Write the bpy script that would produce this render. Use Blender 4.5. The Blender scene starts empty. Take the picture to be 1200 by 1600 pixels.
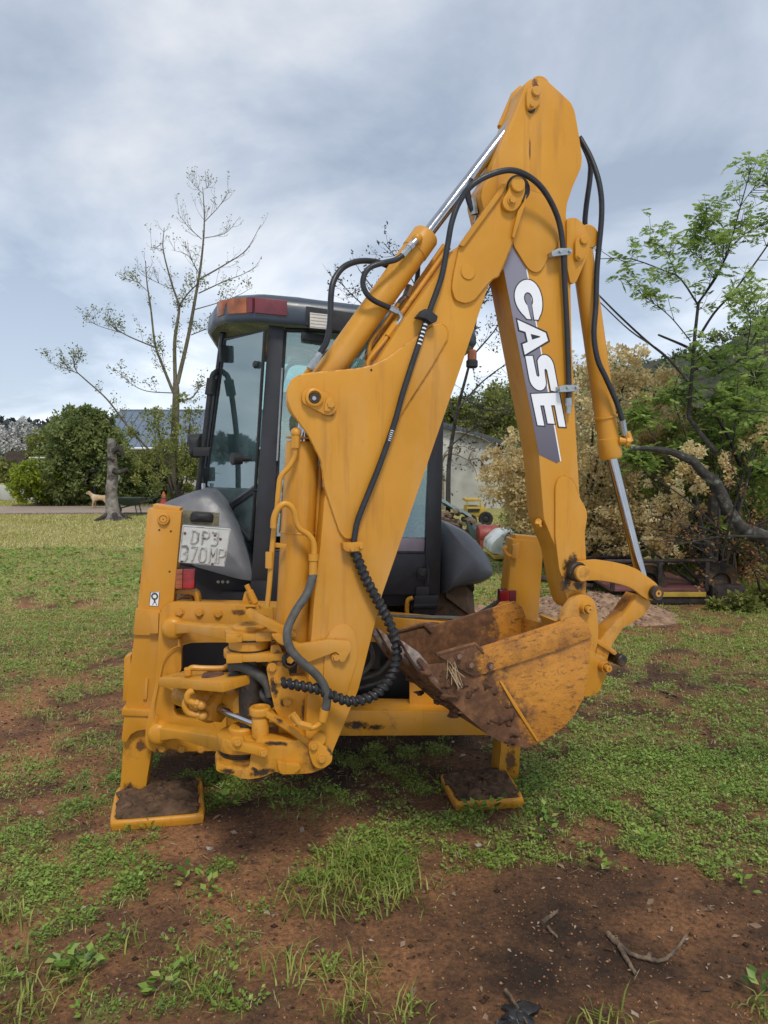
import bpy, bmesh, math, random
import numpy as np
from mathutils import Vector, Matrix
random.seed(7); RNG = np.random.default_rng(11)
S = bpy.context.scene
COL = S.collection
R = math.radians

# ------------------------------------------------------------------ camera, sky, sun, exposure
CAMZ, PITCH, FPX = 1.85, R(4.21), 1600*26/36
cd = bpy.data.cameras.new('camera'); cam = bpy.data.objects.new('camera', cd); COL.objects.link(cam)
cd.sensor_fit = 'VERTICAL'; cd.sensor_height = 36; cd.lens = 26; cd.clip_end = 3000; cd.clip_start = 0.05
cam.location = (0, 0, CAMZ); cam.rotation_euler = (math.pi/2 - PITCH, 0, 0)
S.camera = cam
SUN_EL, SUN_AZ = R(54), R(168)          # azimuth clockwise from +Y: behind the camera
w = bpy.data.worlds.new('World'); S.world = w; w.use_nodes = True
nt = w.node_tree; nt.nodes.clear()
def N(t, **kw):
    n = nt.nodes.new(t)
    for k, v in kw.items(): setattr(n, k, v)
    return n
out = N('ShaderNodeOutputWorld'); bg = N('ShaderNodeBackground'); bg.inputs['Strength'].default_value = 0.112
sky = N('ShaderNodeTexSky'); sky.sky_type = 'NISHITA'; sky.sun_disc = False
sky.sun_elevation = SUN_EL; sky.sun_rotation = SUN_AZ
tc = N('ShaderNodeTexCoord'); sp = N('ShaderNodeSeparateXYZ'); nt.links.new(tc.outputs['Generated'], sp.inputs[0])
ad = N('ShaderNodeMath', operation='MAXIMUM'); nt.links.new(sp.outputs['Z'], ad.inputs[0]); ad.inputs[1].default_value = 0.0
ad2 = N('ShaderNodeMath', operation='ADD'); nt.links.new(ad.outputs[0], ad2.inputs[0]); ad2.inputs[1].default_value = 0.42
dx = N('ShaderNodeMath', operation='DIVIDE'); dy = N('ShaderNodeMath', operation='DIVIDE')
nt.links.new(sp.outputs['X'], dx.inputs[0]); nt.links.new(ad2.outputs[0], dx.inputs[1])
nt.links.new(sp.outputs['Y'], dy.inputs[0]); nt.links.new(ad2.outputs[0], dy.inputs[1])
cb = N('ShaderNodeCombineXYZ'); nt.links.new(dx.outputs[0], cb.inputs[0]); nt.links.new(dy.outputs[0], cb.inputs[1])
cb.inputs[2].default_value = 5.3
n1 = N('ShaderNodeTexNoise'); n1.inputs['Scale'].default_value = 2.1; n1.inputs['Detail'].default_value = 8; n1.inputs['Roughness'].default_value = 0.55; n1.inputs['Distortion'].default_value = 0.25
nt.links.new(cb.outputs[0], n1.inputs['Vector'])
rp = N('ShaderNodeValToRGB'); nt.links.new(n1.outputs['Fac'], rp.inputs['Fac'])
el = rp.color_ramp.elements
el[0].position = 0.41; el[0].color = (0.40, 0.47, 0.58, 1)
el[1].position = 0.68; el[1].color = (0.88, 0.90, 0.93, 1)
e = rp.color_ramp.elements.new(0.53); e.color = (0.58, 0.645, 0.745, 1)
mul = N('ShaderNodeVectorMath', operation='SCALE'); mul.inputs['Scale'].default_value = 6.2
hz = N('ShaderNodeMapRange'); hz.inputs[1].default_value = 0.02; hz.inputs[2].default_value = 0.32; hz.inputs[3].default_value = 1.5; hz.inputs[4].default_value = 1.0
nt.links.new(sp.outputs['Z'], hz.inputs[0])          # the cloud deck thins and brightens towards the horizon all round
hm = N('ShaderNodeVectorMath', operation='SCALE'); nt.links.new(rp.outputs[0], hm.inputs[0]); nt.links.new(hz.outputs[0], hm.inputs['Scale'])
nt.links.new(hm.outputs[0], mul.inputs[0])
mx = N('ShaderNodeMixRGB'); mx.inputs['Fac'].default_value = 0.86
nt.links.new(sky.outputs[0], mx.inputs[1]); nt.links.new(mul.outputs[0], mx.inputs[2])
nt.links.new(mx.outputs[0], bg.inputs['Color']); nt.links.new(bg.outputs[0], out.inputs['Surface'])
sd = bpy.data.lights.new('sun', 'SUN'); sun = bpy.data.objects.new('sun', sd); COL.objects.link(sun)
sd.energy = 1.5; sd.angle = R(12); sd.color = (1.0, 0.95, 0.86)
sdir = Vector((math.sin(SUN_AZ)*math.cos(SUN_EL), math.cos(SUN_AZ)*math.cos(SUN_EL), math.sin(SUN_EL)))
sun.rotation_euler = sdir.to_track_quat('Z', 'Y').to_euler()
S.view_settings.view_transform = 'Standard'; S.view_settings.look = 'None'
S.view_settings.gamma = 1; S.view_settings.use_curve_mapping = False
S.view_settings.exposure = 0.56
S.cycles.max_bounces = 6; S.cycles.transparent_max_bounces = 12

# ------------------------------------------------------------------ pixel -> place helpers (1200x1600 photo)
CAM = Vector((0, 0, CAMZ))
UP = Vector((0, math.sin(PITCH), math.cos(PITCH))); FW = Vector((0, math.cos(PITCH), -math.sin(PITCH)))
def ray(p): return Vector(((p[0]-600)/FPX, 0, 0)) + UP*(-(p[1]-800)/FPX) + FW
def atY(p, Y): d = ray(p); return CAM + d*(Y/d.y)
def atZ(p, z=0.0): d = ray(p); return CAM + d*((z-CAMZ)/d.z)
class Plane:
    """vertical plane of a sub-assembly; w = metres behind it"""
    def __init__(s, origin, ang):
        s.o = origin; s.u = Vector((math.cos(ang), math.sin(ang), 0)); s.n = Vector((-math.sin(ang), math.cos(ang), 0))
    def __call__(s, p, w_=0.0):
        d = ray(p); o = s.o + s.n*w_
        return CAM + d*((o-CAM).dot(s.n)/d.dot(s.n))
    def many(s, pts, w_=0.0): return [s(p, w_) for p in pts]
def crop(ox, oy, k): return lambda *pts: [(ox+x/k, oy+y/k) for x, y in pts]
c1 = crop(160, 880, 3); c2 = crop(400, 560, 4); c3 = crop(560, 840, 2.4); c4 = crop(620, 100, 3.158); c5 = crop(720, 380, 3.077)
c6 = crop(200, 430, 3.02); cL = crop(200, 760, 5); cK = crop(280, 960, 4.615); cB = crop(580, 930, 4.8); cE = crop(800, 840, 4.8)
cH = crop(500, 800, 3.75); cT = crop(60, 260, 3.077); cR = crop(860, 220, 3.2); cS = crop(660, 540, 2.222); cC = crop(320, 440, 5); cD = crop(420, 380, 4)

def rnd(pts, r=4, n=3):
    """round the corners of a traced outline"""
    o = []; L = len(pts)
    for i in range(L):
        a, b, c = Vector(pts[i-1]), Vector(pts[i]), Vector(pts[(i+1) % L])
        ra = min(r, (a-b).length*0.45); rc = min(r, (c-b).length*0.45)
        p = b+(a-b).normalized()*ra; q = b+(c-b).normalized()*rc
        for k in range(n+1):
            t = k/n; o.append(tuple(p*(1-t)**2 + b*2*t*(1-t) + q*t*t))
    return o
def spline(pts, n=8):
    pts = [Vector(p) for p in pts]; o = []
    P = [pts[0]*2-pts[1]] + pts + [pts[-1]*2-pts[-2]]
    for i in range(1, len(P)-2):
        for k in range(n):
            t = k/n; a, b, c, d = P[i-1:i+3]
            o.append(0.5*((2*b)+(c-a)*t+(2*a-5*b+4*c-d)*t*t+(3*b-a-3*c+d)*t**3))
    o.append(pts[-1]); return o

# ------------------------------------------------------------------ mesh builder
class MB:
    def __init__(s): s.v = []; s.f = []; s.m = []; s.bev = None
    def add(s, vs, fs):
        k = len(s.v); s.v += [tuple(x) for x in vs]; s.f += [tuple(i+k for i in f) for f in fs]; return s
    def plate(s, pts, vec):
        n = len(pts); vec = Vector(vec); pts = [Vector(p) for p in pts]
        # outward orientation
        nn = Vector((0, 0, 0))
        for i in range(n): nn += pts[i].cross(pts[(i+1) % n])
        if nn.dot(vec) > 0: pts = pts[::-1]
        vs = pts + [p+vec for p in pts]
        fs = [tuple(range(n)), tuple(range(2*n-1, n-1, -1))]
        fs += [(i+n, (i+1) % n+n, (i+1) % n, i) for i in range(n)]
        return s.add(vs, fs)
    def loft(s, rings, cap=True):
        n = len(rings[0]); vs = [p for r in rings for p in r]; fs = []
        for j in range(len(rings)-1):
            for i in range(n): fs.append((j*n+i, j*n+(i+1) % n, (j+1)*n+(i+1) % n, (j+1)*n+i))
        if cap: fs += [tuple(range(n-1, -1, -1)), tuple((len(rings)-1)*n+i for i in range(n))]
        return s.add(vs, fs)
    def tube(s, path, r, seg=10, cap=True):
        path = [Vector(p) for p in path]; n = len(path)
        rs = r if hasattr(r, '__len__') else [r]*n
        t0 = (path[1]-path[0]).normalized(); a = t0.orthogonal().normalized(); rings = []
        for i in range(n):
            t = (path[min(i+1, n-1)]-path[max(i-1, 0)]).normalized()
            a = (a - t*a.dot(t)); a = a.normalized() if a.length > 1e-6 else t.orthogonal().normalized(); b = t.cross(a)
            rings.append([path[i]+(a*math.cos(2*math.pi*k/seg)+b*math.sin(2*math.pi*k/seg))*rs[i] for k in range(seg)])
        return s.loft(rings, cap)
    def cyl(s, p0, p1, r, seg=20, ch=0.0):
        p0, p1 = Vector(p0), Vector(p1)
        if ch:
            d = (p1-p0).normalized()
            return s.tube([p0, p0+d*ch, p1-d*ch, p1], [r-ch, r, r, r-ch], seg)
        return s.tube([p0, p1], r, seg)
    def lathe(s, o, ax, prof, seg=24, closed=False):
        o = Vector(o); ax = Vector(ax).normalized(); a = ax.orthogonal().normalized(); b = ax.cross(a)
        rings = [[o+ax*h+(a*math.cos(2*math.pi*k/seg)+b*math.sin(2*math.pi*k/seg))*r for k in range(seg)] for r, h in prof]
        return s.loft(rings + ([rings[0]] if closed else []), not closed)
    def box(s, c, sx, sy, sz, ax=None):
        c = Vector(c); X, Y, Z = ax if ax else (Vector((1, 0, 0)), Vector((0, 1, 0)), Vector((0, 0, 1)))
        pts = [c+X*(i*sx/2)+Y*(-sy/2)+Z*(j*sz/2) for i, j in ((-1, -1), (1, -1), (1, 1), (-1, 1))]
        return s.plate(pts, Y*sy)
    def dome(s, pts, bulge, back, rings=6, power=0.5):
        pts = [Vector(p) for p in pts]; c = sum(pts, Vector())/len(pts); bulge = Vector(bulge); R_ = [[p+Vector(back) for p in pts], pts]
        for k in range(1, rings):
            t = k/rings; R_.append([p.lerp(c, t)+bulge*(1-(1-t)**2)**power for p in pts])
        return s.loft(R_)
    def blob(s, c, r, sub=2, jit=0.2, sq=(1, 1, 1), rs=None):
        bm = bmesh.new(); bmesh.ops.create_icosphere(bm, subdivisions=sub, radius=1); rr = rs or random
        o = [rr.uniform(-5, 5) for _ in range(6)]
        vs = []
        for v in bm.verts:
            q = v.co; k = 1+jit*(math.sin(q.x*3.1+o[0])*math.sin(q.y*2.7+o[1])+0.6*math.sin(q.z*4.3+o[2]+q.x*2))
            vs.append(Vector(c)+Vector((q.x*sq[0], q.y*sq[1], q.z*sq[2]))*r*k)
        bm.verts.index_update(); fs = [tuple(v.index for v in f.verts) for f in bm.faces]; bm.free(); return s.add(vs, fs)
    def mesh(s, name, mat, base=Vector(), bevel=0.0, sharp=38, fixn=False):
        me = bpy.data.meshes.new(name); B = Vector(base)
        me.from_pydata([tuple(Vector(v)-B) for v in s.v], [], s.f)
        if bevel or fixn:
            bm = bmesh.new(); bm.from_mesh(me)
            if fixn: bmesh.ops.recalc_face_normals(bm, faces=bm.faces)
            if bevel:
                ed = [e for e in bm.edges if len(e.link_faces) == 2 and e.calc_face_angle(0) > R(28) and min(len(f.verts) for f in e.link_faces) >= 4]
                try: bmesh.ops.bevel(bm, geom=ed, offset=bevel, segments=2, profile=0.6, affect='EDGES', clamp_overlap=True)
                except Exception: pass
            bm.to_mesh(me); bm.free()
        me.materials.append(mat)
        me.polygons.foreach_set('use_smooth', [True]*len(me.polygons))
        try: me.set_sharp_from_angle(angle=R(sharp))
        except Exception: pass
        me.update(); return me
    def build(s, name, mat, parent=None, bevel=0.0, sharp=38, fixn=False, label=None):
        base = BASE.get(parent.name, Vector()) if parent else Vector()
        o = bpy.data.objects.new(name, s.mesh(name, mat, base, bevel, sharp, fixn)); COL.objects.link(o)
        if parent: o.parent = parent; BASE[o.name] = base
        if label: o['label'] = label
        return o
BASE = {}
def thing(name, label, cat, loc=(0, 0, 0), group=None):
    o = bpy.data.objects.new(name, None); COL.objects.link(o); o.location = loc; o.empty_display_size = 0.2
    o['label'] = label; o['category'] = cat
    if group: o['group'] = group
    BASE[o.name] = Vector(loc); return o
def tag(o, label, cat=None, group=None, kind=None):
    o['label'] = label
    if cat: o['category'] = cat
    if group: o['group'] = group
    if kind: o['kind'] = kind
    return o
def put(name, mesh, loc, parent, rot=None):
    """another copy of a shared mesh, as a part"""
    o = bpy.data.objects.new(name, mesh); COL.objects.link(o); base = BASE.get(parent.name, Vector()); o.parent = parent
    o.location = Vector(loc)-base
    if rot is not None: o.rotation_euler = rot
    BASE[o.name] = Vector(loc); return o

# ------------------------------------------------------------------ materials
def mat(name): m = bpy.data.materials.new(name); m.use_nodes = True; return m, m.node_tree, m.node_tree.nodes['Principled BSDF']
def node(t, ty, **kw):
    n = t.nodes.new(ty)
    for k, v in kw.items():
        if k in n.inputs: n.inputs[k].default_value = v
        else: setattr(n, k, v)
    return n
def noise(t, scale, detail=4, rough=0.55, vec=None, dist=0.0):
    n = node(t, 'ShaderNodeTexNoise'); n.inputs['Scale'].default_value = scale; n.inputs['Detail'].default_value = detail
    n.inputs['Roughness'].default_value = rough; n.inputs['Distortion'].default_value = dist
    if vec: t.links.new(vec, n.inputs['Vector'])
    return n.outputs['Fac']
def ramp(t, fac, *stops):
    n = node(t, 'ShaderNodeValToRGB'); t.links.new(fac, n.inputs[0]); e = n.color_ramp.elements
    while len(e) < len(stops): e.new(0.5)
    for x, (p, c) in zip(e, stops):
        x.position = p; x.color = (c, c, c, 1) if not hasattr(c, '__len__') else (*c, 1)
    return n.outputs[0]
def mix(t, fac, a, b, mode='MIX'):
    n = node(t, 'ShaderNodeMixRGB'); n.blend_type = mode
    for i, x in enumerate((fac, a, b)):
        if hasattr(x, 'is_output'): t.links.new(x, n.inputs[i])
        elif hasattr(x, '__len__'): n.inputs[i].default_value = (*x, 1)
        else: n.inputs[i].default_value = x
    return n.outputs[0]
def coords(t, scale=(1, 1, 1)):
    c = node(t, 'ShaderNodeTexCoord'); m = node(t, 'ShaderNodeMapping'); m.inputs['Scale'].default_value = scale
    t.links.new(c.outputs['Object'], m.inputs[0]); return m.outputs[0]
def bump(t, bs, h, strength=0.3, dist=0.01):
    b = node(t, 'ShaderNodeBump'); b.inputs['Strength'].default_value = strength; b.inputs['Distance'].default_value = dist
    t.links.new(h, b.inputs['Height']); t.links.new(b.outputs[0], bs.inputs['Normal'])
def simple(name, c, rough=0.5, metal=0.0, var=0.12, scale=12, bmp=0.15, dirt=None, dirt_at=0.62):
    m, t, b = mat(name); v = coords(t); f = noise(t, scale, 5, 0.6, v)
    d = tuple(x*(1-var*2) for x in c); l = tuple(min(1, x*(1+var)) for x in c)
    colr = ramp(t, f, (0.3, d), (0.7, l))
    if dirt:
        g = ramp(t, noise(t, scale*0.45, 8, 0.68, v), (dirt_at-0.05, 0), (dirt_at+0.08, 1)); colr = mix(t, g, colr, dirt)
    t.links.new(colr, b.inputs['Base Color']); b.inputs['Metallic'].default_value = metal
    rr = ramp(t, noise(t, scale*1.7, 4, 0.6, v), (0.3, max(0.03, rough-0.1)), (0.7, min(1, rough+0.12))); t.links.new(rr, b.inputs['Roughness'])
    if bmp: bump(t, b, noise(t, scale*8, 3, 0.6, v), bmp, 0.003)
    return m
def paint_mat(name, dirt_lo, dirt_hi, chips=0.70, dirtcol=(0.095, 0.044, 0.018), cast=0.0):
    m, t, b = mat(name); v = coords(t)
    big = noise(t, 1.7, 5, 0.6, v); fine = noise(t, 14, 6, 0.65, v)
    colr = ramp(t, big, (0.3, (0.50, 0.215, 0.014)), (0.7, (0.61, 0.278, 0.028)))
    fade = ramp(t, noise(t, 4.3, 6, 0.6, coords(t, (1, 1, 0.35))), (0.5, 0), (0.75, 0.55))
    colr = mix(t, fade, colr, (0.58, 0.32, 0.11))
    streak = ramp(t, noise(t, 16, 5, 0.62, coords(t, (1, 1, 0.09))), (0.56, 0), (0.78, 0.62))
    colr = mix(t, streak, colr, (0.30, 0.12, 0.022))
    grime = ramp(t, noise(t, 5.5, 9, 0.7, v), (dirt_lo, 0), (dirt_hi, 0.9))
    colr = mix(t, grime, colr, dirtcol)
    speck = ramp(t, noise(t, 75, 4, 0.6, v), (chips+.05, 0), (chips+0.08, 0.8)); colr = mix(t, speck, colr, (0.10, 0.045, 0.02))
    t.links.new(colr, b.inputs['Base Color'])
    scr = ramp(t, noise(t, 30, 8, 0.8, coords(t, (2.2, 2.2, 0.25)), 0.6), (0.66, 0), (0.70, 0.55)); colr = mix(t, scr, colr, (0.72, 0.46, 0.20))
    rust = ramp(t, noise(t, 21, 7, 0.75, v), (0.69, 0), (0.73, 0.85)); colr = mix(t, rust, colr, (0.17, 0.062, 0.020))
    b.inputs['Specular IOR Level'].default_value = 0.36
    t.links.new(colr, b.inputs['Base Color'])
    r1 = ramp(t, fine, (0.3, 0.30), (0.7, 0.50)); r2 = mix(t, grime, r1, (0.85, 0.85, 0.85)); t.links.new(r2, b.inputs['Roughness'])
    bump(t, b, mix(t, 0.5, noise(t, 45, 5, .6, v) if cast else fine, noise(t, 6, 3, 0.5, v)), 0.12+cast, 0.006)
    return m
M = {}
M['paint'] = paint_mat('yellow_paint', 0.69, 0.88)
M['paint_low'] = paint_mat('yellow_paint_grimy', 0.57, 0.77, 0.66, cast=0.06)
M['cast'] = paint_mat('yellow_cast_steel', 0.52, 0.70, 0.64, (0.075, 0.036, 0.016), cast=0.35)
M['paint_dirty'] = paint_mat('yellow_paint_muddy', 0.50, 0.66, 0.62)
M['black'] = simple('black_paint', (0.026, 0.027, 0.033), 0.42, 0, 0.15, 5, 0.08, (0.055, 0.046, 0.038), 0.66)
M['roof'] = simple('dark_roof_plastic', (0.045, 0.062, 0.085), 0.33, 0, 0.12, 4, 0.06, (0.09, 0.09, 0.09), 0.70)
M['fender'] = simple('dark_grey_plastic', (0.125, 0.13, 0.145), 0.40, 0, 0.12, 6, 0.1, (0.10, 0.088, 0.075), 0.68)
M['rubber'] = simple('black_rubber', (0.018, 0.018, 0.019), 0.62, 0, 0.2, 20, 0.2, (0.07, 0.055, 0.04), 0.66)
M['hose'] = simple('hydraulic_hose_rubber', (0.017, 0.018, 0.021), 0.40, 0, 0.2, 30, 0.15, (0.06, 0.05, 0.04), 0.70)
M['hose_old'] = simple('grey_weathered_hose', (0.085, 0.082, 0.074), 0.6, 0, 0.2, 30, 0.2, (0.12, 0.07, 0.03), 0.64)
M['tyre'] = simple('muddy_tyre', (0.024, 0.022, 0.020), 0.8, 0, 0.2, 8, 0.3, (0.12, 0.07, 0.038), 0.47)
M['chrome'] = simple('chrome_rod', (0.46, 0.47, 0.49), 0.16, 1.0, 0.06, 9, 0.03)
M['steel'] = simple('zinc_fitting', (0.42, 0.44, 0.44), 0.4, 0.85, 0.1, 30, 0.1)
M['rust'] = simple('rusty_steel', (0.15, 0.065, 0.036), 0.75, 0.2, 0.3, 22, 0.5, (0.30, 0.22, 0.17), 0.60)
M['caked'] = simple('caked_red_soil', (0.135, 0.060, 0.027), 0.95, 0, 0.35, 18, 0.9)
M['worn'] = simple('worn_steel', (0.34, 0.27, 0.23), 0.5, 0.5, 0.25, 25, 0.4, (0.13, 0.055, 0.03), 0.52)
M['grease'] = simple('black_grease', (0.030, 0.021, 0.014), 0.45, 0, 0.3, 30, 0.5, (0.16, 0.075, 0.02), 0.60)
M['mud'] = simple('dried_mud', (0.115, 0.064, 0.033), 0.95, 0, 0.35, 16, 0.9)
M['plate'] = simple('licence_plate_white', (0.56, 0.56, 0.53), 0.45, 0, 0.08, 9, 0.1, (0.30, 0.23, 0.16), 0.66)
M['plate_letter'] = simple('licence_letter_grey', (0.50, 0.49, 0.46), 0.5, 0, 0.12, 40, 0.2, (0.15, 0.13, 0.11), 0.58)
M['white'] = simple('white_print', (0.80, 0.80, 0.80), 0.42, 0, 0.03, 6, 0.02)
M['ink'] = simple('dark_print', (0.022, 0.022, 0.026), 0.45, 0, 0.1, 12, 0.02)
M['amber'] = simple('amber_lens', (0.38, 0.115, 0.04), 0.35, 0, 0.25, 14, 0.1)
M['amber_dull'] = simple('dull_amber_lens', (0.30, 0.10, 0.045), 0.3)
M['red'] = simple('red_lens', (0.36, 0.018, 0.020), 0.2, 0, 0.25, 14, 0.1)
M['redfade'] = simple('faded_red_lens', (0.17, 0.032, 0.042), 0.35, 0, 0.15, 9, 0.1)
M['olive'] = simple('olive_bracket', (0.17, 0.15, 0.085), 0.6, 0, 0.25, 20, 0.3, (0.05, 0.045, 0.03), 0.6)
M['cream'] = simple('work_lamp_lens', (0.66, 0.60, 0.50), 0.15, 0, 0.1, 10, 0.05)
M['lilac'] = simple('lilac_grey_trim', (0.30, 0.25, 0.30), 0.5, 0, 0.08, 8, 0.05)
M['seat'] = simple('seat_vinyl', (0.16, 0.17, 0.17), 0.6, 0, 0.15, 9, 0.1)
M['lime'] = simple('lime_handle', (0.35, 0.50, 0.12), 0.5)
# glossy print on the dipper: fades along its length
def stripe_mat():
    m, t, b = mat('purple_grey_decal'); v = coords(t)
    s_ = node(t, 'ShaderNodeSeparateXYZ'); t.links.new(v, s_.inputs[0])
    mr = node(t, 'ShaderNodeMapRange'); mr.inputs[1].default_value = 1.75; mr.inputs[2].default_value = 2.9; t.links.new(s_.outputs[2], mr.inputs[0])
    c = ramp(t, mr.outputs[0], (0, (0.085, 0.072, 0.092)), (0.45, (0.19, 0.175, 0.215)), (1, (0.25, 0.24, 0.285)))
    sc = ramp(t, noise(t, 60, 5, 0.7, v), (0.68, 0), (0.72, 0.7)); c = mix(t, sc, c, (0.5, 0.46, 0.45))
    t.links.new(c, b.inputs['Base Color']); b.inputs['Roughness'].default_value = 0.38
    return m
M['decal'] = stripe_mat()
def glass_mat(name, tint, refl=0.12):
    m, t, b = mat(name); t.nodes.remove(b); o = t.nodes['Material Output']
    tr = node(t, 'ShaderNodeBsdfTransparent'); tr.inputs[0].default_value = (*tint, 1)
    gl = node(t, 'ShaderNodeBsdfGlossy'); gl.inputs['Roughness'].default_value = 0.02; gl.inputs[0].default_value = (0.85, 0.97, 0.97, 1)
    fr = node(t, 'ShaderNodeFresnel'); fr.inputs[0].default_value = 1.5
    ad_ = node(t, 'ShaderNodeMath', operation='ADD'); t.links.new(fr.outputs[0], ad_.inputs[0]); ad_.inputs[1].default_value = refl; ad_.use_clamp = True
    mxs = node(t, 'ShaderNodeMixShader'); t.links.new(ad_.outputs[0], mxs.inputs[0]); t.links.new(tr.outputs[0], mxs.inputs[1]); t.links.new(gl.outputs[0], mxs.inputs[2])
    # film of dust
    df = node(t, 'ShaderNodeBsdfDiffuse'); df.inputs[0].default_value = (0.50, 0.62, 0.62, 1)
    v = coords(t); dm = node(t, 'ShaderNodeMixShader'); t.links.new(ramp(t, noise(t, 2.2, 6, 0.6, v), (0.3, 0.03), (0.75, 0.10)), dm.inputs[0])
    t.links.new(mxs.outputs[0], dm.inputs[1]); t.links.new(df.outputs[0], dm.inputs[2]); t.links.new(dm.outputs[0], o.inputs[0])
    return m
M['glass'] = glass_mat('tinted_glass', (0.78, 0.93, 0.91), 0.13)
def bucket_mat(name, s0, k, soft=0.10):
    """yellow paint worn through to rust and caked mud on the digging side: mud where X + k*Z is below s0 (metres)"""
    m, t, b = mat(name); v = coords(t)
    s_ = node(t, 'ShaderNodeSeparateXYZ'); t.links.new(v, s_.inputs[0])
    q = node(t, 'ShaderNodeMath', operation='MULTIPLY_ADD'); t.links.new(s_.outputs[2], q.inputs[0]); q.inputs[1].default_value = k; t.links.new(s_.outputs[0], q.inputs[2])
    mr = node(t, 'ShaderNodeMapRange'); mr.inputs[1].default_value = s0-soft; mr.inputs[2].default_value = s0+soft; mr.clamp = False; t.links.new(q.outputs[0], mr.inputs[0])
    nz = noise(t, 7, 9, 0.72, v); sm = node(t, 'ShaderNodeMath', operation='ADD'); t.links.new(mr.outputs[0], sm.inputs[0])
    kk = node(t, 'ShaderNodeMath', operation='MULTIPLY_ADD'); t.links.new(nz, kk.inputs[0]); kk.inputs[1].default_value = 2.6; kk.inputs[2].default_value = -1.3; t.links.new(kk.outputs[0], sm.inputs[1])
    colr = ramp(t, noise(t, 2.5, 5, 0.6, v), (0.3, (0.46, 0.18, 0.016)), (0.7, (0.60, 0.255, 0.03)))
    stain = ramp(t, noise(t, 4.5, 9, 0.72, v), (0.47, 0), (0.66, 0.75)); colr = mix(t, stain, colr, (0.20, 0.075, 0.018))
    scr = ramp(t, noise(t, 70, 9, 0.8, coords(t, (0.35, .35, 0.9)), 0.4), (0.53, 0), (0.60, 0.75)); colr = mix(t, scr, colr, (0.11, 0.048, 0.018))
    pit = ramp(t, noise(t, 160, 4, 0.7, v), (0.60, 0), (0.66, 0.7)); colr = mix(t, pit, colr, (0.07, 0.035, 0.018))
    mud = ramp(t, noise(t, 16, 8, 0.7, v), (0.3, (0.055, 0.026, 0.011)), (0.5, (0.125, 0.054, 0.021)), (0.72, (0.25, 0.115, 0.050)))
    f = ramp(t, sm.outputs[0], (0.35, 1), (0.62, 0)); colr = mix(t, f, colr, mud)
    t.links.new(colr, b.inputs['Base Color']); t.links.new(mix(t, f, (0.5,)*3, (0.82,)*3), b.inputs['Roughness'])
    bump(t, b, mix(t, 0.5, noise(t, 26, 7, 0.7, v), noise(t, 9, 4, .6, v)), 0.6, 0.014)
    return m

def stain_mat(name, c):
    """old grease soaked into dust: solid in the middle, breaking up towards its rim"""
    m, t, b = mat(name); v = coords(t); a = node(t, 'ShaderNodeAttribute', attribute_name='fade')
    b.inputs['Base Color'].default_value = (*c, 1); b.inputs['Roughness'].default_value = .6
    q = node(t, 'ShaderNodeMath', operation='MULTIPLY_ADD'); t.links.new(noise(t, 38, 7, .72, v), q.inputs[0]); q.inputs[1].default_value = 1.9; q.inputs[2].default_value = -.95
    s_ = node(t, 'ShaderNodeMath', operation='ADD'); t.links.new(q.outputs[0], s_.inputs[0]); t.links.new(a.outputs['Fac'], s_.inputs[1])
    al = ramp(t, s_.outputs[0], (.30, 0), (.75, .92)); tr = node(t, 'ShaderNodeBsdfTransparent'); ms = node(t, 'ShaderNodeMixShader'); t.links.new(al, ms.inputs[0]); t.links.new(tr.outputs[0], ms.inputs[1]); t.links.new(b.outputs[0], ms.inputs[2]); t.links.new(ms.outputs[0], t.nodes['Material Output'].inputs[0]); return m
M['stain'] = stain_mat('soaked_grease', (.035, .020, .011)); M['stain_brown'] = stain_mat('brown_grime', (.13, .058, .022))
# ================================================================== THE BACKHOE LOADER
BH = thing('backhoe_loader', 'yellow backhoe loader with dark cab on its rear stabilisers, boom folded to the right', 'backhoe loader', (-0.25, 4.4, 0))
BPl = Plane(atY((500, 1182), 3.0), R(18))       # plane of the near side of the swung boom
MPl = Plane(atY((210, 1000), 3.85), R(7))       # plane of the rear frame
CPl = Plane(atY((425, 700), 4.38), R(7))        # rear wall of the cab
def plates(name, plane, outs, mat_, parent, bevel=0.004, r=4, label=None, sharp=38):
    mb = MB()
    for pts, w0, th in outs: mb.plate(plane.many(rnd(pts, r) if r else pts, w0), plane.n*th)
    return mb.build(name, mat_, parent, bevel, sharp, label=label)
def disc(mb, plane, c, w0, h, rpx, ch=0.004, seg=24):
    """round boss on a plate, standing h proud of depth w0"""
    p = plane(c, w0); r = rpx*(p.y)/FPX; mb.cyl(p, p-plane.n*h, r, seg, min(ch, r*0.3, h*0.45))
def bolt_mesh(r, h, nrm, m='paint', washer=True):
    mb = MB(); n_ = Vector(nrm)
    if washer: mb.cyl((0, 0, 0), n_*h*0.3, r*1.35, 20, h*0.08)
    mb.cyl(n_*h*0.3, n_*h, r, 6, h*0.12); return mb.mesh('bolt', M[m], sharp=30)
boltB = bolt_mesh(0.015, 0.016, -BPl.n); boltM = bolt_mesh(0.0185, 0.018, -MPl.n); boltS = bolt_mesh(0.009, 0.012, -BPl.n)
boltZ = bolt_mesh(0.008, 0.01, -BPl.n, 'steel', False)

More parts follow.
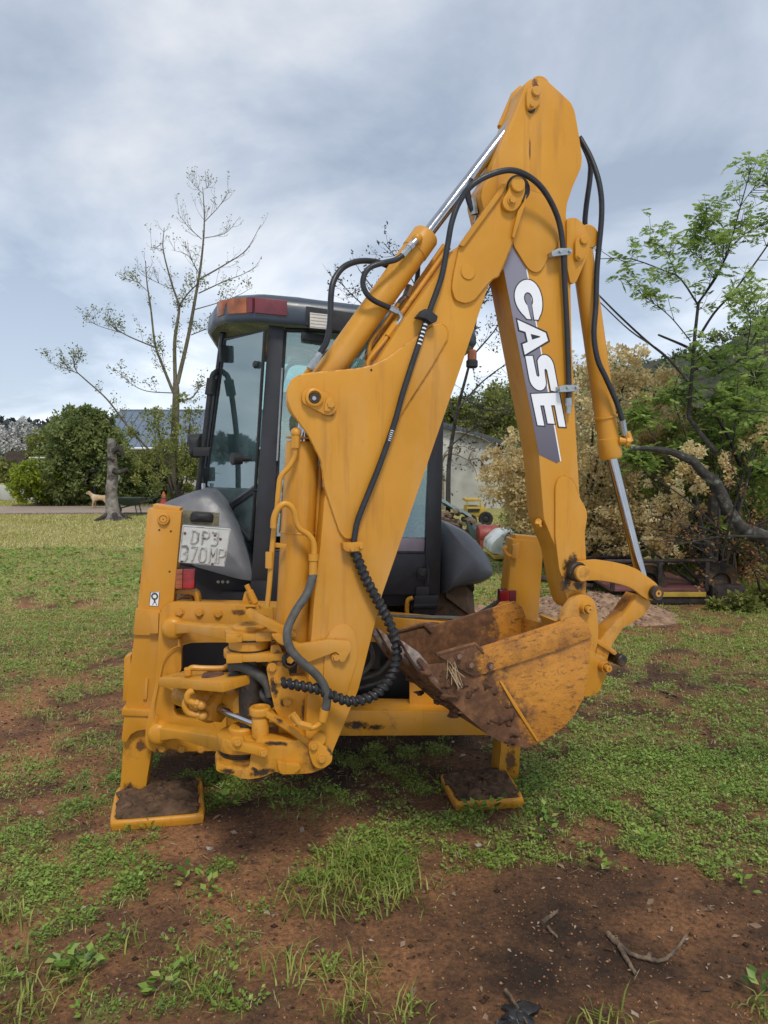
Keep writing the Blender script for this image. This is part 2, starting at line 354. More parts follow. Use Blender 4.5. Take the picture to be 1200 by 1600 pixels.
# ---- chassis behind the frame
def machine(lx, ly, z): return MPl.o*1 - Vector((0, 0, MPl.o.z)) + MPl.u*lx + MPl.n*ly + Vector((0, 0, z))
ax = (MPl.u, MPl.n, Vector((0, 0, 1)))
MID = 0.97                                      # machine centre line, metres right of the left leg
mb = MB(); mb.box(machine(MID, 1.9, 0.78), 0.74, 3.3, 0.34, ax); mb.box(machine(MID, 1.25, 0.62), 1.5, 0.22, 0.2, ax)
mb.box(machine(MID-0.05, 1.5, 1.05), 1.2, 1.6, 0.26, ax)
mb.build('chassis', M['black'], BH, 0.01)
mb = MB(); mb.box(machine(MID, 4.0, 1.35), 0.86, 1.9, 0.72, ax); mb.build('bonnet', M['paint'], BH, 0.05)
tyre_cache = {}
def wheel(lx, ly, rad, wid):
    c = machine(lx, ly, rad); key = rad
    if key not in tyre_cache:
        t = MB(); h = wid/2
        prof = [(rad*0.56, -h*0.8), (rad*0.74, -h), (rad*0.93, -h*0.94), (rad*0.97, -h*0.7), (rad*0.975, h*0.7), (rad*0.93, h*0.94), (rad*0.74, h), (rad*0.56, h*0.8)]
        t.lathe((0, 0, 0), MPl.u, prof, 36, True)
        nl = 22
        for k in range(nl):
            for sd_ in (-1, 1):
                a = 2*math.pi*(k+(0.5 if sd_ > 0 else 0))/nl
                def q(x, da, rr): aa = a+da; return MPl.u*x + (MPl.n*math.cos(aa)+Vector((0, 0, 1))*math.sin(aa))*rr
                x0, x1 = sd_*0.01, sd_*h*0.93; d0, d1 = 0.0, 0.19
                v = [q(x0, d0, rad*.965), q(x0, d0+.075, rad*.965), q(x1, d1+.10, rad*.93), q(x1, d1, rad*.93)]
                v2 = [q(x0, d0+.012, rad*1.02), q(x0, d0+.062, rad*1.02), q(x1, d1+.085, rad*.995), q(x1, d1+.015, rad*.995)]
                if sd_ < 0: v, v2 = v[::-1], v2[::-1]
                t.loft([v, v2])
        rm = MB(); rm.lathe((0, 0, 0), MPl.u, [(rad*.16, -h*.3), (rad*.5, -h*.25), (rad*.57, -h*.82), (rad*.6, -h*.82), (rad*.6, h*.82), (rad*.57, h*.82), (rad*.5, h*.25), (rad*.16, h*.3)], 32)
        tyre_cache[key] = (t.mesh('tyre', M['tyre'], sharp=30, fixn=True), rm.mesh('rim', M['paint_low'], sharp=30, fixn=True))
    wt = put('rear_wheel' if rad > 0.6 else 'front_wheel', tyre_cache[key][0], c, BH); put('rim', tyre_cache[key][1], c, wt)
wheel(MID-0.88, 1.30, 0.70, 0.44); wheel(MID+0.83, 1.30, 0.70, 0.44); wheel(MID-0.83, 3.9, 0.46, 0.32); wheel(MID+0.83, 3.9, 0.46, 0.32)
mb = MB()                                       # front loader shovel, seen only beneath the machine
mb.loft([[machine(MID+sx, 5.2+dy, z) for dy, z in ((0, .12), (.75, .1), (.78, .13), (.12, .2), (.05, .75), (.0, .76))] for sx in (-1.1, 1.1)])
mb.build('front_bucket', M['paint_low'], BH, 0.01)

# ---- rear frame
F = MB()
F.plate(MPl.many([(262, 944), (430, 948), (560, 960), (700, 972), (808, 981), (808, 1012), (700, 1006), (560, 1003), (430, 990), (262, 985)], 0.03), MPl.n*0.16)
F.plate(MPl.many([(235, 1112), (548, 1110), (740, 1113), (812, 1116), (812, 1150), (755, 1149), (545, 1150), (235, 1148)], 0.02), MPl.n*0.22)
F.plate(MPl.many([(640, 1012), (745, 1010), (806, 1012), (806, 1114), (640, 1110)], 0.14), MPl.n*0.02)
F.plate(MPl.many([(236, 985), (272, 987), (272, 1115), (236, 1115)], 0.06), MPl.n*0.1)
fr = F.build('rear_frame', M['paint_low'], BH, 0.006)
F = MB(); F.plate(MPl.many([(262, 1000), (640, 1000), (640, 1112), (262, 1112)], 0.42), MPl.n*0.03); F.build('opening_shade', M['black'], fr)  # black sheet added behind the frame opening in place of its deep shade
F = MB()
for a, b, ww in (((560, 962), (805, 972), 0.05), ((600, 964), (800, 970), 0.09)): F.tube(spline([MPl(a, ww), MPl(((a[0]+b[0])/2, (a[1]+b[1])/2-2), ww), MPl(b, ww)], 6), 0.011, 8)
F.build('hydraulic_pipe', M['hose_old'], fr)
for pts, ww in (([(575, 1000), (582, 1030), (560, 1056), (520, 1062)], 0.2), ([(612, 1030), (590, 1052), (556, 1060), (520, 1058)], 0.25), ([(560, 1075), (600, 1062), (625, 1040), (628, 1000)], 0.3), ([(540, 1040), (580, 1050), (615, 1035)], 0.33)):
    t = MB(); t.tube(spline([MPl(p, ww) for p in pts], 8), 0.014, 10); t.build('hydraulic_hose', M['hose_old'], BH)

# ---- stabilisers
def boss(parent, plane, c, w0, rpx, h, m='paint_low', cap=True):
    b_ = MB(); p = plane(c, w0); r = rpx*p.y/FPX
    b_.lathe(p, -plane.n, [(r, 0), (r, h*0.45), (r*0.94, h*0.6), (r*0.80, h*0.6), (r*0.76, h*0.45), (r*0.62, h*0.45), (r*0.58, h), (r*0.22, h*1.02), (r*0.16, h*0.9)], 26)
    return b_.build('pivot_pin', M[m], parent)
ls = plates('stabiliser_post', MPl, [([(231, 794), (284, 799), (270, 950), (262, 1020), (247, 1116), (195, 1112), (210, 992), (215, 950)], 0.0, 0.11)], M['paint'], BH, 0.007, 3)
plates('collar', MPl, [([(212, 951), (251, 954), (247, 993), (208, 992)], -0.018, 0.19), ([(234, 963), (248, 958), (247, 990), (233, 990)], -0.038, 0.02)], M['paint'], ls, 0.004, 2)
plates('wear_pad', MPl, [([(194, 1027), (204, 1024), (205, 1093), (192, 1096)], 0.03, 0.09)], M['paint'], ls, 0.004, 2)
plates('rib', MPl, [([(227, 1061), (231, 1061), (229, 1093), (223, 1093)], -0.014, 0.016)], M['paint'], ls, 0.003, 1)
lowc = [(195, 1110), (248, 1116), (240, 1140), (236, 1143), (226, 1140), (214, 1142), (204, 1148), (197, 1160), (191, 1158), (190, 1153)]
plates('collar', MPl, [(lowc, -0.02, 0.03), ([(190, 1108), (248, 1112), (247, 1120), (190, 1118)], -0.03, 0.2)], M['paint'], ls, 0.004, 2)
plates('cap_plate', MPl, [([(239, 788), (281, 794), (281, 800), (239, 795)], 0.02, 0.11)], M['paint'], ls, 0.003, 1)
b_ = MB(); p = MPl((256, 811), 0.0); b_.lathe(p, -MPl.n, [(0.032, 0), (0.032, 0.010), (0.027, 0.018), (0.022, 0.018), (0.020, 0.012), (0.017, 0.012), (0.017, 0.018), (0.004, 0.018), (0.003, 0.012)], 28); b_.build('round_plug', M['paint'], ls)
for c_ in ((249, 828), (267, 830), (265, 893)):
    b_ = MB(); disc(b_, MPl, c_, 0.001, 0.003, 1.6, 0.0005, 10); b_.build('bolt', M['ink'], ls)
ll = plates('stabiliser_leg', MPl, [([(197, 1120), (240, 1120), (236, 1180), (230, 1215), (224, 1262), (205, 1272), (185, 1267), (189, 1215), (193, 1157)], 0.022, 0.11)], M['paint_low'], BH, 0.006, 3)
boss(ll, MPl, (205, 1261), 0.022, 13, 0.03)
# right-hand one
rs_ = plates('stabiliser_post', MPl, [([(802, 842), (850, 846), (842, 950), (826, 1130), (778, 1128), (792, 944)], 0.02, 0.15)], M['paint'], BH, 0.007, 3)
plates('cap_plate', MPl, [([(806, 836), (846, 840), (846, 848), (805, 846)], 0.04, 0.11)], M['paint'], rs_, 0.003, 1)
hk = MB(); hk.tube(spline([MPl(q, 0.0) for q in [(806, 868), (797, 869), (790, 864), (788, 857), (792, 855)]], 6), 0.012, 8)
hk.plate(MPl.many([(802, 852), (812, 848), (810, 872), (800, 872)], -0.02), MPl.n*0.03); hk.build('lifting_hook', M['paint'], rs_, 0.003)
rl = plates('stabiliser_leg', MPl, [([(779, 1110), (819, 1112), (813, 1172), (809, 1230), (795, 1243), (776, 1238), (783, 1169)], 0.03, 0.16)], M['paint_low'], BH, 0.006, 3)
boss(rl, MPl, (796, 1231), 0.03, 12, 0.03)
def foot(corners, leg, seed):
    rr = random.Random(seed); g = [atZ(p, 0.008) for p in corners]; c = sum(g, Vector())/4; n_ = 10
    edge = []
    for i in range(4):
        a, b = g[i], g[(i+1) % 4]
        for k in range(n_): edge.append(a.lerp(b, k/n_))
    # rounded outline
    edge = [e.lerp(c, 0.035*(1 if i % n_ == 0 else 0.3 if i % n_ in (1, n_-1) else 0)) for i, e in enumerate(edge)]
    zz = Vector((0, 0, 1)); T = MB()
    T.loft([[e.lerp(c, .02)+zz*-0.01 for e in edge], [e+zz*0.012 for e in edge], [e+zz*(0.026+rr.uniform(-.002, .002)) for e in edge], [e.lerp(c, 0.025)+zz*0.037 for e in edge], [e.lerp(c, 0.07)+zz*0.040 for e in edge], [e.lerp(c, 0.13)+zz*0.032 for e in edge], [e.lerp(c, 0.17)+zz*0.024 for e in edge], [e.lerp(c, 0.6)+zz*0.022 for e in edge]])
    ft = T.build('foot_pad', M['paint_low'], leg, 0, 50)
    # soil caught in the tray
    D_ = MB(); rings = []
    ov = [rr.uniform(.03, .13) for _ in edge]
    for j, t in enumerate((0.0, 0.06, 0.14, 0.24, 0.34, 0.44, 0.54, 0.64, 0.74, 0.84, 0.97)):
        rings.append([e.lerp(c, ov[i]+(1-ov[i])*t)+zz*((0.030 if j == 0 else 0.041)+0.024*math.sin(min(1, t*1.6)*1.5)+rr.uniform(-.012, .016)*(j > 0)) for i, e in enumerate(edge)])
    D_.loft(rings)
    for k in range(60):
        i = rr.randrange(len(edge)); t = rr.uniform(.12, .9); D_.blob(edge[i].lerp(c, t)+zz*(0.044+0.02*t), rr.uniform(.012, .04)*rr.uniform(.4, 1), 2, 0.5, (1, 1, .55), rr)
    o = D_.build('mud', M['mud'], leg, 0, 180); o['kind'] = 'stuff'
foot([(170, 1297), (321, 1284), (316, 1222), (181, 1240)], ll, 3)
foot([(712, 1266), (821, 1259), (790, 1208), (686, 1219)], rl, 4)

# ---- slide carriage: the C-shaped clamp plate
outer = c1((268, 240), (280, 212), (312, 190), (352, 182), (640, 196), (800, 212), (805, 360), (580, 372), (480, 372), (385, 376), (371, 400), (369, 505), (344, 520), (338, 590), (335, 690), (350, 716), (420, 735), (520, 745), (560, 880), (240, 886), (212, 868), (199, 825), (203, 770), (222, 690), (248, 560), (259, 420))
cp = plates('slide_carriage', MPl, [(outer, -0.055, 0.05)], M['paint'], BH, 0.006, 3)
for q in c1((362, 228), (455, 231), (543, 237), (282, 866), (373, 867), (463, 869)): put('bolt', boltM, MPl(q, -0.055), cp)
for q, rr_ in ((c1((335, 300))[0], 17.5), (c1((270, 790))[0], 17.5)):
    b_ = MB(); p = MPl(q, -0.055); r = rr_*p.y/FPX; b_.lathe(p, -MPl.n, [(r*1.08, -.01), (r*1.02, 0.03), (r*.98, 0.04), (r*.86, 0.052), (r*.5, 0.058), (0.003, 0.06)], 32); b_.build('clamp_boss', M['paint'], cp, 0, 50)
def arm(name, centre, w0, w1, half, th=0.05, m='paint', par=cp):
    """cast arm swelling along its length; it also runs towards the camera from w0 to w1"""
    rings = []
    for (x, y), hp, t in zip(centre, half, [i/(len(centre)-1) for i in range(len(centre))]):
        ww = w0+(w1-w0)*t; c = MPl((x, y), ww); h = hp*c.y/FPX
        rings.append([c+Vector((0, 0, h*0.9))-MPl.n*th*.5, c+Vector((0, 0, h))-MPl.n*th*.2, c+Vector((0, 0, h))+MPl.n*th*.5, c-Vector((0, 0, h))+MPl.n*th*.5, c-Vector((0, 0, h))-MPl.n*th*.2, c-Vector((0, 0, h*.9))-MPl.n*th*.5])
    return MB().loft(rings).build(name, M[m], par, 0.004, 45, True)
arm('upper_arm', c1((340, 300), (410, 300), (470, 310), (560, 322), (660, 335)), -0.075, -0.42, (10, 7, 8, 11, 13), 0.07)
arm('lower_arm', c1((275, 790), (350, 790), (420, 806), (520, 830), (600, 860)), -0.075, -0.42, (11, 7.5, 9, 13, 15), 0.08)
# grease line across the plate
t = MB(); t.tube(spline([MPl(q, -0.075) for q in c1((450, 366), (400, 375), (330, 400), (290, 450), (272, 520), (255, 600), (242, 680), (252, 740))], 6), 0.0035, 6); t.build('grease_line', M['paint'], cp)
for q in c1((360, 372), (252, 738)):
    b_ = MB(); b_.tube([MPl(q, -0.085)+Vector((0, 0, .02)), MPl(q, -0.085)-Vector((0, 0, .02))], 0.008, 6); b_.build('grease_fitting', M['paint'], cp)

# ---- swing post (kingpost)
KP = Plane(atY((450, 1080), 3.0), R(9))
def kplate(pts, w0, th, r=4): return KP.many(rnd(pts, r), w0), KP.n*th
K = MB()
body = cK((660, 225), (720, 215), (770, 330), (800, 450), (930, 440), (925, 600), (920, 890), (860, 905), (760, 800), (690, 690), (660, 560), (628, 390), (655, 330))
K.plate(*kplate(body, 0.02, 0.05)); K.plate(*kplate(cK((700, 560), (925, 560), (925, 900), (720, 900)), 0.05, 0.16))
lower = cK((270, 1060), (300, 1085), (500, 1120), (520, 1010), (560, 900), (860, 910), (870, 870), (940, 905), (1010, 950), (1100, 1000), (1105, 1055), (1050, 1110), (960, 1145), (830, 1155), (735, 1155), (700, 1130), (600, 1175), (500, 1192), (430, 1180), (390, 1158), (290, 1140), (262, 1122))
K.plate(*kplate(lower, -0.035, 0.07, 6))
kp = K.build('swing_post', M['cast'], BH, 0.007, 40)
def ring_slab(pl, c, rx, w0, z_up, z_dn, name, m='cast', par=None, notch=False):
    """horizontal lug: rounded slab around a vertical pin. c is the pixel of its front rim centre"""
    o = pl(c, w0); pts = []
    for k in range(28):
        a = 2*math.pi*k/28; pts.append(o+pl.u*rx*math.cos(a)+pl.n*(rx+rx*math.sin(a)))
    T = MB(); T.loft([[q+Vector((0, 0, -z_dn)) for q in pts], [q+Vector((0, 0, z_up)) for q in pts]])
    return T.build(name, M[m], par, 0.005, 40)
PV = KP(cK((490, 200))[0], 0.06)                # vertical swing pin, upper
# upper fork: two thick lugs joined to the post
def lug(zc, th, rx, y0, x_end, name, m='paint', front=0.0):
    o = Vector((PV.x, PV.y+y0, zc)); pts = []
    for k in range(15):
        a = math.pi/2+math.pi*k/14; pts.append(o+KP.u*rx*math.cos(a)+KP.n*rx*math.sin(a))
    pts = pts + [o+KP.u*x_end-KP.n*rx*0.98, o+KP.u*x_end+KP.n*rx*0.98]
    T = MB(); T.loft([[q-Vector((0, 0, th/2)) for q in pts], [q+Vector((0, 0, th/2)) for q in pts]])
    return T.build(name, M[m], kp, 0.006, 40, True)
def zat(y, Y): return atY((400, y), Y).z
zu = zat(960+185/4.615, 2.95); zl = zat(960+335/4.615, 2.95)
lug(zu, 0.030, 0.105, 0.06, 0.16, 'upper_lug'); lug(zl, 0.032, 0.110, 0.06, 0.16, 'upper_lug')
b_ = MB(); b_.cyl((PV.x, PV.y+0.06, zl+0.016), (PV.x, PV.y+0.06, zu-0.015), 0.088, 32, 0.006); b_.build('bearing_ring', M['cast'], kp)
b_ = MB(); b_.lathe((PV.x, PV.y+0.06, zu+0.012), (0, 0, 1), [(0.074, 0), (0.074, 0.014), (0.062, 0.02), (0.034, 0.02), (0.03, 0.016), (0.004, 0.017)], 30); b_.build('pivot_pin', M['cast'], kp)
for z_ in (zl+.019, zu-.021): b_ = MB(); b_.cyl((PV.x, PV.y+0.06, z_-.004), (PV.x, PV.y+0.06, z_+.004), 0.0915, 32); b_.build('grease', M['grease'], kp)
b_ = MB(); b_.cyl((PV.x, PV.y+0.06, zl-0.5), (PV.x, PV.y+0.06, zl), 0.05, 24); b_.build('swing_shaft', M['grease'], kp)
# notched front edges of the lugs
for z_ in (zu, zl):
    for dx_ in (-0.045, 0.075):
        b_ = MB(); b_.box(Vector((PV.x, PV.y-0.040, z_))+KP.u*dx_, 0.065, 0.02, 0.036, (KP.u, KP.n, Vector((0, 0, 1)))); b_.build('lug_rim', M['cast'], kp, 0.004)
# lower fork
z3 = zat(960+870/4.615, 2.95)-.045; z4 = zat(960+1100/4.615, 2.95)
PL = Vector((PV.x, PV.y, 0)) + KP.u*(-0.035)
def lug2(zc, th, rx, name):
    o = Vector((PL.x, PL.y+0.05, zc)); pts = []
    for k in range(15):
        a = math.pi/2+math.pi*k/14; pts.append(o+KP.u*rx*math.cos(a)+KP.n*rx*math.sin(a))
    pts += [o+KP.u*0.2-KP.n*rx*.95, o+KP.u*0.2+KP.n*rx*.95]
    T = MB(); T.loft([[q-Vector((0, 0, th/2)) for q in pts], [q+Vector((0, 0, th/2)) for q in pts]]); return T.build(name, M['cast'], kp, 0.008, 40, True)
lug2(z3-0.02, 0.062, 0.105, 'lower_lug'); lug2(z4-0.012, 0.05, 0.115, 'lower_lug')
b_ = MB(); b_.cyl((PL.x, PL.y+0.05, z4), (PL.x, PL.y+0.05, z3-0.05), 0.09, 32, 0.006); b_.build('bearing_ring', M['cast'], kp)
for z_ in (z4+.02, z3-.056): b_ = MB(); b_.cyl((PL.x, PL.y+0.05, z_-.005), (PL.x, PL.y+0.05, z_+.005), 0.096, 32); b_.build('grease', M['grease'], kp)
b_ = MB(); b_.lathe((PL.x, PL.y+0.05, z3+0.008), (0, 0, 1), [(0.058, 0), (0.058, 0.022), (0.05, 0.03), (0.03, 0.03), (0.027, 0.025), (0.004, 0.026)], 30); b_.build('pivot_pin', M['paint'], kp)
plates('pin_retainer', KP, [(cK((370, 900), (400, 885), (460, 890), (470, 930), (560, 950), (600, 960), (640, 985), (630, 1020), (590, 1030), (540, 1010), (440, 990), (385, 985)), -0.075, 0.035)], M['paint'], kp, 0.004, 3)
for q in cK((420, 920), (608, 996)): put('bolt', boltB, KP(q, -0.075), kp)
# foot-pin retainer and hook plate at the boom foot
plates('pin_retainer', KP, [(cK((930, 925), (960, 905), (1000, 915), (1090, 985), (1108, 1020), (1100, 1070), (1050, 1108), (1000, 1115), (965, 1090), (935, 1000)), -0.055, 0.02)], M['paint'], kp, 0.004, 5)
for q in cK((968, 950), (1026, 1040)): put('bolt', boltB, KP(q, -0.055), kp)
plates('lug_rim', KP, [(cK((705, 1055), (760, 1075), (870, 1080), (880, 1110), (830, 1150), (740, 1155), (715, 1120)), -0.06, 0.03)], M['cast'], kp, 0.004, 3)
plates('boom_lock_hook', KP, [(c1((790, 335), (830, 330), (880, 360), (925, 380), (1060, 360), (1160, 366), (1168, 400), (1135, 462), (1112, 462), (1112, 430), (1095, 415), (960, 466), (930, 462), (880, 400), (820, 370)), -0.045, 0.022)], M['paint'], kp, 0.004, 3)
put('bolt', boltB, KP(c1((1095, 440))[0], -0.03), kp)
plates('lock_bar', KP, [(c1((668, 232), (690, 215), (720, 228), (835, 290), (905, 322), (910, 342), (890, 348), (830, 332), (690, 262)), -0.03, 0.035)], M['paint'], kp, 0.006, 3)
b_ = MB(); q0, q1, q2 = (KP(q, 0.06) for q in c1((676, 102), (718, 190), (728, 215)))
b_.tube([q0, q0.lerp(q1, .3), q0.lerp(q1, .32), q0.lerp(q1, .95), q1, q2], [.011, .011, .015, .015, .009, .009], 12); b_.build('lock_handle', M['cast'], kp)
plates('bracket', KP, [(c1((652, 195), (665, 140), (682, 125), (690, 150), (685, 198)), 0.07, 0.02), (c1((640, 196), (720, 198), (720, 206), (640, 206)), 0.03, 0.06)], M['cast'], kp, 0.003, 2)
for q in c1((826, 545), (868, 648), (795, 490)): put('bolt', boltB, KP(q, 0.018), kp)
b_ = MB(); p = KP(c1((880, 450))[0], 0.015); b_.lathe(p, -KP.n, [(.034, 0), (.036, .02), (.026, .03), (.02, .03), (.018, .012), (.004, .01)], 22); b_.build('bushing', M['grease'], kp)
b_ = MB(); p = KP(c1((880, 445))[0], 0.012); b_.cyl(p, p-KP.n*0.035, 0.016, 6, .003); b_.build('plug', M['paint'], kp)
# inner pair of swing links
plates('swing_link', MPl, [(c1((270, 548), (285, 545), (345, 560), (414, 572), (410, 596), (330, 598), (285, 575)), -0.16, 0.08)], M['paint'], BH, 0.006, 3)
L_ = MB()
for a, b, hw in ((c1((330, 540))[0], c1((640, 560))[0], 0.075),):
    o, e = KP(a, 0.36), KP(b, 0.03); d = (e-o); d.z = 0; d.normalize(); nn = Vector((-d.y, d.x, 0)); pts = [o-nn*hw, e-nn*hw*1.1, e+nn*hw*1.1, o+nn*hw]
    L_.loft([[q+Vector((0, 0, -.022)) for q in pts], [q+Vector((0, 0, .022)) for q in pts]])
sl = L_.build('swing_link', M['cast'], BH, 0.008, 40, True)
b_ = MB(); b_.lathe(KP(c1((520, 530))[0], 0.16), (0, 0, 1), [(.05, 0), (.045, .012), (.01, .014)], 24); b_.build('pivot_pin', M['rust'], sl)
b_ = MB(); b_.tube(spline([KP(q, .2) for q in c1((400, 510), (420, 490), (470, 492), (560, 492), (590, 480))], 6), .012, 8); b_.cyl(KP(c1((402, 525))[0], .2), KP(c1((402, 490))[0], .2), .018, 8, .003); b_.build('grease_line', M['paint'], sl)
# old hoses passing through the post
for k, pts in enumerate((((590, 485), (640, 480), (710, 510), (770, 560), (790, 620)), ((600, 510), (650, 545), (720, 590), (775, 640), (800, 668)), ((610, 480), (690, 480), (760, 510), (785, 560)), ((600, 520), (620, 560), (700, 600), (760, 650)))):
    t = MB(); t.tube(spline([KP(q, 0.07+0.04*k) for q in c1(*pts)], 7), 0.023, 10); t.build('hydraulic_hose', M['hose_old'], BH)
# swing cylinder
e = KP(c1((740, 758))[0], 0.03); H_ = KP(c1((520, 668))[0], 0.24)
d = (e-H_).normalized(); a = H_-d*0.20
S_ = MB(); S_.tube([a-d*.02, a+d*.10], 0.058, 24); S_.tube([a+d*.10, a+d*.115, a+d*.20, a+d*.215], [.066, .078, .078, .055], 24); S_.tube([a+d*.20, a+d*.245], .068, 6)
sc = S_.build('swing_cylinder', M['cast'], BH, 0.003)
t = MB(); t.tube([a+d*.22, e], 0.022, 20); t.build('rod', M['chrome'], sc)
t = MB(); t.lathe(e+Vector((0, 0, -.055)), (0, 0, 1), [(.030, 0), (.036, .006), (.036, .085), (.030, .095)], 24); t.build('rod_eye', M['cast'], sc)
t = MB(); t.lathe(e+Vector((0, 0, .043)), (0, 0, 1), [(.040, 0), (.045, .005), (.045, .030), (.040, .036), (.028, .037), (.026, .030), (.003, .03)], 26)
t.plate([e+KP.u*.02+KP.n*.035+Vector((0, 0, .045)), e+KP.u*.02-KP.n*.035+Vector((0, 0, .045)), e+KP.u*.13-KP.n*.075+Vector((0, 0, -.02)), e+KP.u*.22-KP.n*.075+Vector((0, 0, -.10)), e+KP.u*.24+KP.n*.05+Vector((0, 0, -.11))], Vector((0, 0, .032))); t.build('rod_lug', M['cast'], sc, 0.004, 40)
for k, pts in enumerate((((430, 595), (405, 610), (400, 640), (430, 655), (465, 665)), ((395, 640), (388, 670), (405, 700), (440, 710), (470, 715)))):
    pp = [KP(q, 0.14+.02*k) for q in c1(*pts)]; t = MB(); t.tube(spline(pp, 6), .015, 10); t.tube([pp[-1].lerp(pp[-2], .9), pp[-1].lerp(pp[-2], .5)], .02, 6); t.blob(pp[-1], .022, 2, 0); t.build('hydraulic_pipe', M['paint'], sc)
t = MB(); q = KP(c1((665, 660))[0], .16); t.lathe(q, -KP.n+KP.u*.5, [(.05, -.1), (.062, -.09), (.062, .02), (.05, .03), (.02, .035), (.003, .03)], 24); t.build('rod_eye', M['cast'], sc)
# dark shaft behind the links
t = MB(); t.cyl(MPl(c1((345, 640))[0], .1), MPl(c1((600, 650))[0], .1), .05, 16); t.build('cross_shaft', M['grease'], sc)
t = MB(); t.box(MPl(c1((520, 760))[0], .02), .15, .12, .13, ax); t.build('stop_block', M['cast'], cp, .01)

# ---- smears of old grease and oil-soaked dust, thin patches on the steel
def smear(pl, c, w_, rx, ry, m, par, seed=0, n=24, rot=0.0):
    rx *= 1.5; ry *= 1.5; vs = [pl(c, w_)]; fd = [1.0]; fs = []
    for j, q in enumerate((.33, .66, 1.0)):
        for k in range(n):
            a = 2*math.pi*k/n; x, y = rx*q*math.cos(a), ry*q*math.sin(a); vs.append(pl((c[0]+x*math.cos(rot)-y*math.sin(rot), c[1]+x*math.sin(rot)+y*math.cos(rot)), w_)); fd.append(1-q)
            if j == 0: fs.append((0, 1+(k+1) % n, 1+k))
            else: o = 1+(j-1)*n; fs.append((o+k, o+(k+1) % n, o+n+(k+1) % n, o+n+k))
    mb = MB(); mb.add(vs, fs); o = mb.build('grease_smear', M[m], par); o.data.attributes.new('fade', 'FLOAT', 'POINT').data.foreach_set('value', fd); return o
def weld(pl, pts, w_, par, r=.0045, closed=True):
    P = [pl(p, w_) for p in pts]; P = P+P[:1] if closed else P; Q = []
    for a, b in zip(P, P[1:]):
        k = max(1, int((b-a).length/.012))
        Q += [a.lerp(b, i/k) for i in range(k)]
    Q.append(P[-1]); mb = MB(); mb.tube(Q, [r*(1+.22*math.sin(i*1.9)) for i in range(len(Q))], 5); return mb.build('weld_bead', M['cast'], par)
smear(KP, cK((800, 330))[0], .0185, 11, 8, 'stain', kp, 1); smear(KP, cK((720, 760))[0], -.0365, 8, 3, 'stain', kp, 2, rot=.5); smear(KP, cK((780, 895))[0], .0185, 16, 3, 'stain', kp, 3); smear(KP, cK((545, 1120))[0], -.0365, 6, 3, 'stain', kp, 4, rot=.6)
smear(MPl, c1((400, 800))[0], -.0565, 16, 5, 'stain_brown', cp, 5, rot=.1); smear(MPl, c1((640, 230))[0], -.0565, 12, 6, 'stain_brown', cp, 6); smear(KP, cK((1085, 985))[0], -.0558, 4, 9, 'stain', kp, 7, rot=-.5)
for q, a_, b_3, r_, m_, sd_ in (((300, 880), 24, 5, 0, 'stain_brown', 12), ((700, 205), 16, 4, 0, 'stain', 15)): smear(MPl, c1(q)[0], -.0562, a_, b_3, m_, cp, sd_, rot=r_)
for q, a_, b_3, r_, m_, sd_ in (((700, 320), 10, 14, .2, 'stain_brown', 21), ((680, 520), 6, 16, -.2, 'stain', 23), ((900, 700), 5, 26, .05, 'stain_brown', 24), ((760, 640), 8, 8, 0, 'stain', 25)): smear(KP, cK(q)[0], .0188, a_, b_3, m_, kp, sd_, rot=r_)
for q, a_, b_3, r_, m_, sd_ in (((600, 1140), 20, 6, -.2, 'stain', 32), ((350, 1130), 12, 5, .1, 'stain', 34), ((700, 930), 20, 4, 0, 'stain', 35)): smear(KP, cK(q)[0], -.0357, a_, b_3, m_, kp, sd_, rot=r_)
for q, a_, b_3, m_ in (((200, 1235), 8, 14, 'stain'), ((220, 1165), 9, 10, 'stain_brown')): smear(MPl, q, .0212, a_, b_3, m_, ll, 41)
for q, a_, b_3, m_ in (((560, 1133), 22, 7, 'stain'), ((585, 1136), 16, 5, 'stain'), ): smear(MPl, q, .0192, a_, b_3, m_, fr, 51)
for q, a_, b_3, m_ in (((798, 1190), 9, 22, 'stain_brown'), ((793, 1222), 12, 12, 'stain')): smear(MPl, q, .0292, a_, b_3, m_, rl, 61)
# ---- boom
bl = [(718, 382), (672, 444), (626, 508), (585, 572), (540, 672), (507, 780), (500, 860), (494, 900), (486, 1000), (480, 1100), (477, 1165), (482, 1190), (497, 1203), (513, 1197), (521, 1172), (560, 1078), (597, 930), (616, 876), (680, 690), (720, 575), (765, 441), (785, 400), (760, 385)]
bm_ = MB(); bm_.plate(BPl.many(rnd(bl, 5), 0.0), BPl.n*0.24)
boom = bm_.build('boom', M['paint'], BH, 0.007, 40)
up = c4((505, 620), (535, 575), (575, 550), (625, 560), (645, 610), (640, 660), (600, 725), (572, 880), (500, 1050), (478, 1056), (440, 1095), (385, 1165), (340, 1182), (290, 1165), (272, 1110), (280, 1040), (312, 890))
plates('end_plate', BPl, [(up, -0.016, 0.02)], M['paint'], boom, 0.004, 6)
plates('end_plate', BPl, [(up, 0.225, 0.03)], M['paint'], boom, 0.004, 6)
flange = c4((310, 893), (505, 620), (520, 590), (540, 590), (520, 640), (330, 900))
plates('flange', BPl, [(flange, -0.032, 0.02), (c4((598, 725), (628, 680), (640, 640), (634, 690), (578, 862), (570, 850)), -0.030, 0.02)], M['paint'], boom, 0.004, 2)
hump = [(475, 585), (515, 581), (560, 577), (585, 571), (607, 560), (640, 535), (660, 520), (680, 508), (693, 506), (700, 516), (699, 530), (675, 572), (630, 642), (600, 700), (575, 760), (558, 830), (552, 842), (540, 842), (531, 832), (520, 800), (507, 760), (502, 720), (482, 680), (457, 645), (449, 625), (449, 608), (458, 592)]
